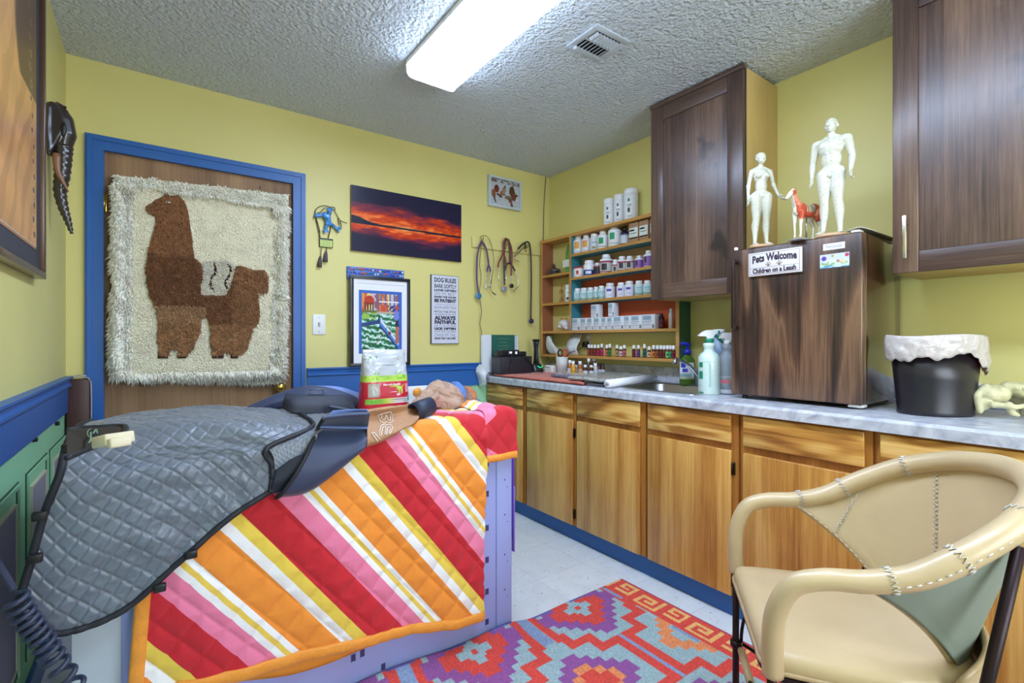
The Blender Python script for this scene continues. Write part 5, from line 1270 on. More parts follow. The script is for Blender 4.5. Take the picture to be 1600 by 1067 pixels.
llama = [c2(*q) for q in [(250,285),(285,262),(318,245),(322,236),(335,246),(365,244),(390,265),(402,300),(410,350),(418,420),(425,470),(450,490),(455,520),(450,560),(448,605),(500,607),(540,605),(555,580),(570,530),(578,500),(600,500),(640,515),(680,515),(693,535),(692,590),(672,600),(655,590),(658,640),(662,680),(655,705),(640,715),(630,750),(620,790),(610,810),(590,815),(583,822),(557,822),(555,812),(535,812),(532,820),(492,820),(492,805),(484,780),(487,740),(478,700),(470,688),(452,692),(448,720),(440,755),(420,800),(400,815),(397,822),(366,822),(368,800),(345,798),(332,812),(330,822),(297,822),(298,800),(292,760),(295,700),(290,660),(270,610),(255,560),(252,500),(258,450),(268,410),(280,370),(287,345),(283,320),(252,302)]]
saddle = [c2(*q) for q in [(448,490),(480,477),(540,477),(576,496),(572,530),(555,580),(540,607),(448,607),(454,560),(456,520)]]
hoofs = [[c2(*q) for q in h_] for h_ in ([(294,820),(332,820),(330,834),(294,834)], [(365,820),(398,820),(396,834),(365,834)], [(491,818),(533,818),(530,834),(491,834)], [(557,818),(584,818),(583,834),(557,834)])]
def rnd(n):
    u, v = rng.uniform(-.0, 1.0, n), rng.uniform(0, 1, n)
    a = TL + (TR - TL) * u[:, None]; b_ = BL + (BR - BL) * u[:, None]; return a * (1 - v[:, None]) + b_ * v[:, None]
inner = [tuple(q) for q in (iTL, iTR, iBR, iBL)]
Q = rnd(52000); inn = inpoly(Q[:, 0], Q[:, 1], inner); inl = inpoly(Q[:, 0], Q[:, 1], llama); ins_ = inpoly(Q[:, 0], Q[:, 1], saddle)
inh = np.zeros(len(Q), bool)
for h_ in hoofs: inh |= inpoly(Q[:, 0], Q[:, 1], h_)
def clumpcol(base, q, amt, sc=30):
    n = fbm(q[:, 0] * sc + 50, q[:, 1] * sc + 50, 6) - .5
    return np.array(base) * (1 + amt * 2 * n[:, None]) + rng.normal(0, 5, (len(q), 1))
# border: long locks, combed outwards
B_ = Q[~inn]; cxz = (TL + BR) / 2
half = np.array([(TR[0] - TL[0]) / 2, (TL[1] - BL[1]) / 2])
rel = (B_ - cxz) / half; horiz = np.abs(rel[:, 0]) > np.abs(rel[:, 1])
D = np.zeros((len(B_), 3)); D[:, 1] = -.8
D[horiz, 0] = np.sign(rel[horiz, 0]) * .55; D[~horiz, 2] = np.sign(rel[~horiz, 1]) * .25
D[:, 2] -= .45
cl_ = fbm(B_[:, 0] * 28, B_[:, 1] * 28, 21); D[:, 0] += (cl_ - .5) * 2.2; D[:, 2] += (fbm(B_[:, 0] * 26 + 9, B_[:, 1] * 26, 22) - .5) * 2.2
inset = np.minimum(1 - np.abs(rel[:, 0]), 1 - np.abs(rel[:, 1]))
mid = np.sin(np.clip(inset / .14, 0, 1) * PI) * .034
P = np.stack([B_[:, 0], -.022 - mid, B_[:, 1]], 1)
tufts('border', P, D, .027, .0044, clumpcol((252, 248, 232), B_, .07), hg, M_wool)
F = Q[inn & ~inl & ~ins_ & ~inh]
D = np.zeros((len(F), 3)); D[:, 1] = -.8; D[:, 2] = -.5; D[:, 0] += (fbm(F[:, 0] * 20, F[:, 1] * 20, 31) - .5) * 1.6
tufts('field', np.stack([F[:, 0], np.full(len(F), -.026), F[:, 1]], 1), D, .009, .0050, clumpcol((250, 243, 216), F, .06), hg, M_wool)
Fl = rnd(60000); m_ = inpoly(Fl[:, 0], Fl[:, 1], llama) & ~inpoly(Fl[:, 0], Fl[:, 1], saddle); Fl = Fl[m_]
D = np.zeros((len(Fl), 3)); D[:, 1] = -.9; D[:, 2] = -.35; D[:, 0] += (fbm(Fl[:, 0] * 45, Fl[:, 1] * 45, 41) - .5) * 2; D[:, 2] += (fbm(Fl[:, 0] * 45, Fl[:, 1] * 45, 42) - .5) * 2
zt = c2(300, 455)[1]; zl = c2(300, 705)[1]; zm = c2(300, 640)[1]
col = clumpcol((164, 116, 78), Fl, .18, 60)
neck = Fl[:, 1] > zt; legs = Fl[:, 1] < zl; lo = (Fl[:, 1] < zm) & ~legs & (Fl[:, 0] < c2(470, 600)[0])
hind = (Fl[:, 0] > c2(560, 600)[0])
col[neck] = clumpcol((156, 108, 72), Fl[neck], .18, 60); col[~neck & ~legs & ~lo] = clumpcol((134, 90, 60), Fl[~neck & ~legs & ~lo], .2, 60)
col[hind & ~legs] = clumpcol((158, 112, 76), Fl[hind & ~legs], .2, 60)
col[lo] = clumpcol((182, 140, 102), Fl[lo], .18, 60)
col[legs] = clumpcol((174, 128, 88), Fl[legs], .25, 60)
bul = .010 * np.ones(len(Fl)); Ln = np.where(neck, .008, .015)
tufts('llama_figure', np.stack([Fl[:, 0], -.028 - bul, Fl[:, 1]], 1), D, Ln, .0036, col, hg, M_wool)
Fs = rnd(30000); Fs = Fs[inpoly(Fs[:, 0], Fs[:, 1], saddle)]
col = clumpcol((230, 224, 208), Fs, .08)
for x0, sgn in ((492, 1), (545, 1)):
    for i in range(len(Fs)): pass
xs = np.array([c2(490, 480)[0], c2(545, 480)[0]]); zz0, zz1 = c2(500, 485)[1], c2(500, 595)[1]
tt = (zz0 - Fs[:, 1]) / (zz0 - zz1)
for x0 in xs:
    ln = x0 + .012 * np.sin(tt * 7) + .004; col[(np.abs(Fs[:, 0] - ln) < .0055) & (tt > .02) & (tt < .97)] = (70, 40, 30)
D = np.zeros((len(Fs), 3)); D[:, 1] = -1; D[:, 2] = -.3
tufts('saddle_blanket', np.stack([Fs[:, 0], np.full(len(Fs), -.03), Fs[:, 1]], 1), D, .009, .0034, col, hg, M_wool)
bodyb = MB().prism(llama, lambda a, b_: (a, -.027, b_), (0, -.010, 0)); mk('llama_backing', bodyb, mat('llama_hide', (104, 62, 34), .9), hg)
for h_ in hoofs:
    mk('hoof', MB().prism(h_, lambda a, b_: (a, -.026, b_), (0, -.014, 0)), mat('dark_hoof', (58, 32, 24), .8), hg)
ex, ez = c2(330, 271); em = MB(); em.ell((ex, -.048, ez), (.010, .003, .0045), 0); em.ell((ex - .001, -.0505, ez), (.004, .002, .003), 1)
mk('eye', em, [cm((226, 220, 206)), cm((40, 26, 22))], hg)
nx, nz = c2(665, 215, -.01); mk('hanging_nail', MB().tube([(nx, .012, nz), (nx, -.03, nz + .004)], .003, 8), M_steel, hg)

# ---------------------------------------------------------------- left wall: large framed photo and carved mask
lp = thing('framed_photo', 'large dark framed desert sand photograph on the left wall', 'picture', (-W, -1.23, 1.362))
y0, y1, z0, z1 = -1.75, -.715, 1.362, 2.37
mb = MB(); fx = -W + .032
for a, b_ in (((y0, z0), (y1, z0 + .022)), ((y0, z1 - .022), (y1, z1)), ((y0, z0 + .022), (y0 + .022, z1 - .022)), ((y1 - .022, z0 + .022), (y1, z1 - .022))): mb.box((-W + .001, a[0], a[1]), (fx, b_[0], b_[1]), bev=.003)
mk('frame', mb, mat('bronze_frame', (88, 62, 48), .3, .3, coat=.4), lp)
mk('mat_board', MB().box((-W + .002, y0 + .02, z0 + .02), (-W + .018, y1 - .02, z1 - .02)), mat('charcoal_mat', (56, 60, 74), .6), lp)
def ln_(o_, w_, x_, c, nm):
    mb = MB(); ya, yb, za, zb = y0 + o_, y1 - o_, z0 + o_, z1 - o_
    mb.box((-W + .018, ya, za), (-W + x_, yb, zb)); mk(nm, mb, cm(c), lp)
ln_(.086, 0, .0195, (196, 134, 92), 'fillet'); ln_(.092, 0, .021, (232, 232, 236), 'fillet')
def sand(u, v):
    n = fbm(u * 3 + v * 6, v * 3, 2); c = np.empty(u.shape + (3,)); c[:] = (206, 150, 92)
    c = c * (1 + .35 * (n - .5))[..., None]; rp = np.sin((u * 40 - v * 26) + 8 * fbm(u * 4, v * 4, 9)); c = mixc(c, (150, 98, 56), .28 * (rp > .35))
    c = mixc(c, (238, 200, 140), sstep(.25, .95, v) * sstep(.9, .3, u) * .8)
    edge = .80 + .16 * np.sin(v * 5 + 1); c = mixc(c, (92, 60, 52), sstep(edge, edge + .05, u) * (v > .55))
    tr = .90 - .05 * v + .02 * np.sin(v * 14)
    for k in range(16):
        cv = .04 + .055 * k; cu = np.interp(cv, [0, .3, .6, 1], [.955, .955, .90, .88]) + .008 * (-1) ** k; s_ = .020 * (1 - cv * .6)
        dd = ((u - cu) / s_) ** 2 + ((v - cv) / (s_ * .75)) ** 2; c = mixc(c, (232, 188, 132), ((dd < 2.2) * .6)); c = mixc(c, (72, 46, 40), (dd < .9) * .9)
    return c
o_ = .094
picture('photo_print', (-W + .0216, y0 + o_, z0 + o_), (0, y1 - y0 - 2 * o_, 0), (0, 0, z1 - z0 - 2 * o_), 260, 200, sand, attr_mat('print_glass', .3), lp)

mk_ = thing('carved_mask', 'dark carved wooden elephant head mask on the left wall beside the door', 'mask', (-2.80, -.44, 1.67))
YM = -.44
def mp_(px, py, dy=0): p = ony(px, py, YM); return (p.x, YM + dy, p.z)
M_carv = mat('carved_dark', (44, 34, 34), .3, coat=.5, bump=(30, .3, .003))
ear = [(73, 165), (84, 163), (93, 170), (99, 182), (101, 200), (94, 220), (88, 232), (82, 246), (75, 244), (73, 205)]
mb = MB()
mb.prism([(px, py) for px, py in ear], lambda a, b_: mp_(a, b_, -.035), (0, .03, 0))
for i in range(4): mb.tube([mp_(76 + i, 168 + i, -.038), mp_(75 + i, 205, -.040), mp_(78 + i, 240, -.038)], .003, 6)
cap_chain(mb, [mp_(90, 172), mp_(97, 188), mp_(102, 210), mp_(98, 232)], [.028, .036, .034, .026], n=14)
mk_h = remeshed('head', mb, M_carv, .0035, mk_, smooth_it=2)
mb = MB(); path = catmull([mp_(98, 228), mp_(98, 250), mp_(97, 275), mp_(94, 300), mp_(99, 325), mp_(106, 345), mp_(112, 365)], 40)
mb.tube(path, lambda t_: .026 * (1 - t_) ** .8 + .005 + .0022 * math.sin(t_ * 95), 14); mk('trunk', mb, M_carv, mk_)
mb = MB().tube(catmull([mp_(90, 244, -.025), mp_(92, 270, -.03), mp_(102, 290, -.03), mp_(109, 303, -.03)], 16), lambda t_: .012 * (1 - t_) + .0015, 10); mk('tusk', mb, mat('tusk_wood', (140, 96, 70), .35), mk_)
mb = MB().ell(mp_(101, 206, -.030), (.010, .008, .030)); mk('eye', mb, mat('eye_hole_shade', (14, 10, 12), .4), mk_)  # dark bead stands in for the shaded eye hole
mb = MB().tube([mp_(90, 160), mp_(91, 170)], .006, 8); mk('hanger', mb, mat('hanger_wood', (110, 76, 50), .5), mk_)
mb = MB()
for i in range(12):
    q0, q1 = mp_(96 + 8 * math.sin(i / 11 * PI), 168 + 6.5 * i, -.012), 0
    mb.ell((q0[0] + .012, q0[1], q0[2]), (.005, .01, .004), n=8)
mk('ridge', mb, M_carv, mk_)

# small black screws / holders on the wainscot
for px, py in ((50, 687), (86, 662)):
    p = onx(px, py, -W); o = mk('wall_peg', MB().box((-W + .0005, p.y - .006, p.z - .008), (-W + .014, p.y + .006, p.z + .008), bev=.003), M_black)
    tag(o, 'tiny black peg just below the blue rail, ' + ('the nearer one' if px == 50 else 'the one nearer the corner post'), 'peg')

# ---------------------------------------------------------------- things on the back wall
def wallpic(name, label, cat, x0, x1, z0, z1, th, frame_w, fm, print_fn, nu, nv, mats_=None, group=None, inner=None, side=None):
    t = thing(name, label, cat, ((x0 + x1) / 2, 0, z0), group)
    if frame_w:
        mb = MB(); 
        for a, b_ in (((x0, z0), (x1, z0 + frame_w)), ((x0, z1 - frame_w), (x1, z1)), ((x0, z0 + frame_w), (x0 + frame_w, z1 - frame_w)), ((x1 - frame_w, z0 + frame_w), (x1, z1 - frame_w))): mb.box((a[0], -th, a[1]), (b_[0], -.001, b_[1]), bev=.0015)
        mk('frame', mb, fm, t)
        mk('backboard', MB().box((x0 + frame_w, -th * .6, z0 + frame_w), (x1 - frame_w, -.001, z1 - frame_w)), side or cm((236, 236, 240)), t)
        yy = -th * .6 - .0008
    else:
        mk('panel', MB().box((x0, -th, z0), (x1, -.001, z1), bev=.001), side or M_black, t); yy = -th - .0006
    a = inner or (x0 + frame_w, x1 - frame_w, z0 + frame_w, z1 - frame_w)
    picture('print', (a[0], yy, a[2]), (a[1] - a[0], 0, 0), (0, 0, a[3] - a[2]), nu, nv, print_fn, mats_ or attr_mat('print_gloss'), t)
    return t
def sunset(u, v):
    c = np.empty(u.shape + (3,)); c[:] = (36, 34, 60)
    h = .445 - .01 * u
    n = fbm(u * 5, v * 14, 3); n2 = fbm(u * 14 + v * 9, v * 34 - u * 7, 5)
    up = v - h; hi = .30 - .20 * u + .12 * np.exp(-((u - .62) / .25) ** 2)
    a = sstep(hi + .12, .0, up + (n - .5) * .30) * (up > 0)
    b_ = sstep(.24 + .10 * np.exp(-((u - .68) / .2) ** 2), 0, -up + (n - .5) * .16) * (up < 0)
    g = np.clip(a + b_, 0, 1)
    c = mixc(c, (120, 44, 66), sstep(.02, .35, g)); c = mixc(c, (206, 62, 28), sstep(.3, .75, g + (n2 - .5) * .7)); c = mixc(c, (252, 134, 60), sstep(.72, 1.12, g + (n2 - .5) * .9)); c = mixc(c, (255, 214, 150), np.exp(-((u - .46) / .10) ** 2 - (up / .03) ** 2) * .9)
    c = mixc(c, (40, 24, 36), np.exp(-((up) / .012) ** 2)); 
    hill = (up > -.02) & (up < .10 * np.clip(1 - u / .25, 0, 1) * (1 + .5 * np.sin(u * 30) * .3)); c = mixc(c, (30, 30, 52), hill * 1.)
    c = mixc(c, (36, 34, 60), sstep(.0, .5, up - .12 - .05 * u) * .55)
    return c
wallpic('sunset_print', 'wide frameless red and orange sunset print on the yellow wall', 'picture', -1.572, -.813, 1.698, 2.092, .02, 0, None, sunset, 240, 130, attr_mat('print_satin', .25), side=cm((150, 130, 70)))
def gond(u, v):
    c = np.empty(u.shape + (3,)); c[:] = (216, 196, 150)
    n = fbm(u * 14, v * 18, 3, 3); n2 = fbm(u * 30, v * 40, 8, 3)
    top = v > .68
    pal = [(222, 150, 80), (206, 96, 66), (236, 206, 120), (200, 190, 200), (150, 90, 100)]
    cb = np.floor(u * 9 + n * 1.5).astype(int) % 5
    for k, q in enumerate(pal): c = mixc(c, q, (cb == k) & top)
    c = mixc(c, (70, 100, 160), top & (np.sin(u * 52) > .55) & (v > .80) & (u > .4)); c = mixc(c, (236, 236, 240), top & (np.abs(v - .86) < .012) & (u > .45))
    arch = ((u - .20) / .13) ** 2 + ((v - .87) / .09) ** 2; c = mixc(c, (190, 56, 40), (arch < 1) & (v > .80)); c = mixc(c, (60, 40, 40), top & (np.abs(u - .2) < .12) & (v < .84) & (np.sin(u * 90) > 0))
    c = mixc(c, (60, 60, 130), top & (v < .80) & (u > .68) & (n2 > .45)); c = mixc(c, (206, 80, 60), top & (v < .80) & (np.abs(u - .56) < .07))
    wat = (v <= .68); wv = np.sin(v * 60 + 6 * n + u * 8)
    c = mixc(c, (58, 138, 96), wat * 1.); c = mixc(c, (150, 206, 190), wat & (wv > .15)); c = mixc(c, (226, 238, 236), wat & (wv + n2 * 1.4 > 1.5)); c = mixc(c, (28, 96, 62), wat & (wv < -.6))
    c = mixc(c, (150, 190, 80), wat & (v > .55) & (u < .38) & (n < .62)); c = mixc(c, (110, 110, 60), (np.abs(v - .68) < .02) & (u < .45)); c = mixc(c, (190, 170, 150), (np.abs(v - .665) < .018) & (u > .4))
    b1 = (np.abs(v - (.44 + .14 * u)) < .035) & (u < .47); c = mixc(c, (40, 66, 120), b1); 
    t_ = np.clip((u - .46) / .54, 0, 1); cen = .50 - .44 * t_ ** 1.1; c = mixc(c, (70, 130, 206), (u > .46) & (np.abs(v - cen) < .085 * (1 - .2 * t_)) & wat); c = mixc(c, (214, 226, 240), (u > .5) & (np.abs(v - cen - .05) < .03) & wat); c = mixc(c, (28, 50, 110), (u > .46) & (np.abs(v - cen + .07) < .022) & wat)
    c = mixc(c, (44, 46, 60), (np.abs(u - (.47 + .02 * np.sin(v * 20))) < .018) & (v > .48) & (v < .62))
    c = mixc(c, (110, 76, 60), np.abs((v - .10) - (u - .37) * 1.02) * ((u > .36) & (u < .88)) + 9. * ~((u > .36) & (u < .88)) < .010)
    c = mixc(c, (120, 130, 210), (((u - .93) / .07) ** 2 + ((v - .62) / .10) ** 2) < 1); c = mixc(c, (196, 80, 60), (((u - .95) / .05) ** 2 + ((v - .76) / .04) ** 2) < 1); c = mixc(c, (40, 44, 80), (np.abs(u - .95) < .045) & (v < .53) & (v > .42)); c = mixc(c, (190, 110, 80), (np.abs(u - .95) < .045) & (v <= .42) & (v > .12))
    c = mixc(c, (120, 50, 50), (((u - .74) / .04) ** 2 + ((v - .30) / .035) ** 2) < 1)
    return c
gx0, gx1, gz0, gz1 = -1.588, -1.207, .985, 1.532
gt = wallpic('framed_painting', 'black framed gondola canal painting standing on the blue rail', 'picture', gx0, gx1, gz0, gz1, .022, .020, mat('black_frame', (30, 32, 40), .35), gond, 150, 190, attr_mat('print_satin'), inner=(-1.518, -1.282, 1.082, 1.428))
# blue and white mats under the painting
mk('mat_board', MB().box((-1.535, -.0138, 1.062), (-1.262, -.0131, 1.446)), cm((40, 96, 190)), gt)
mk('mat_line', MB().box((-1.545, -.0138, 1.486), (-1.245, -.0131, 1.488)), cm((150, 150, 160)), gt)
for o in gt.children:
    if o.name.startswith('print'): o.location.y -= .0012
gt.location.y = -.034; gt.location.z += .016
gm = thing('jewelled_tile', 'blue strip set with coloured glass gems above the gondola painting', 'tile', (-1.41, 0, 1.53))
mk('strip', MB().box((-1.594, -.016, 1.528), (-1.232, -.001, 1.603), bev=.002), mat('blue_strip', (60, 106, 190), .4), gm)
mb = MB(); gcols = [(24, 60, 170), (60, 100, 210), (160, 80, 150), (190, 90, 70), (200, 210, 230), (30, 120, 110), (90, 50, 150)]
for r_ in range(2):
    for i in range(24):
        x = -1.584 + .0148 * i + rng.uniform(-.002, .002); z = 1.589 - r_ * .022 + rng.uniform(-.004, .004); s_ = rng.uniform(.0055, .0085)
        mb.ell((x, -.0175, z), (s_, .004, s_), int(rng.integers(0, 7)), n=8)
mk('glass_gems', mb, [mat('gem_%d' % i, g_, .08, coat=1.0) for i, g_ in enumerate(gcols)], gm)
# dog rules sign
x0, x1, z0, z1 = -1.041, -.833, 1.135, 1.597
t = thing('dog_rules_sign', 'tall white sign with black lettering headed DOG RULES', 'sign', ((x0 + x1) / 2, 0, z0))
mk('board', MB().box((x0, -.018, z0), (x1, -.001, z1), bev=.001), mat('sign_edge', (66, 72, 90), .5), t)
mk('face', MB().box((x0 + .003, -.0186, z0 + .003), (x1 - .003, -.018, z1 - .003)), cm((214, 216, 228)), t)
lines = [('DOG RULES', 155, .050, .0016, 1), ('BARK SOFTLY', 235, .044, .0009, 1), ('LOVE OFTEN', 290, .024, .0012, 1), ('DO MY BEST', 335, .032, 0, .95), ('SHARE THE HOUSE', 378, .021, .0010, 1), ('BE PATIENT', 428, .036, .0020, 1), ('NO BEGGING DURING MEALS', 475, .012, 0, 1), ('SHOW AFFECTION', 520, .036, 0, 1), ('FETCH THE STICK', 575, .024, .0004, 1),
         ('NO BARKING AT THE DOOR', 607, .013, .0003, .98), ('ALWAYS', 658, .042, .0024, .98), ('FAITHFUL', 715, .038, .0022, .98), ('ASK TO GO OUTSIDE', 762, .024, 0, .98), ('LICK OFTEN', 800, .025, .0016, .97), ("DON'T BITE THE HAND", 838, .022, .0002, .97), ('CHASE MY TAIL', 885, .034, 0, .97), ('KNOW THAT I AM LOVED', 930, .021, .0012, .96)]
mb = MB(); mb2 = MB()
for tx_, yy, sz, of, wf_ in lines:
    zz = z1 - (yy - 85) / 915 * (z1 - z0)
    add_text(mb if of > .0003 else mb2, tx_, ((x0 + x1) / 2, -.0190, zz), (1, 0, 0), (0, 0, 1), sz * .82, (x1 - x0) * .80 * wf_, of)
mk('lettering', mb, cm((62, 62, 80)), t, recalc=False); mk('lettering', mb2, cm((112, 114, 134)), t, recalc=False)
# dog picture
def dogs(u, v):
    c = np.empty(u.shape + (3,)); c[:] = (184, 188, 194); n = fbm(u * 12, v * 12, 2)
    c = c * (1 + .16 * (n - .5))[..., None]; c = mixc(c, (110, 100, 96), (v > .86) * (n > .42)); 
    def bl(cu, cv, a, b_, col, rot=0):
        nonlocal c
        x, y = (u - cu), (v - cv); cr, sr = math.cos(rot), math.sin(rot); d_ = ((x * cr + y * sr) / a) ** 2 + ((-x * sr + y * cr) / b_) ** 2
        c = mixc(c, col, sstep(1.15, .85, d_ + (n - .5) * .8))
    bl(.22, .62, .09, .14, (112, 54, 38)); bl(.12, .42, .07, .16, (140, 92, 64)); bl(.15, .22, .03, .16, (84, 66, 60), .3); bl(.32, .38, .12, .05, (104, 70, 56), -.5); bl(.2, .7, .04, .05, (96, 40, 30))
    bl(.47, .62, .06, .12, (150, 130, 100)); bl(.50, .74, .03, .05, (80, 66, 56)); bl(.38, .48, .05, .09, (150, 96, 60)); bl(.47, .45, .04, .03, (50, 44, 44))
    bl(.75, .62, .10, .20, (84, 60, 36)); bl(.80, .42, .09, .14, (106, 62, 44)); bl(.62, .36, .12, .08, (120, 108, 78)); bl(.90, .5, .05, .04, (90, 40, 30), -.5); bl(.72, .2, .04, .12, (130, 80, 56)); bl(.66, .26, .03, .08, (70, 50, 40)); bl(.74, .08, .04, .05, (60, 46, 42))
    return c
wallpic('dog_picture', 'small white framed picture of three running dogs high near the corner', 'picture', -.590, -.300, 2.128, 2.348, .035, .014, mat('white_frame', (196, 208, 214), .3), dogs, 110, 84, attr_mat('print_glass'))
# light switch
p0, p1 = ony(488, 491, 0), ony(508, 523, 0)
sw = thing('light_switch', 'white single toggle light switch plate right of the door', 'light switch', ((p0.x + p1.x) / 2, 0, p1.z))
mk('plate', MB().box((p0.x, -.007, p1.z), (p1.x, -.0005, p0.z), bev=.003), M_white, sw)
mk('toggle', MB().box(((p0.x + p1.x) / 2 - .005, -.018, (p0.z + p1.z) / 2 - .003), ((p0.x + p1.x) / 2 + .005, -.007, (p0.z + p1.z) / 2 + .010), bev=.002).box(((p0.x + p1.x) / 2 - .006, -.0085, (p0.z + p1.z) / 2 - .014), ((p0.x + p1.x) / 2 + .006, -.0071, (p0.z + p1.z) / 2 + .014)), cm((190, 186, 180)), sw)
mk('screw', MB().ell(((p0.x + p1.x) / 2, -.0075, p0.z - .018), (.003, .001, .003), n=8).ell(((p0.x + p1.x) / 2, -.0075, p1.z + .018), (.003, .001, .003), n=8), M_steel, sw)
# blue frog ornament on cords
fo = thing('frog_ornament', 'blue glittering frog ornament hanging on brown cords with a tag and two tassels', 'ornament', (-1.70, 0, 1.62))
def fp(x, y, yy=-.02): p = ony(480 + x / 9.7, 310 + y / 9.7, yy); return (p.x, yy, p.z)
mb = MB()
for pts, rs in (([(270, 255), (300, 285), (335, 380)], [.020, .022, .013]), ([(240, 240), (190, 262), (135, 262)], [.010, .009, .010]), ([(330, 250), (345, 215), (345, 180)], [.010, .010, .011]),
                ([(300, 380), (285, 440), (290, 480)], [.011, .009, .008]), ([(350, 380), (410, 420), (460, 470)], [.011, .008, .009]), ([(135, 262), (110, 290)], [.006, .004]), ([(135, 262), (125, 225)], [.006, .004]), ([(150, 262), (175, 230)], [.006, .005]),
                ([(345, 180), (300, 150)], [.007, .005]), ([(345, 180), (350, 145)], [.007, .005]), ([(345, 180), (385, 165)], [.007, .005]),
                ([(285, 480), (235, 485)], [.006, .004]), ([(285, 480), (265, 525)], [.006, .004]), ([(285, 480), (325, 510)], [.006, .004]),
                ([(460, 470), (520, 455)], [.007, .004]), ([(460, 470), (480, 515)], [.007, .004]), ([(460, 470), (490, 425)], [.007, .004])):
    cap_chain(mb, [fp(*q) for q in pts], rs, n=10)
remeshed('frog', mb, mat('blue_enamel', (70, 140, 214), .25, var=(60, .55), coat=.6), .0025, fo, smooth_it=1)
mb = MB()
for pts in ([(120, 260), (130, 170), (220, 112), (330, 125), (420, 200), (490, 320), (560, 360), (605, 375)], [(130, 285), (160, 430), (200, 590)], [(135, 290), (185, 470), (185, 590)], [(360, 380), (350, 480), (320, 600)], [(345, 130), (410, 135), (425, 180)], [(150, 210), (190, 215), (270, 140)], [(470, 300), (480, 400)], [(505, 340), (520, 440)]):
    mb.tube(catmull([fp(*q, -.012) for q in pts], 20), .0022, 6)
mk('cord', mb, mat('brown_cord', (74, 56, 40), .8), fo)
a, b_ = fp(190, 590), fp(395, 620); cz = fp(380, 750)[2]
mb = MB().box((a[0], -.014, cz), (b_[0], -.010, a[2]), bev=.001); tg = mk('tag', mb, cm((40, 56, 30)), fo)
mk('tag_face', MB().box((a[0] + .004, -.0146, cz + .004), (b_[0] - .004, -.014, a[2] - .010)), cm((206, 222, 120)), fo)
mb = MB(); 
for i in range(4): mb.box((a[0] + .010, -.015, cz + .010 + i * .009), (b_[0] - .010 - .004 * (i % 2), -.0147, cz + .0125 + i * .009))
mk('print_lines', mb, cm((96, 116, 60)), fo)
for (x, y0_, y1_) in ((190, 870, 1040), (280, 790, 960)):
    mb = MB(); q0, q1 = fp(x + (15 if x < 200 else 10), y0_, -.014), fp(x - 5, y1_, -.014)
    mb.tube([q0, Vector(q0).lerp(Vector(q1), .15), Vector(q0).lerp(Vector(q1), .3), q1], [.003, .006, .009, .014], 14)
    mb.tube([fp(x + (30 if x < 200 else 20), 745, -.014), q0], .002, 6)
    mk('tassel', mb, mat('grey_tassel', (98, 88, 92), .85, bump=(300, 1, .003)), fo)
# hook strip with stethoscopes
hs = thing('hook_rail', 'yellow painted board with hooks carrying the stethoscopes', 'hook rail', (-.38, 0, 1.815))
mk('board', MB().box((-.722, -.018, 1.815), (-.045, -.001, 1.888), bev=.003), M_yellow, hs)
for px in (752, 790, 822):
    p = ony(px, 374, -.03); mk('hook', MB().tube(catmull([(p.x, -.018, 1.862), (p.x, -.035, 1.855), (p.x, -.052, 1.862), (p.x, -.056, 1.885)], 12), .0032, 8).tube([(p.x, -.018, 1.835), (p.x, -.03, 1.83), (p.x, -.036, 1.842)], .003, 8), mat('old_brass', (150, 124, 70), .35, .8), hs)
def sp_(x, y, yy=-.045): p = ony(730 + x / 6.667, 360 + y / 6.667, yy); return (p.x, yy, p.z)
def steth(label, col, tubes, metals, chest):
    t = thing('stethoscope', label, 'stethoscope', sp_(chest[0][0], chest[0][1] + 40), 'stethoscopes on the hook rail')
    mb = MB()
    for pts in tubes: mb.tube(catmull([sp_(*q) for q in pts], 10 * len(pts)), .0064, 8)
    mk('tubing', mb, mat('tube_%d_%d' % (col[0], col[1]), col, .35), t)
    mb = MB()
    for pts in metals:
        mb.tube(catmull([sp_(*q) for q in pts], 8 * len(pts)), .0036, 8); e_ = sp_(*pts[-1]); mb.ell(e_, (.006, .006, .006), n=8)
    mk('ear_tubes', mb, M_chrome, t)
    for cx_, cy_, r_, c_ in chest:
        q = Vector(sp_(cx_, cy_)); Mx = Matrix.Translation(q) @ Matrix.Rotation(R(90), 4, 'X')
        mk('chest_piece', MB().lathe([(0, -.006), (r_, -.006), (r_ * 1.05, 0), (r_, .006), (r_ * .8, .0075), (0, .0075)], M=Mx, n=20), mat('chest_%d' % c_[0], c_, .25, .5), t)
steth('purple stethoscope, leftmost, with a square blue chest piece', (84, 62, 110), [[(118, 660), (100, 500), (106, 250), (150, 122), (200, 200), (222, 340), (222, 370)], [(222, 360), (210, 400), (208, 430)], [(222, 360), (238, 400), (240, 430)]],
      [[(208, 430), (200, 540), (190, 600)], [(240, 430), (242, 560), (215, 610)]], [(118, 682, .022, (90, 150, 200))])
steth('maroon stethoscope looped over the middle hook', (132, 50, 46), [[(458, 470), (462, 200), (410, 86), (380, 130), (375, 230), (330, 330), (322, 385)], [(378, 230), (400, 310), (408, 370)]],
      [[(322, 385), (325, 500), (350, 540)], [(408, 370), (402, 500), (372, 545)], [(460, 470), (460, 540), (460, 560)]], [(462, 578, .016, (60, 60, 64))])
steth('dark brown stethoscope with a silver disc behind the maroon one', (64, 40, 44), [[(388, 570), (385, 350), (392, 150), (415, 95), (440, 130), (445, 340)], [(390, 420), (415, 352), (455, 352), (498, 420)]],
      [[(498, 420), (532, 560), (490, 632)]], [(388, 612, .021, (170, 176, 190))])
steth('black stethoscope hanging long on the right hook', (42, 42, 46), [[(530, 192), (590, 135), (640, 125), (660, 220), (667, 500), (662, 925)], [(600, 135), (610, 165), (598, 190)]],
      [[(530, 195), (485, 285), (535, 325)], [(585, 180), (520, 250), (488, 280)]], [(668, 945, .019, (70, 76, 120))])
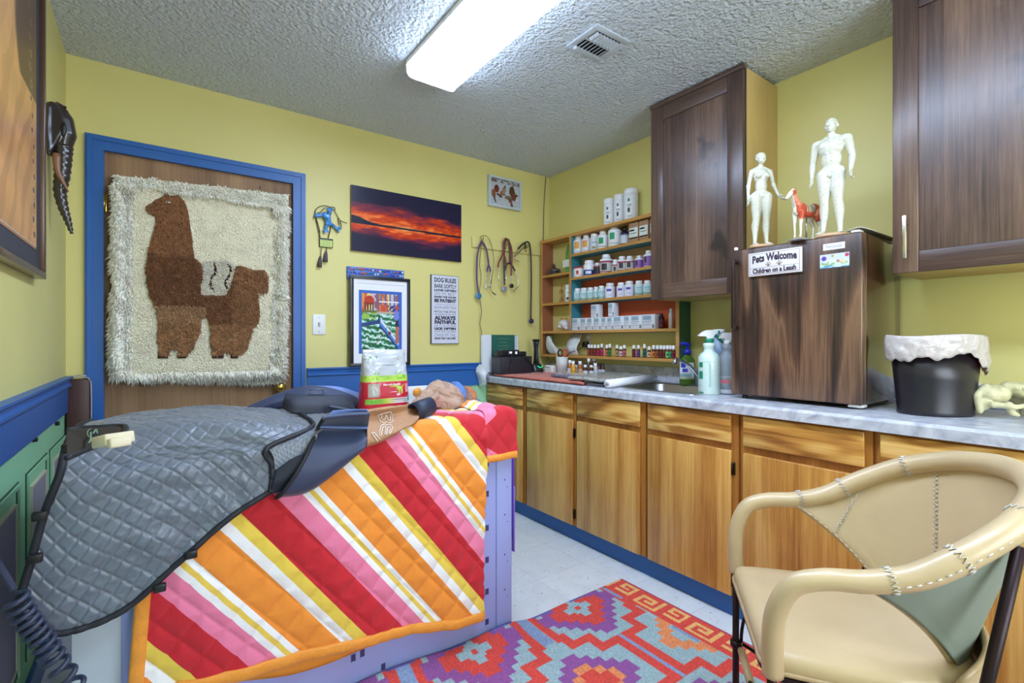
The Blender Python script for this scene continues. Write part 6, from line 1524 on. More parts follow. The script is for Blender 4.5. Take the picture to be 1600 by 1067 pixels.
o = mk('black_cable', MB().tube(catmull([sp_(*q, -.03) for q in ((150, 80), (148, 150), (130, 350), (145, 480), (128, 640), (135, 740), (150, 850), (132, 970), (150, 1060), (160, 1180), (175, 1300))], 60), .0022, 6), mat('cable_dark', (52, 44, 42), .6)); tag(o, 'thin black cable hanging from the left hook down to the black box', 'cable')
o = mk('adapter_lead', MB().tube(catmull([sp_(*q, -.05) for q in ((135, 90), (140, 65), (190, 55), (235, 105), (268, 230), (275, 380), (245, 590), (265, 650))], 50), .0022, 6).tube([sp_(262, 645, -.05), sp_(298, 672, -.05)], .0045, 8), mat('cord_dark', (60, 44, 40), .6)); tag(o, 'short brown lead with a plug end looped over the left hook', 'lead')
o = mk('wall_cable', MB().tube(catmull([tuple(ony(px, py, -.006)) for px, py in ((853, 276), (850, 320), (849, 370), (846, 398))], 24), .003, 6), mat('grey_cable', (84, 78, 84), .6)); tag(o, 'grey cable running down the room corner from the ceiling', 'cable')
o = mk('purple_clip', MB().box((-.105, -.035, 1.83), (-.080, -.019, 1.90), bev=.003), mat('purple_plastic', (120, 100, 160), .4)); tag(o, 'small lilac clip beside the wall shelf at the corner cable end', 'clip')

# ---------------------------------------------------------------- lavender steel cabinet used as exam table
TX0, TX1, TY0, TY1, TZ = -2.66, -1.349, -1.35, -.78, .848
tb = thing('steel_table', 'long lavender painted steel cabinet table under the striped quilt', 'table', ((TX0 + TX1) / 2, (TY0 + TY1) / 2, 0))
M_lav = mat('lavender_steel', (162, 174, 234), .38, coat=.2)
mk('body', MB().box((TX0, TY0 + .004, .002), (TX1 - .075, TY1, TZ - .03), bev=.003), M_lav, tb)
mk('corner_post', MB().box((TX1 - .0745, TY0, .002), (TX1, TY1 - .002, TZ - .03), bev=.004), M_lav, tb)
mk('corner_post', MB().box((TX0 - .02, TY0, .002), (TX0 + .075, TY0 + .0035, TZ - .03), bev=.001), mat('lit_lavender_steel', (186, 196, 206), .4), tb)  # light on the left front is put into this paler colour
mk('table_top', MB().box((TX0, TY0 - .006, TZ - .0295), (TX1 + .003, TY1, TZ - .004), bev=.003), mat('top_cream', (206, 196, 160), .5), tb)
mk('top_pad', MB().box((TX0 + .02, TY0 - .008, TZ - .0035), (TX1 + .002, TY1 - .02, TZ + .006), bev=.003), cm((206, 208, 224)), tb)
M_slot = mat('slot_dark', (60, 60, 108), .6)
for x, z in ((-1.467, .676), (-1.467, .558), (-1.467, .425), (-1.467, .300), (-1.467, .176), (-1.467, .057), (-2.108, .16), (-1.888, .048), (-1.99, .118), (-1.96, .122)):
    mb = MB().box((x - .008, TY0 + .0025, z - .011), (x + .006, TY0 + .0038, z + .011), 0).box((x - .009, TY0 + .0005, z - .014), (x + .008, TY0 + .0036, z - .0115), 1).box((x + .0062, TY0 + .0005, z - .0115), (x + .008, TY0 + .0036, z + .012), 1)  # dark box stands in for the shade inside each slot
    mk('slot', mb, [M_slot, M_lav], tb)
for z in (.73, .60, .46, .30, .16):
    mk('rivet', MB().ell((-1.385, TY0 - .0003, z), (.0032, .0015, .0032), n=8).ell((-1.372, TY0 - .0003, z - .03), (.0022, .0012, .0022), n=8), M_slot, tb)
# purple sheet over the right end
P = surf([[(-1.40, y, .8565), (-1.352, y, .857), (-1.334, y, .85), (-1.330, y, .80), (-1.329, y, .60), (-1.330, y, .42), (-1.327, y, .29)] for y in (-1.33, -1.2, -1.0, -.85)], 12, 30)
pu = thing('purple_mat', 'purple foam mat hanging over the right end of the steel table', 'mat', (-1.33, -1.1, .29))
mk('sheet', MB().grid(P, thick=-.007), mat('purple_foam', (98, 62, 178), .5), pu)
mk('lower_band', MB().box((-1.3285, -1.335, .29), (-1.322, -.85, .56), bev=.002), cm((132, 110, 208)), pu)

# ---------------------------------------------------------------- striped quilt
def quilt_mat():
    m, nt, b = nodes('striped_quilt'); N, K = nt.nodes, nt.links
    uv = N.new('ShaderNodeUVMap'); uv.uv_map = 'UVMap'
    dp = N.new('ShaderNodeVectorMath'); dp.operation = 'DOT_PRODUCT'; dp.inputs[1].default_value = (.794, .607, 0); K.new(uv.outputs[0], dp.inputs[0])
    a = N.new('ShaderNodeMath'); a.operation = 'MULTIPLY_ADD'; a.inputs[1].default_value = 1 / .3355; a.inputs[2].default_value = 1.441 / .3355 + 10; K.new(dp.outputs['Value'], a.inputs[0])
    fr = N.new('ShaderNodeMath'); fr.operation = 'FRACT'; K.new(a.outputs[0], fr.inputs[0])
    cr = N.new('ShaderNodeValToRGB'); cr.color_ramp.interpolation = 'CONSTANT'; e = cr.color_ramp.elements
    st = [(0, (196, 14, 34)), (.265, (232, 122, 158)), (.425, (238, 236, 238)), (.475, (232, 196, 78)), (.515, (240, 238, 240)), (.562, (238, 142, 42)), (.82, (240, 238, 240)), (.90, (232, 200, 74))]
    while len(e) < len(st): e.new(.5)
    for i, (p, c) in enumerate(st): e[i].position = p; e[i].color = L4(c)
    K.new(fr.outputs[0], cr.inputs[0]); K.new(cr.outputs[0], b.inputs['Base Color'])
    n = N.new('ShaderNodeTexNoise'); n.inputs['Scale'].default_value = 900; n.inputs['Detail'].default_value = 2; K.new(uv.outputs[0], n.inputs['Vector'])
    n2 = N.new('ShaderNodeTexNoise'); n2.inputs['Scale'].default_value = 22; n2.inputs['Detail'].default_value = 4; K.new(uv.outputs[0], n2.inputs['Vector'])
    bp = N.new('ShaderNodeBump'); bp.inputs['Strength'].default_value = .25; bp.inputs['Distance'].default_value = .001; K.new(n.outputs[0], bp.inputs['Height'])
    bp2 = N.new('ShaderNodeBump'); bp2.inputs['Strength'].default_value = .5; bp2.inputs['Distance'].default_value = .008; K.new(n2.outputs[0], bp2.inputs['Height']); K.new(bp.outputs[0], bp2.inputs['Normal'])
    K.new(bp2.outputs[0], b.inputs['Normal']); b.inputs['Roughness'].default_value = .72; b.inputs['Sheen Weight'].default_value = .25
    return m
M_quilt = quilt_mat(); M_or = mat('orange_binding', (236, 150, 44), .6, bump=(60, .7, .006), sheen=.2)
def set_uv(o, uv):
    me = o.data; l = me.uv_layers.new(name='UVMap'); vi = np.empty(len(me.loops), dtype=np.int32); me.loops.foreach_get('vertex_index', vi)
    l.data.foreach_set('uv', uv[vi].astype(np.float32).ravel())
def hemz(x): return float(np.interp(x, [-2.56, -2.47, -2.194, -1.994, -1.80, -1.62, -1.50], [.262, .258, .226, .205, .180, .142, .134]))
NU, NV = 200, 230
us = np.linspace(0, 1, NU)
def quilt_sheet(xa, xb, hem, ytop, nu, nv, puff=.0075, zedge=.872):
    P = np.zeros((nv, nu, 3)); UV = np.zeros((nv, nu, 2))
    for j in range(nu):
        u = j / (nu - 1); xt = xa(0) + (xb(0) - xa(0)) * u
        topl = -1.362 - ytop; rad = .022
        zh = hem(xa(1) + (xb(1) - xa(1)) * u); hang = zedge - rad - zh; arc = rad * PI / 2; tot = abs(topl) + arc + hang
        for i in range(nv):
            s = i / (nv - 1) * tot
            if s < abs(topl): y = ytop - s; z = zedge; hf = 0
            elif s < abs(topl) + arc: q = (s - abs(topl)) / rad; y = -1.362 - rad * math.sin(q); z = zedge - rad * (1 - math.cos(q)); hf = 0
            else: d = s - abs(topl) - arc; y = -1.362 - rad; z = zedge - rad - d; hf = d / max(hang, 1e-6)
            x = (xa(hf) + (xb(hf) - xa(hf)) * u)
            P[i, j] = (x, y, z); UV[i, j] = (x, zedge + .0 + (abs(topl) - s))
    a, b_ = (UV[..., 0] + UV[..., 1] * .85) / .098, (UV[..., 0] * 1.1 - UV[..., 1]) / .118
    h = np.minimum(np.abs(np.sin(a * PI)), np.abs(np.sin(b_ * PI))); h = np.sqrt(h) * puff
    wr = (fbm(UV[..., 0] * 9, UV[..., 1] * 9, 5) - .5) * .006
    front = sstep(.87, .80, P[..., 2])
    P[..., 1] -= (h + wr) * front + front * (.012 * np.sin(P[..., 0] * 9 + P[..., 2] * 3) ** 2 + .004)
    P[..., 2] += (h + wr) * (1 - front)
    return P, UV
qt = thing('striped_quilt', 'quilted blanket with diagonal red, pink, orange, yellow and white stripes over the steel table', 'quilt', (-2.0, -1.38, .13))
P, UV = quilt_sheet(lambda h: -2.505 - .04 * h, lambda h: -1.502 - .012 * h, hemz, -.95, 230, 280, puff=.011)
o = mk('quilt_cover', MB().grid(P, thick=-.008), M_quilt, qt); set_uv(o, np.concatenate([UV.reshape(-1, 2)] * 2))
hemP, leftP = P[-1], P[:, 0]
def strip(name, pts, w, th, m, parent, up):
    """flat folded binding along a line"""
    mb = MB(); mb.tube([Vector(p) for p in pts], w / 2, 10, flat=th / w, up=up); return mk(name, mb, m, parent)
st_ = [tuple(q + np.array([0, -.002, -.010])) for q in hemP[::4]]
strip('binding', st_, .036, .014, M_or, qt, (0, -1, 0))
st_ = [tuple(q + np.array([-.012, -.002, 0])) for q in leftP[110::4]]
strip('binding', st_, .034, .014, M_or, qt, (0, -1, 0))
# the back face of the folded quilt peeping out below the hem
bx = np.linspace(-2.53, -1.66, 60); P2 = []
for k in range(7):
    f_ = k / 6; dz = .072 * np.sin(np.clip((bx + 2.53) / .87, 0, 1) * PI) ** .8 * np.interp(bx, [-2.53, -2.2, -1.66], [1, 1, .6])
    zz = np.array([hemz(x) for x in bx]); P2.append(np.stack([bx, np.full_like(bx, -1.372) - .006 * np.sin(bx * 14), zz + .02 - (dz + .02) * f_], 1))
mk('back_fold', MB().grid(np.array(P2), thick=-.007), mat('orange_cloth', (232, 148, 48), .7, bump=(18, .7, .01)), qt)
# short hang at the right corner
P, UV = quilt_sheet(lambda h: -1.502, lambda h: -1.352 + .004 * h, lambda x: .715, -1.02, 60, 90, puff=.009, zedge=.880)
P[..., 1] += .010 * sstep(.86, .80, P[..., 2]); P[..., 2] += .012 * np.sin((P[..., 0] + 1.502) / .15 * PI) * (P[..., 2] > .86)
uu_ = (P[..., 0] + 1.502) / .15; ww_ = (P[..., 2] - .72) / .15; back_ = np.clip(-1.362 - .0 - P[..., 1], -9, 0) * -1
s_q = np.clip(.055 + .062 * (np.abs(2 * np.clip(ww_, 0, 1) - 1) - uu_ * 1.3), .012, .2); s_q = np.where(P[..., 1] > -1.362, np.clip(s_q, .012, .2) + (P[..., 1] + 1.362) * .55, s_q)
UV2 = np.stack([(s_q - 1.441) / .794, UV[..., 1] * 0], -1)
o = mk('corner_fold', MB().grid(P, thick=-.008), M_quilt, qt); set_uv(o, np.concatenate([UV2.reshape(-1, 2)] * 2))
strip('binding', [tuple(q + np.array([0, -.002, -.008])) for q in P[-1][::4]], .028, .014, M_or, qt, (0, -1, 0))

# ---------------------------------------------------------------- grey quilted horse coat
YF = -1.425
def hp(px, py, y=YF): p = ony(px, py, y); return tuple(p)
def tz(px, py, z): return tuple(onz(px, py, z))
M_coat = mat('grey_coat', (104, 112, 124), .36, spec=.6, sheen=.2, bump=(90, .25, .002))
M_edge = mat('coat_binding', (30, 32, 40), .6)
M_navy = mat('navy_neoprene', (48, 58, 88), .55, bump=(400, .3, .0006), sheen=.15)
hc = thing('horse_coat', 'grey quilted horse therapy coat with black binding draped over the left of the table', 'coat', (-2.35, -1.2, .485))
ctrl = [
    [(-2.655, -1.00, .905), (-2.60, -.95, .905), (-2.47, -.90, .91), (-2.34, -.87, .910), (-2.22, -.86, .905), (-2.10, -.90, .895)],
    [(-2.672, -1.12, .928), (-2.60, -1.10, .938), (-2.47, -1.06, .945), (-2.34, -1.04, .935), (-2.22, -1.04, .915), (-2.11, -1.06, .900)],
    [(-2.685, -1.27, .925), (-2.61, -1.27, .935), (-2.48, -1.27, .945), (-2.34, -1.26, .935), (-2.22, -1.25, .918), (-2.12, -1.25, .906)],
    [(-2.690, -1.37, .893), (-2.61, -1.385, .895), (-2.48, -1.39, .905), (-2.34, -1.39, .905), (-2.22, -1.385, .896), (-2.13, -1.38, .890)],
    [hp(93, 742), hp(140, 748), hp(215, 735), hp(290, 722), hp(362, 712), hp(418, 700)],
    [hp(70, 800), hp(125, 815), hp(200, 795), hp(280, 770), hp(360, 745), hp(424, 725)],
    [hp(48, 878), hp(110, 890), hp(190, 865), hp(275, 820), hp(358, 775), hp(425, 742)],
    [hp(30, 945), hp(98, 950), hp(188, 920), hp(272, 855), hp(355, 795), hp(424, 755)],
    [hp(36, 985), hp(105, 988), hp(195, 952), hp(278, 880), hp(358, 810), hp(422, 768)]]
for row in ctrl[4:]: pass
NVc, NUc = 330, 300
P = surf(ctrl, NVc, NUc)
# arc-length like cloth coordinates for the stitching
du = np.concatenate([np.zeros((NVc, 1)), np.cumsum(np.linalg.norm(np.diff(P, axis=1), axis=2), axis=1)], axis=1)
dv = np.concatenate([np.zeros((1, NUc)), np.cumsum(np.linalg.norm(np.diff(P, axis=0), axis=2), axis=0)], axis=0)
nn = np.cross(np.gradient(P, axis=1), np.gradient(P, axis=0)); nn /= np.linalg.norm(nn, axis=2, keepdims=True)
if nn[NVc // 2, NUc // 2, 2] + -nn[NVc // 2, NUc // 2, 1] < 0: nn = -nn
fold = int(NVc * 3 / 8); xf = P[..., 0] * 1.0; tf = dv - dv[fold][None, :]
a, b_ = (xf + tf * .8) / .040, (xf - tf * .8) / .040
def groove(q, w=.10): d_ = np.abs(q - np.round(q)); return np.exp(-(d_ / w) ** 2)
qh = -.0028 * np.maximum(groove(a), groove(b_))
xx, yy_ = du * 1.0, dv * 1.0
wr = (fbm(xx * 2.5 + dv * 2, yy_ * 9 - du * 5, 7) - .5) * .044 + (fbm(xx * 5 + dv * 3, yy_ * 22 - du * 12, 8) - .5) * .018
mask_ = sstep(0, .08, np.minimum(du, du[:, -1:] - du)) * sstep(0, .04, dv[-1:] - dv)
P = P + nn * (qh + wr * mask_)[..., None]
# neck opening cut-out near the left back corner: cells inside are left out
PXc, PYc = None, None
mb = MB(); full = MB().grid(P, thick=-.009)
mk('quilted_panel', full, M_coat, hc)
def edge_tube(pts, r, name='binding', m=None, n=8, step=4):
    pts = [tuple(p) for p in pts]; mb = MB().tube(pts[::step] + [pts[-1]], r, n); return mk(name, mb, m or M_edge, hc)
loop = list(P[:, 0]) + list(P[-1]); edge_tube(loop, .0085, step=5)
edge_tube(list(P[0]), .006, step=5)
edge_tube([p + q * .004 for p, q in zip(P[:, -1], nn[:, -1])], .0075, step=5)

# small quilted panel between seam and collar
c2_ = [[(-2.11, -.94, .893), (-2.06, -.96, .89), (-2.0, -1.0, .885)], [(-2.115, -1.1, .897), (-2.05, -1.12, .895), (-1.97, -1.14, .89)], [(-2.125, -1.28, .900), (-2.05, -1.28, .898), (-1.96, -1.28, .894)], [hp(420, 688, -1.40), hp(462, 682, -1.40), hp(505, 672, -1.40)], [hp(428, 722), hp(455, 715), hp(490, 700)], [hp(426, 750), hp(442, 742), hp(465, 728)], [hp(416, 772), hp(424, 765), hp(436, 752)]]
P3 = surf(c2_, 90, 60); du3 = np.linspace(0, .16, 60)[None, :] + 0 * P3[..., 0]; dv3 = np.linspace(0, .62, 90)[:, None] + 0 * P3[..., 0]
h3 = np.sqrt(np.minimum(np.abs(np.sin((du3 + dv3) / .026 * PI)), np.abs(np.sin((du3 - dv3) / .026 * PI)))) * .003
P3[..., 1] -= h3 * .8; P3[..., 2] += h3 * .6 + .006
mk('quilted_panel', MB().grid(P3, thick=-.006), M_coat, hc)
# folded neoprene collar
c3 = [[tz(505, 655, .932), tz(545, 650, .932), tz(578, 648, .930)], [hp(497, 668, -1.40), hp(536, 668, -1.40), hp(575, 668, -1.40)], [hp(484, 700, -1.445), hp(528, 700, -1.45), hp(574, 684, -1.44)], [hp(470, 728, -1.465), hp(520, 722, -1.47), hp(573, 693, -1.45)], [hp(455, 752, -1.465), hp(505, 744, -1.47), hp(571, 698, -1.455)], [hp(440, 772, -1.45), hp(495, 760, -1.455), hp(568, 704, -1.445)], [hp(432, 778, -1.42), hp(488, 766, -1.42), hp(562, 708, -1.42)]]
P4 = surf(c3, 70, 50); mk('collar', MB().grid(P4, thick=-.010), M_navy, hc)
edge_tube(list(P4[:, 0]), .006, step=5)
c3b = [[tz(520, 641, .938), tz(548, 640, .938), tz(574, 641, .938)], [hp(508, 655, -1.37), hp(540, 655, -1.37), hp(575, 655, -1.37)], [hp(499, 667, -1.412), hp(537, 668, -1.412), hp(575, 669, -1.412)]]
mk('blue_panel', MB().grid(surf(c3b, 20, 26), thick=-.004), mat('light_blue_cloth', (112, 134, 188), .7, bump=(120, .5, .002)), hc)
c3c = [[hp(430, 735, -1.43), hp(458, 716, -1.435), hp(490, 702, -1.44)], [hp(426, 755, -1.44), hp(452, 742, -1.445), hp(478, 726, -1.45)], [hp(422, 772, -1.43), hp(442, 766, -1.435), hp(460, 752, -1.44)]]
mk('lining', MB().grid(surf(c3c, 20, 20), thick=-.006), mat('dark_lining', (26, 30, 46), .6), hc)
# neck opening: dark lining with a pale logo letter, foam block inside
op = [(105, 681), (125, 678), (158, 676), (190, 674), (197, 678), (190, 692), (176, 699), (150, 707), (126, 717), (106, 726)]
def on_top(px, py):
    r = ray(px, py); best = None
    Q_ = P.reshape(-1, 3) - np.array(CAM); dd = np.array(r); dd /= np.linalg.norm(dd)
    t_ = Q_ @ dd; dist = np.linalg.norm(Q_ - t_[:, None] * dd, axis=1); k_ = np.argmin(dist + t_ * .02)
    return Vector(P.reshape(-1, 3)[k_]), Vector(nn.reshape(-1, 3)[k_])
cen = sum((Vector(tz(px, py, .94)) for px, py in op), Vector()) / len(op)
ring_ = [Vector(tz(px, py, .945 if py < 690 else .935 if py < 705 else .925)) for px, py in op]
nrmv = Vector((0, -.45, .9)).normalized()
bm = bmesh.new(); bvs = [bm.verts.new(q + nrmv * .016) for q in ring_]; bm.faces.new(bvs); bmesh.ops.triangulate(bm, faces=bm.faces[:])
ext = bmesh.ops.extrude_face_region(bm, geom=bm.faces[:]); bmesh.ops.translate(bm, verts=[g_ for g_ in ext['geom'] if isinstance(g_, bmesh.types.BMVert)], vec=-nrmv * .006)
mb = MB(); mb.bm(bm); mk('neck_lining', mb, mat('brown_lining', (46, 38, 34), .7), hc)
mk('binding', MB().tube([tuple(q + nrmv * .016) for q in [Vector(w) for w in catmull([tuple(q) for q in ring_], 44)]], .0055, 8), M_edge, hc)
mb = MB(); lg = Vector(tz(146, 690, .945)) + nrmv * .0185
ux = Vector((1, .25, 0)).normalized(); uz = nrmv.cross(ux).normalized()
lo = lambda X_, Y_: Vector(tz(90 + X_ / 12.3, 650 + Y_ / 12.3, .945 if Y_ < 450 else .938)) + nrmv * .021
mb.tube(catmull([lo(*q) for q in ((610, 680), (650, 600), (645, 470), (690, 485), (745, 405), (772, 480))], 24), .0016, 6)
mb.tube(catmull([lo(*q) for q in ((650, 385), (590, 440), (590, 520), (640, 580), (700, 610), (750, 605))], 20), .0009, 6)
mk('logo', mb, cm((110, 150, 132)), hc, recalc=False)
for (px, py) in ((62, 806), (55, 872), (299, 866), (250, 918), (108, 700)):
    q = Vector(hp(px, py, -1.438)) if py > 720 else Vector(tz(px, py, .92)); mk('buckle_tab', MB().box((q.x - .013, q.y - .008, q.z - .010), (q.x + .013, q.y + .006, q.z + .010), bev=.003), M_black, hc)
fo_ = thing('foam_block', 'small cream foam block lying in the neck opening of the grey coat', 'block', Vector(tz(173, 690, .955)))
q = Vector(tz(179, 689, .965)); Mx = Matrix.Translation(q) @ Matrix.Rotation(R(25), 4, 'Z') @ Matrix.Rotation(R(-12), 4, 'X')
mk('foam', MB().box((-.026, -.030, -.008), (.022, .030, .014), bev=.003, M=Mx).box((-.024, -.044, -.014), (.010, -.026, .004), bev=.003, M=Mx), mat('cream_foam', (214, 204, 176), .8), fo_)
# brown sleeve with letters
br = thing('brown_sleeve', 'tan fabric wrap with white outlined letters BE lying beside the navy collar', 'fabric wrap', (-1.85, -1.35, .86))
c5_ = [[tz(572, 643, .925), tz(612, 637, .93), tz(652, 628, .93)], [hp(573, 655, -1.36), hp(614, 650, -1.34), hp(658, 640, -1.30)], [hp(574, 675, -1.43), hp(612, 668, -1.42), hp(650, 655, -1.40)], [hp(574, 692, -1.445), hp(600, 684, -1.44), hp(632, 668, -1.43)], [hp(573, 698, -1.425), hp(592, 692, -1.425), hp(618, 680, -1.42)]]
P5 = surf(c5_, 40, 50); P5[..., 1] -= .006 * (fbm(P5[..., 0] * 40, P5[..., 2] * 40, 4) - .5)
mk('wrap', MB().grid(P5, thick=-.01), mat('tan_cloth', (176, 132, 96), .75, bump=(60, .5, .004)), br)
# letters follow the cloth: outlined capitals B, E and part of an M
def glyph(segs, cx, cy, s, ang, mbx):
    for seg in segs:
        for off in (-.11, .11):
            pts = []
            for k in range(len(seg)):
                p0 = np.array(seg[max(k - 1, 0)]); p1 = np.array(seg[min(k + 1, len(seg) - 1)]); t_ = (p1 - p0) / (np.linalg.norm(p1 - p0) + 1e-9); nrm_ = np.array([-t_[1], t_[0]])
                q_ = (np.array(seg[k]) + nrm_ * off) * s; c_, s__ = math.cos(ang), math.sin(ang)
                px, py = cx + q_[0] * c_ - q_[1] * s__, cy + q_[0] * s__ + q_[1] * c_
                dd = ray(px, py); dd.normalize(); Q_ = P5.reshape(-1, 3) - np.array(CAM); t2 = Q_ @ np.array(dd); ds = np.linalg.norm(Q_ - t2[:, None] * np.array(dd), axis=1); kk = np.argmin(ds)
                pts.append(tuple(P5.reshape(-1, 3)[kk] + np.array([0, -.004, .003])))
            mbx.tube(pts, .0010, 5)
def dens(seg, n=9):
    out = []
    for a_, b2 in zip(seg[:-1], seg[1:]):
        for k in range(n): out.append((a_[0] + (b2[0] - a_[0]) * k / n, a_[1] + (b2[1] - a_[1]) * k / n))
    return out + [seg[-1]]
mbx = MB()
def on_wrap(X_, Y_):
    px, py = 560 + X_ / 11.86, 620 + Y_ / 11.86
    dd = np.array(ray(px, py).normalized()); Q_ = P5.reshape(-1, 3) - np.array(CAM); t2 = Q_ @ dd; ds = np.linalg.norm(Q_ - t2[:, None] * dd, axis=1); q_ = P5.reshape(-1, 3)[np.argmin(ds)]
    p_ = np.array(CAM) + dd * ((q_ - np.array(CAM)) @ dd); return tuple(p_ - dd * .0045)
Lt = [[(365, 345), (480, 305), (600, 275), (635, 360), (640, 440), (590, 485), (540, 478), (510, 455), (480, 480), (425, 465), (385, 410), (365, 345)],
      [(425, 335), (430, 400), (465, 435), (495, 400), (515, 335), (540, 400), (575, 440), (600, 420), (590, 310)],
      [(385, 725), (400, 600), (420, 530), (470, 505), (540, 520), (600, 515), (632, 565), (605, 645), (575, 690)],
      [(412, 742), (440, 620), (455, 555), (495, 545), (510, 580), (490, 690), (520, 695), (545, 570), (580, 552), (592, 590), (560, 670)],
      [(412, 797), (350, 725), (290, 660), (245, 668), (300, 740), (365, 828)]]
for L_ in Lt: mbx.tube([on_wrap(*q) for q in dens(L_, 5)], .0012, 5)
mk('lettering', mbx, cm((236, 232, 226)), br)
ca_, cb_ = ony(645, 645, -1.335), ony(672, 634, -1.31); axc = (cb_ - ca_).normalized(); n1c = axc.orthogonal().normalized(); n2c = axc.cross(n1c)
rows_ = []
for f_, r_ in ((0, .030), (.0, .036), (.5, .0375), (1.0, .036), (1.0, .031), (.02, .030)):
    rows_.append([tuple(ca_.lerp(cb_, f_) + n1c * r_ * .9 * math.cos(q) + n2c * r_ * math.sin(q)) for q in np.linspace(0, 2 * PI, 33)])
o = mk('cuff_strap', MB().grid(rows_), mat('navy_strap', (36, 44, 66), .55, bump=(300, .3, .0006))); tag(o, 'navy elastic cuff wrapped around the tan sleeve beside the food bag', 'strap')
# navy band arching behind, black strap block
band = thing('support_belt', 'navy and light blue padded belt arching behind the grey coat', 'belt', (-2.0, -.95, .86))
yb = -.93
cb = [[hp(384, 636, yb), hp(415, 622, yb), hp(447, 610, yb), hp(485, 602, yb), hp(525, 608, yb), hp(556, 620, yb), hp(572, 634, yb)], [hp(388, 640, yb - .02), hp(418, 630, yb - .03), hp(448, 622, yb - .03), hp(485, 615, yb - .04), hp(522, 620, yb - .03), hp(550, 630, yb - .03), hp(570, 641, yb - .02)], [hp(392, 644, yb - .03), hp(420, 640, yb - .03), hp(450, 634, yb - .03), hp(485, 628, yb - .03), hp(520, 632, yb - .03), hp(548, 640, yb - .03), hp(568, 648, yb - .02)]]
mk('band', MB().grid(surf(cb, 16, 60), thick=-.014), M_navy, band)
cb2 = [[hp(492, 602, yb + .03), hp(530, 604, yb + .03), hp(562, 614, yb + .03)], [hp(510, 610, yb + .01), hp(540, 614, yb + .01), hp(572, 626, yb + .01)], [hp(545, 622, yb), hp(560, 630, yb), hp(580, 645, yb)]]
mk('blue_cloth', MB().grid(surf(cb2, 16, 24), thick=-.01), MATS['light_blue_cloth'], band)
blk = thing('black_strap', 'wide black fabric strap with a clear buckle on the grey coat', 'strap', (-2.05, -1.1, .90))
yk = -1.12
cb3 = [[hp(448, 613, yk), hp(470, 617, yk - .02), hp(505, 618, yk - .02), hp(538, 618, yk), hp(552, 630, yk)], [hp(444, 622, yk - .02), hp(462, 630, yk - .05), hp(502, 632, yk - .05), hp(540, 632, yk - .03), hp(556, 640, yk - .02)], [hp(440, 637, yk - .02), hp(458, 645, yk - .06), hp(502, 646, yk - .06), hp(530, 641, yk - .04), hp(560, 647, yk - .03)]]
mk('strap', MB().grid(surf(cb3, 20, 44), thick=-.012), mat('black_fabric', (30, 36, 50), .6, bump=(250, .3, .001)), blk)
mk('buckle', MB().tube([hp(484, 609, yk), hp(504, 608, yk), hp(506, 616, yk), hp(484, 616, yk)], .003, 8, closed=True), mat('buckle_grey', (110, 120, 140), .2, trans=.3), blk)
sb = MB().tube(catmull([hp(512, 634, -1.2), hp(540, 640, -1.22), hp(560, 646, -1.25), hp(600, 642, -1.26), hp(640, 640, -1.28)], 30), .014, 12, flat=.5)
o = mk('dark_strap', sb, mat('slate_strap', (44, 52, 72), .5)); tag(o, 'slate blue strap lying in front of the dog food bag', 'strap')
sb = MB().tube([hp(340, 664, -1.19), hp(420, 655, -1.22), hp(470, 650, -1.24)], .005, 8, flat=.5); sb.tube([hp(432, 655, -1.23), hp(440, 668, -1.28)], .006, 8, flat=.5)
mk('tie_strap', sb, M_edge, hc)
# crumpled brown and blue jacket
jc = ony(708, 622, -1.12)
mb = MB(); random.seed(11)
def jp(px, py, y): return ony(px, py, y)
for px, py, y, rx, ry, rz in ((676, 626, -1.15, .055, .05, .034), (692, 617, -1.12, .062, .07, .058), (700, 630, -1.15, .060, .06, .036), (712, 618, -1.10, .034, .07, .060), (728, 620, -1.07, .040, .06, .046), (738, 630, -1.06, .034, .06, .028), (716, 641, -1.13, .05, .05, .020)):
    q = jp(px, py, y); mb.ell(tuple(q), (rx, ry, rz), n=18)
cap_chain(mb, [jp(646, 640, -1.16), jp(664, 622, -1.15), jp(684, 603, -1.13)], [.026, .030, .026], n=14)
cap_chain(mb, [jp(664, 636, -1.19), jp(682, 618, -1.19)], [.016, .014], n=12)
def jcol(co):
    # dyed panels across the cloth
    c = np.tile(np.array([[172, 142, 122]], dtype=float), (len(co), 1)); n = fbm(co[:, 0] * 22, co[:, 2] * 22 + co[:, 1] * 10, 3)
    xa, xb = jc.x + .018, jc.x + .055
    b2 = co[:, 0] + .35 * (co[:, 2] - .93) + (n - .5) * .02
    c[n > .66] = (156, 126, 108); c[(b2 > xa) & (b2 < xb)] = (84, 118, 178); c[(b2 > xb)] = (136, 104, 92); c[(b2 > xb + .035)] = (176, 110, 70); c[(b2 > xb + .062)] = (90, 96, 150)
    return lin(c / 255.)
o = remeshed('crumpled_jacket', mb, attr_mat('jacket_cloth', .8, bump=(26, 1.0, .02)), .0045, smooth_it=3, colfn=jcol)
nme = o.data; co = np.empty(len(nme.vertices) * 3, dtype=np.float32); nme.vertices.foreach_get('co', co); co = co.reshape(-1, 3)
no = np.array([v.normal[:] for v in nme.vertices]); ww = (fbm(co[:, 0] * 20 + co[:, 2] * 34, co[:, 2] * 30 - co[:, 1] * 14, 13) - .5) * .018
co += no * ww[:, None]; nme.vertices.foreach_set('co', co.ravel()); nme.update()
tag(o, 'crumpled tan jacket with blue and orange patches on the right end of the table', 'jacket')
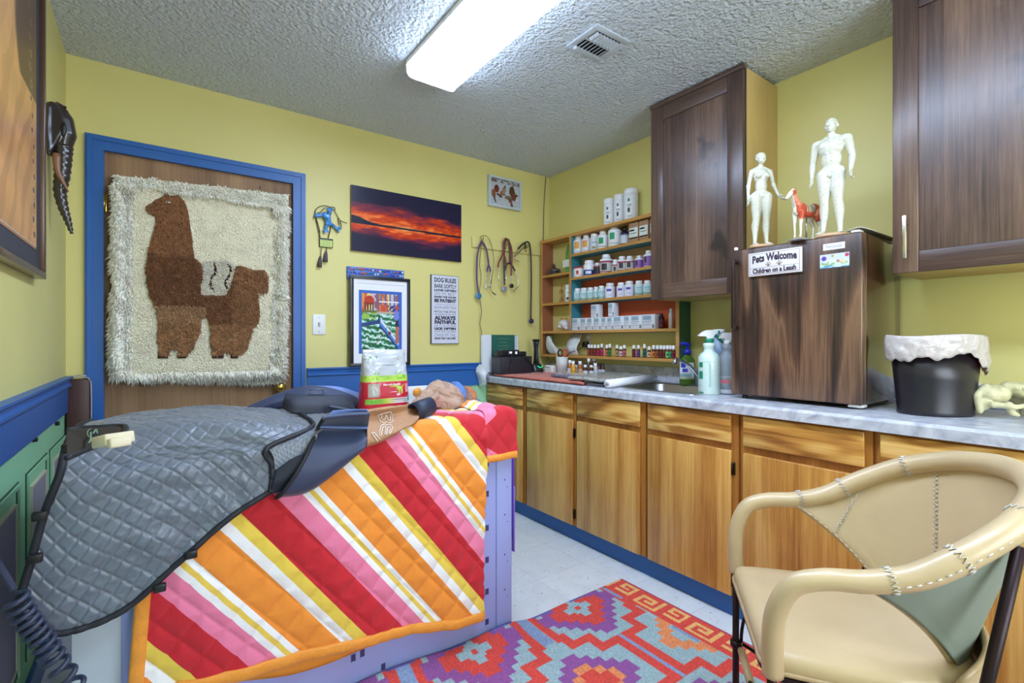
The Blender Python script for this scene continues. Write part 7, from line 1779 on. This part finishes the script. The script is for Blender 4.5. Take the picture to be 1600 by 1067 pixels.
# white card behind the bag
wp = thing('white_card', 'white card with an orange disc lying behind the dog food bag', 'card', tuple(ony(670, 622, -.86)))
a, b_ = ony(636, 622, -.84), ony(700, 600, -.84)
mk('card', MB().box((a.x, -.845, .856), (b_.x, -.838, b_.z), bev=.002), cm((226, 226, 220)), wp)
q = ony(652, 613, -.8455); mk('disc', MB().lathe([(0, 0), (.022, 0), (.022, .001), (0, .001)], M=Matrix.Translation(q) @ Matrix.Rotation(R(90), 4, 'X'), n=24), cm((240, 160, 60)), wp)
# ---------------------------------------------------------------- dog food bag
YB = -1.02
bL, bR = ony(561, 636, YB), ony(637, 636, YB); tL, tR = ony(567, 548, YB), ony(633, 546, YB)
bz, tz_ = bL.z - .004, tL.z; bw, tw = bR.x - bL.x, tR.x - tL.x; bcx = (bL.x + bR.x) / 2
def bagart(u, v):
    c = np.empty(u.shape + (3,)); c[:] = (176, 181, 185); n = fbm(u * 9, v * 9, 2); n2 = fbm(u * 26, v * 26, 6)
    c = c * (1 + .22 * (n - .5))[..., None]
    c = mixc(c, (160, 166, 160), ((u - .84) ** 2 / .004 + (v - .86) ** 2 / .0024 < 1) & ((u - .84) ** 2 / .004 + (v - .86) ** 2 / .0024 > .6))
    c = mixc(c, (110, 140, 100), (n2 > .58) & (v > .84) & (v < .9) & (u < .3)); c = mixc(c, (120, 132, 128), (np.abs(v - .74) < .010) & (u > .38) & (u < .68) & (np.sin(u * 190) > -.3))
    c = mixc(c, (120, 170, 90), (np.abs(v - .60) < .016) & (((u > .2) & (u < .5)) | ((u > .58) & (u < .84))) & (np.sin(u * 160) > -.4))
    g = v < .565 + .03 * (n - .5) * 2; c = mixc(c, (168, 204, 74), g * 1.); c = mixc(c, (110, 166, 60), g & (n2 > .55) & (v > .49))
    r_ = v < .455; c = mixc(c, (186, 30, 56), r_ * 1.); c = mixc(c, (206, 96, 112), r_ & (v > .445))
    c = mixc(c, (164, 150, 138), (u > .09) & (u < .33) & (v > .19) & (v < .425) & r_); c = mixc(c, (150, 160, 150), (u > .11) & (u < .31) & (v > .2) & (v < .41) & (n > .5))
    for vv_, w0 in ((.35, .66), (.31, .62), (.27, .68), (.225, .60)): c = mixc(c, (226, 190, 196), (np.abs(v - vv_) < .006) & (u > .38) & (u < w0) & (np.sin(u * 260) > -.5))
    c = mixc(c, (112, 180, 66), (u > .05) & (u < .38) & (v > .07) & (v < .165)); c = mixc(c, (190, 208, 80), (u >= .38) & (u < .62) & (v > .07) & (v < .165)); c = mixc(c, (214, 214, 210), (u >= .62) & (u < .92) & (v > .07) & (v < .165)); c = mixc(c, (120, 120, 124), (u >= .66) & (u < .88) & ((np.abs(v - .135) < .008) | (np.abs(v - .10) < .008)))
    dog = ((((u - .74) / .065) ** 2 + ((v - .335) / .028) ** 2) < 1) | ((((u - .68) / .028) ** 2 + ((v - .375) / .028) ** 2) < 1) | ((np.abs(u - .69) < .012) & (v > .23) & (v < .34)) | ((np.abs(u - .73) < .010) & (v > .24) & (v < .34)) | ((np.abs(u - .79) < .012) & (v > .23) & (v < .34)) | ((np.abs((v - .36) - (u - .81) * 1.2) < .012) & (u > .79) & (u < .84))
    c = mixc(c, (172, 206, 70), dog & r_); c = mixc(c, (210, 190, 196), (((u - .72) / .02) ** 2 + ((v - .22) / .03) ** 2) < 1)
    c = mixc(c, (226, 196, 204), (u > .87) & (u < .95) & (v > .24) & (v < .41) & (np.sin(v * 320) > -.1) & r_); c = mixc(c, (70, 166, 150), (u > .90) & (u < .98) & (v > .01) & (v < .19)); c = mixc(c, (206, 226, 220), (u > .91) & (u < .97) & (v > .05) & (v < .1))
    return c
nr, na = 110, 160; mb = MB(); Pg = np.zeros((nr, na + 1, 3)); colg = np.zeros((nr, na + 1, 3))
for i in range(nr):
    v = i / (nr - 1); w = bw + (tw - bw) * v ** .8; dep = .048 * (1 - v ** 2.2) + .0015; z = bz + (tz_ - bz) * v
    for j in range(na + 1):
        a_ = 2 * PI * j / na; ca, sa = math.cos(a_), math.sin(a_); ex_ = .35
        x = bcx + w / 2 * math.copysign(abs(ca) ** ex_, ca); y = YB + dep * math.copysign(abs(sa) ** .75, sa)
        Pg[i, j] = (x, y, z)
dn = (fbm(Pg[..., 0] * 28, Pg[..., 2] * 28, 3) - .5) * .014 * sstep(bz + .05, bz + .2, Pg[..., 2]) + (fbm(Pg[..., 0] * 60, Pg[..., 2] * 50, 5) - .5) * .004
Pg[..., 1] -= dn * (Pg[..., 1] < YB)
uu = (Pg[..., 0] - bL.x) / bw; uu = (Pg[..., 0] - (bcx - (bw + (tw - bw) * ((Pg[..., 2] - bz) / (tz_ - bz)) ** .8) / 2)) / (bw + (tw - bw) * ((Pg[..., 2] - bz) / (tz_ - bz)) ** .8)
colg = bagart(uu, (Pg[..., 2] - bz) / (tz_ - bz))
mb.grid(Pg); fb = thing('dog_food_bag', 'silver, green and red dog food bag standing on the table in front of the painting', 'bag', (bcx, YB, bz))
# finer front print resolution comes from the dense rings
mk('pouch', mb, attr_mat('foil_print', .32, coat=.3), fb, colors=lin(np.clip(colg, 0, 255) / 255.).reshape(-1, 3))
mk('bottom_seam', MB().box((bL.x + .006, YB - .045, bz - .004), (bR.x - .006, YB + .045, bz + .001)), cm((186, 30, 56)), fb)
mk('top_seal', MB().box((tL.x, YB - .003, tz_ - .010), (tR.x, YB + .003, tz_ + .004), bev=.001), mat('foil', (200, 204, 206), .3, .3), fb)
mb = MB(); add_text(mb, 'Bites with Benefits', (bcx + .012, YB - .0535, bz + .405 * (tz_ - bz)), (1, 0, 0), (0, 0, 1), .012, .072, .0003); mk('lettering', mb, cm((240, 220, 224)), fb, recalc=False)

# ---------------------------------------------------------------- coiled cable
yc_ = -1.475
cpts = [hp(-40, 845, yc_ - .03), hp(-10, 870, yc_ - .02), hp(8, 898, yc_ - .01), hp(22, 922, yc_)]
axis = catmull([hp(24, 932, yc_), hp(38, 962, yc_), hp(55, 985, yc_), hp(72, 1010, yc_), hp(92, 1040, yc_), hp(125, 1085, yc_)], 240)
turns = 13; out = []
for i, p in enumerate(axis):
    a_ = 2 * PI * turns * i / 239; t_ = Vector(axis[min(i + 1, 239)] - axis[max(i - 1, 0)]).normalized(); n1 = Vector((0, 1, 0)); n1 = (n1 - t_ * n1.dot(t_)).normalized(); n2_ = t_.cross(n1)
    out.append(Vector(p) + n1 * .017 * math.cos(a_) + n2_ * .019 * math.sin(a_))
cc_ = thing('coiled_cable', 'dark blue coiled cable hanging in front of the grey coat by the left wall', 'cable', (-2.72, yc_, .35))
mk('straight_lead', MB().tube(catmull(cpts, 20), .0065, 10), mat('cable_navy', (54, 62, 84), .35), cc_)
mk('coil', MB().tube(out, .0055, 8), MATS['cable_navy'], cc_)

# ---------------------------------------------------------------- rug
RX0, RX1, RY0, RY1 = -2.35, -.700, -3.3, -1.358
nx_, ny_ = 380, 450
X_, Y_ = np.meshgrid(np.linspace(RX0, RX1, nx_), np.linspace(RY0, RY1, ny_))
Zr = .009 + .0012 * fbm(X_ * 9, Y_ * 9, 3)
curl = sstep(-1.25, -1.45, X_) * sstep(-1.46, -1.36, Y_); Zr = Zr + .030 * curl * (.7 + .5 * np.sin(X_ * 9)) + .006 * np.sin(X_ * 7) * sstep(-1.6, -1.4, Y_) * sstep(-1.0, -1.3, X_)
BLU, RED, PUR, ORA, STR, YEL, LIL = (150, 176, 182), (216, 66, 58), (140, 76, 146), (228, 134, 84), (128, 148, 186), (232, 176, 104), (120, 128, 190)
def rugcol(X, Y):
    c = np.empty(X.shape + (3,)); c[:] = BLU; q = .0262
    def seg(dx, dy, x0, y0, x1, y1, h=.0205):
        return (dx > min(x0, x1) - h) & (dx < max(x0, x1) + h) & (dy > min(y0, y1) - h) & (dy < max(y0, y1) + h)
    for row in range(3):
        for k in range(-1, 5):
            cx, cy = -.79 - .52 * k, -1.80 + .76 * (row * -1); dx, dy = np.abs(X - cx), np.abs(Y - cy)
            c = mixc(c, STR, (dx < .026) & (dy > .26) & (dy < .50)); c = mixc(c, STR, (dx > .250) & (dx < .2605) & (dy < .15))
            for s_ in ((.232, -.2, .232, .13), (.232, .13, .150, .13), (.150, .13, .150, .205), (.150, .205, .068, .205), (.068, .205, .068, .265), (.068, .265, .048, .265), (.048, .265, .048, .50)): c = mixc(c, RED, seg(dx, dy, *s_))
            q2 = .0335; D2 = np.floor(dx / q2) * q2 + np.floor(dy / q2) * q2
            if k % 2: c = mixc(c, PUR, D2 < .165); c = mixc(c, ORA, D2 < .098); c = mixc(c, RED, D2 < .06)
            else: c = mixc(c, ORA, D2 < .165); c = mixc(c, BLU, D2 < .098); c = mixc(c, LIL, D2 < .03)
    for row in range(4):
        for k in range(0, 5):
            cx, cy = -1.05 - .52 * k, -1.42 - .76 * row; dx, dy = np.abs(X - cx), np.abs(Y - cy)
            q2 = .0335; D2 = np.floor(dx / q2) * q2 + np.floor(dy / q2) * q2
            c = mixc(c, PUR, D2 < .20); c = mixc(c, RED, D2 < .13); c = mixc(c, BLU, ((D2 < .06) & ((dx < .02) | (dy < .02))) | (D2 < .03)); c = mixc(c, RED, (dx < .012) & (dy < .012))
    bx = (X + .828) / .128; m = bx > 0; c = mixc(c, RED, m)
    pat = ["................", "..1111111.......", "..1.....1..11111", "..1.111.1..1....", "..1.1...1..1.111", "..1.11111..1...1", "..1........11111", "................"]
    A_ = np.array([[ch == '1' for ch in r_] for r_ in pat]); pr_ = np.clip((bx * 8).astype(int), 0, 7); pc = (np.floor((Y + 1.40) / .0165).astype(int)) % 16
    c = mixc(c, YEL, m & A_[pr_, pc]); c = mixc(c, (150, 60, 110), bx > .965)
    c = mixc(c, STR, (bx < 0) & (bx > -.14) & (np.abs(((Y + 1.80 + .19) % .38) - .19) < .06))
    c = mixc(c, (96, 88, 160), (Y > RY1 - .012) & (np.sin(X * 30) > 0) & (bx < 0))
    return c
cr_ = rugcol(X_, Y_); wv = rng.uniform(-1, 1, X_.shape); cr_ = cr_ * (1 + .10 * wv)[..., None]
wl = (np.indices(X_.shape)[0] + np.indices(X_.shape)[1]) % 3 == 0
cr_ = mixc(cr_, (206, 200, 170), wl * .22)
mb = MB().grid(np.stack([X_, Y_, Zr], -1), thick=.007)
colr = lin(np.clip(cr_, 0, 255) / 255.).reshape(-1, 3)
o = mk('area_rug', mb, attr_mat('rug_weave', .85, bump=(420, .6, .002), spec=.2), colors=np.concatenate([colr, colr])); tag(o, 'flat woven rug with red, purple and pale blue stepped diamonds on the tile floor', 'rug')

# ---------------------------------------------------------------- leather barrel chair
O_ = Vector((-1.27, -2.29, 0)); fv, rv = Vector((-.61, .79, 0)).normalized(), Vector((.79, .61, 0)).normalized()
def ch(f, r, z): return O_ + fv * f + rv * r + Vector((0, 0, z))
M_lea = mat('tan_leather', (200, 176, 136), .38, var=(7, .07), bump=(30, .25, .003), coat=.25)
M_lea2 = mat('tan_leather_worn', (184, 158, 118), .42, var=(12, .10), bump=(60, .3, .003), coat=.2)
M_iron = mat('dark_iron', (44, 30, 34), .4, .6)
M_st = mat('white_lacing', (224, 220, 212), .7)
chr_ = thing('leather_armchair', 'tan leather barrel armchair with white lacing and dark iron legs', 'chair', ch(-.22, 0, 0))
half_ = [(-.002, .236, .452), (0, .242, .52), (-.006, .248, .59), (-.035, .252, .650), (-.09, .256, .674), (-.17, .259, .682), (-.25, .260, .704), (-.33, .254, .752), (-.42, .222, .806), (-.495, .150, .845), (-.532, .07, .862)]
railc = half_ + [(-.54, 0, .866)] + [(f, -r, z) for f, r, z in half_[::-1]]
rail = catmull([ch(f, r, z) for f, r, z in railc], 220)
def rr_(t_): e_ = abs(t_ - .5) * 2; return .0215 + .004 * sstep(.62, .4, e_)
mk('arm_rail', MB().tube([tuple(p) for p in rail], rr_, 20), M_lea, chr_)
# back shell
NU_, NV_ = 80, 44
PS = np.zeros((NV_, NU_, 3))
for j in range(NU_):
    u = -1 + 2 * j / (NU_ - 1); t_ = .5 - u * .285
    top = Vector(rail[int(round(t_ * 219))]) ; bot = ch(-.375 - .050 * (1 - u * u), .135 * u, .455)
    # local outward
    e_ = abs(u) ** 3
    mid = top.lerp(bot, .5) + (fv * (-.035) + Vector((0, 0, .035))) * e_
    for i in range(NV_):
        v = i / (NV_ - 1); PS[i, j] = top * (1 - v) ** 2 + mid * 2 * v * (1 - v) + bot * v * v
mk('backrest', MB().grid(PS, thick=.005), M_lea, chr_)
PO = PS.copy(); cen_ = np.array(ch(-.25, 0, 0)); dirs = PO - cen_; dirs[..., 2] = 0; dirs /= np.linalg.norm(dirs, axis=2, keepdims=True); PO = PO + dirs * .009
mk('backrest_lining', MB().grid(PO[4:], thick=.003), mat('suede_underside', (132, 142, 130), .85), chr_)
for e_ in (0, -1): mk('piping', MB().tube([tuple(p) for p in PS[::2, e_]], .007, 10), M_lea2, chr_)
def zig(pts, nrm, w, nper=2, name='lacing'):
    mb = MB(); out = []
    k = len(pts)
    for i, p in enumerate(pts):
        t_ = (Vector(pts[min(i + 1, k - 1)]) - Vector(pts[max(i - 1, 0)])).normalized(); s_ = t_.cross(Vector(nrm[i])).normalized()
        out.append(Vector(p) + s_ * (w if i % 2 else -w) + Vector(nrm[i]) * .0022)
    mb.tube(out, .0011, 5); out2 = [Vector(p) + (Vector(p) * 0) for p in pts]
    mb.tube([a_ + (b2 - a_) * 0 for a_, b2 in zip(out, out)], .0011, 5)
    return mb
# lacing rings around the rail
def ring_lace(t_, tilt=0):
    i = int(t_ * 219); c0 = Vector(rail[i]); tg = Vector(rail[min(i + 1, 219)] - rail[max(i - 1, 0)]).normalized(); n1 = tg.orthogonal().normalized(); n2_ = tg.cross(n1); r0 = rr_(t_)
    pts = []
    m_ = 34
    for k in range(m_ + 1):
        a_ = 2 * PI * k / m_; d_ = n1 * math.cos(a_) + n2_ * math.sin(a_); pts.append(c0 + d_ * (r0 + .0012) + tg * (.006 if k % 2 else -.006) + tg * tilt * math.cos(a_))
    mk('lacing', MB().tube(pts, .0014, 5), M_st, chr_)
for t_ in (.235, .30, .69, .755): ring_lace(t_)
ring_lace(.37); ring_lace(.63)
def shell_lace(j, i0=0, i1=NV_, w=.0048):
    pts = []; side = 1
    col_ = PS[i0:i1, j]; L_ = np.concatenate([[0], np.cumsum(np.linalg.norm(np.diff(col_, axis=0), axis=1))]); n_ = int(L_[-1] / .0055)
    nrm_ = -dirs[NV_ // 2, j]; tang = np.cross(nrm_, [0, 0, 1]); tang /= np.linalg.norm(tang)
    for k in range(n_ + 1):
        s_ = L_[-1] * k / n_; p = np.array([np.interp(s_, L_, col_[:, q]) for q in range(3)]); pts.append(tuple(p + tang * (w if k % 2 else -w) + nrm_ * .0025))
    mk('lacing', MB().tube(pts, .0015, 5), M_st, chr_)
for j in (int(NU_ * .32), int(NU_ * .68)): shell_lace(j, 1)
for sg_ in (0, 1):
    ij = [(i, (.22 * NU_) * (1 - i / 17)) for i in range(1, 17)]; pts = []
    for k_ in range(31):
        s_ = k_ / 30 * 15; i0 = int(min(s_, 14)); fr_ = s_ - i0; ii = ij[i0][0] + fr_; jj = ij[i0][1] + (ij[i0 + 1][1] - ij[i0][1]) * fr_
        jj = jj if sg_ == 0 else NU_ - 1 - jj; q = PS[int(ii), int(round(jj))]; pts.append(tuple(q - dirs[int(ii), int(round(jj))] * .0025 + np.array(rv) * 0 + np.array(fv) * (.0045 if k_ % 2 else -.0045)))
    mk('lacing', MB().tube(pts, .0014, 5), M_st, chr_)
# dashed seam along the outside of the near arm and the far piping
mb = MB()
for i in range(112, 164, 2):
    c0 = Vector(rail[i]); c1 = Vector(rail[i + 1]); off = (-rv * .9 + Vector((0, 0, -.12))).normalized(); mb.tube([c0 + off * (rr_(i / 219) + .001), c1 + off * (rr_(i / 219) + .001)], .0013, 5)
for i in range(56, 108, 2):
    c0 = Vector(rail[i]); c1 = Vector(rail[i + 1]); off = (rv * .9 + Vector((0, 0, -.12))).normalized(); mb.tube([c0 + off * (rr_(i / 219) + .001), c1 + off * (rr_(i / 219) + .001)], .0013, 5)
mk('stitching', mb, M_st, chr_)
mb = MB()
for e_, sg_ in ((0, -1), (-1, 1)):
    for i in range(1, NV_ - 2, 2): mb.tube([PS[i, e_] - dirs[i, e_] * .0078, PS[i + 1, e_] - dirs[i + 1, e_] * .0078], .0012, 5)
mk('stitching', mb, M_st, chr_)
# seat cushion, D-shaped
def dshape(s, inset=0):
    """0..1 around: front left corner -> back -> front right corner"""
    a_ = PI * s; r0 = .232 - inset
    f = -.215 - (.225 - inset) * math.sin(a_) ** .8 * 1.0; r = -math.cos(a_) * r0
    return f, r
outl = [(-.004, -.222)] + [(-.10, -.231)] + [dshape(k / 30) for k in range(31)] + [(-.10, .231), (-.004, .222)]
outl += [(.012 - .0 * k, .222 - .444 * (k + 1) / 12) for k in range(11)]
oc = catmull([(f, r, 0) for f, r in outl] + [(outl[0][0], outl[0][1], 0)], 150)[:-1]
cf_, cr2 = -.22, 0
mb = MB(); rings = []
for sc_k, z in ((.90, .442), (.97, .445), (1.0, .455), (.995, .470), (.965, .481), (.90, .488), (.75, .489), (.5, .486), (.25, .483), (.001, .482)):
    rings.append([tuple(ch(cf_ + (p[0] - cf_) * sc_k, p[1] * sc_k, z)) for p in oc] )
G = np.array(rings); G = np.concatenate([G, G[:, :1]], axis=1); mb.grid(G[::-1])
mk('seat', mb, M_lea, chr_)
mb = MB().tube([tuple(ch(cf_ + (p[0] - cf_) * 1.0, p[1] * 1.0, .449)) for p in oc], .0055, 8, closed=True); mk('piping', mb, M_lea2, chr_)
# leather skirt around the back of the seat
sk_ = [dshape(k / 40, -.016) for k in range(5, 36)]
G = np.array([[tuple(ch(f, r, .42 + (.062 + .055 * max(0, math.sin(PI * k / (len(sk_) - 1))) ** .5) * q_)) for k, (f, r) in enumerate(sk_)] for q_ in (0, .4, .75, 1)]); mk('skirt', MB().grid(G, thick=.006), M_lea2, chr_)
mk('piping', MB().tube([tuple(q) for q in G[-1]], .006, 8), M_lea2, chr_)
# iron frame
mb = MB().tube([tuple(ch(cf_ + (p[0] - cf_) * .98, p[1] * .98, .434)) for p in oc], .007, 8, closed=True); mk('seat_frame', mb, M_iron, chr_)
for s_ in (-1, 1):
    mk('leg', MB().tube([tuple(ch(0, s_ * .236, .455)), tuple(ch(0, s_ * .236, .011))], .0095, 12), M_iron, chr_)
    mk('leg', MB().tube([tuple(ch(-.415, s_ * .245, .775)), tuple(ch(-.335, s_ * .268, .42)), tuple(ch(-.24, s_ * .262, .011))], .0105, 12), M_iron, chr_)
    mk('leg', MB().tube([tuple(ch(-.40, s_ * .14, .434)), tuple(ch(-.43, s_ * .18, .22)), tuple(ch(-.44, s_ * .2, .011))], .009, 12), M_iron, chr_)
    arc = [tuple(ch(-.015 - .045 * (1 - math.cos(a_)), s_ * .236, .24 + .125 * math.sin(a_))) for a_ in np.linspace(0, PI, 20)]
    mk('brace', MB().tube(arc, .005, 8), M_iron, chr_)
mk('stretcher', MB().tube([tuple(ch(-.01, .236, .235)), tuple(ch(-.01, -.236, .235))], .006, 10).lathe([(.016, -.008), (.016, .008)], tuple(ch(0, .236, .235)), 14), M_iron, chr_)
mk('stretcher_sleeve', MB().tube([tuple(ch(-.01, .20, .235)), tuple(ch(-.01, .06, .235))], .011, 12), M_lea2, chr_)
mk('stretcher', MB().tube([tuple(ch(-.43, .18, .22)), tuple(ch(-.02, -.236, .235))], .005, 8).tube([tuple(ch(-.43, -.18, .22)), tuple(ch(-.02, .236, .235))], .005, 8), M_iron, chr_)
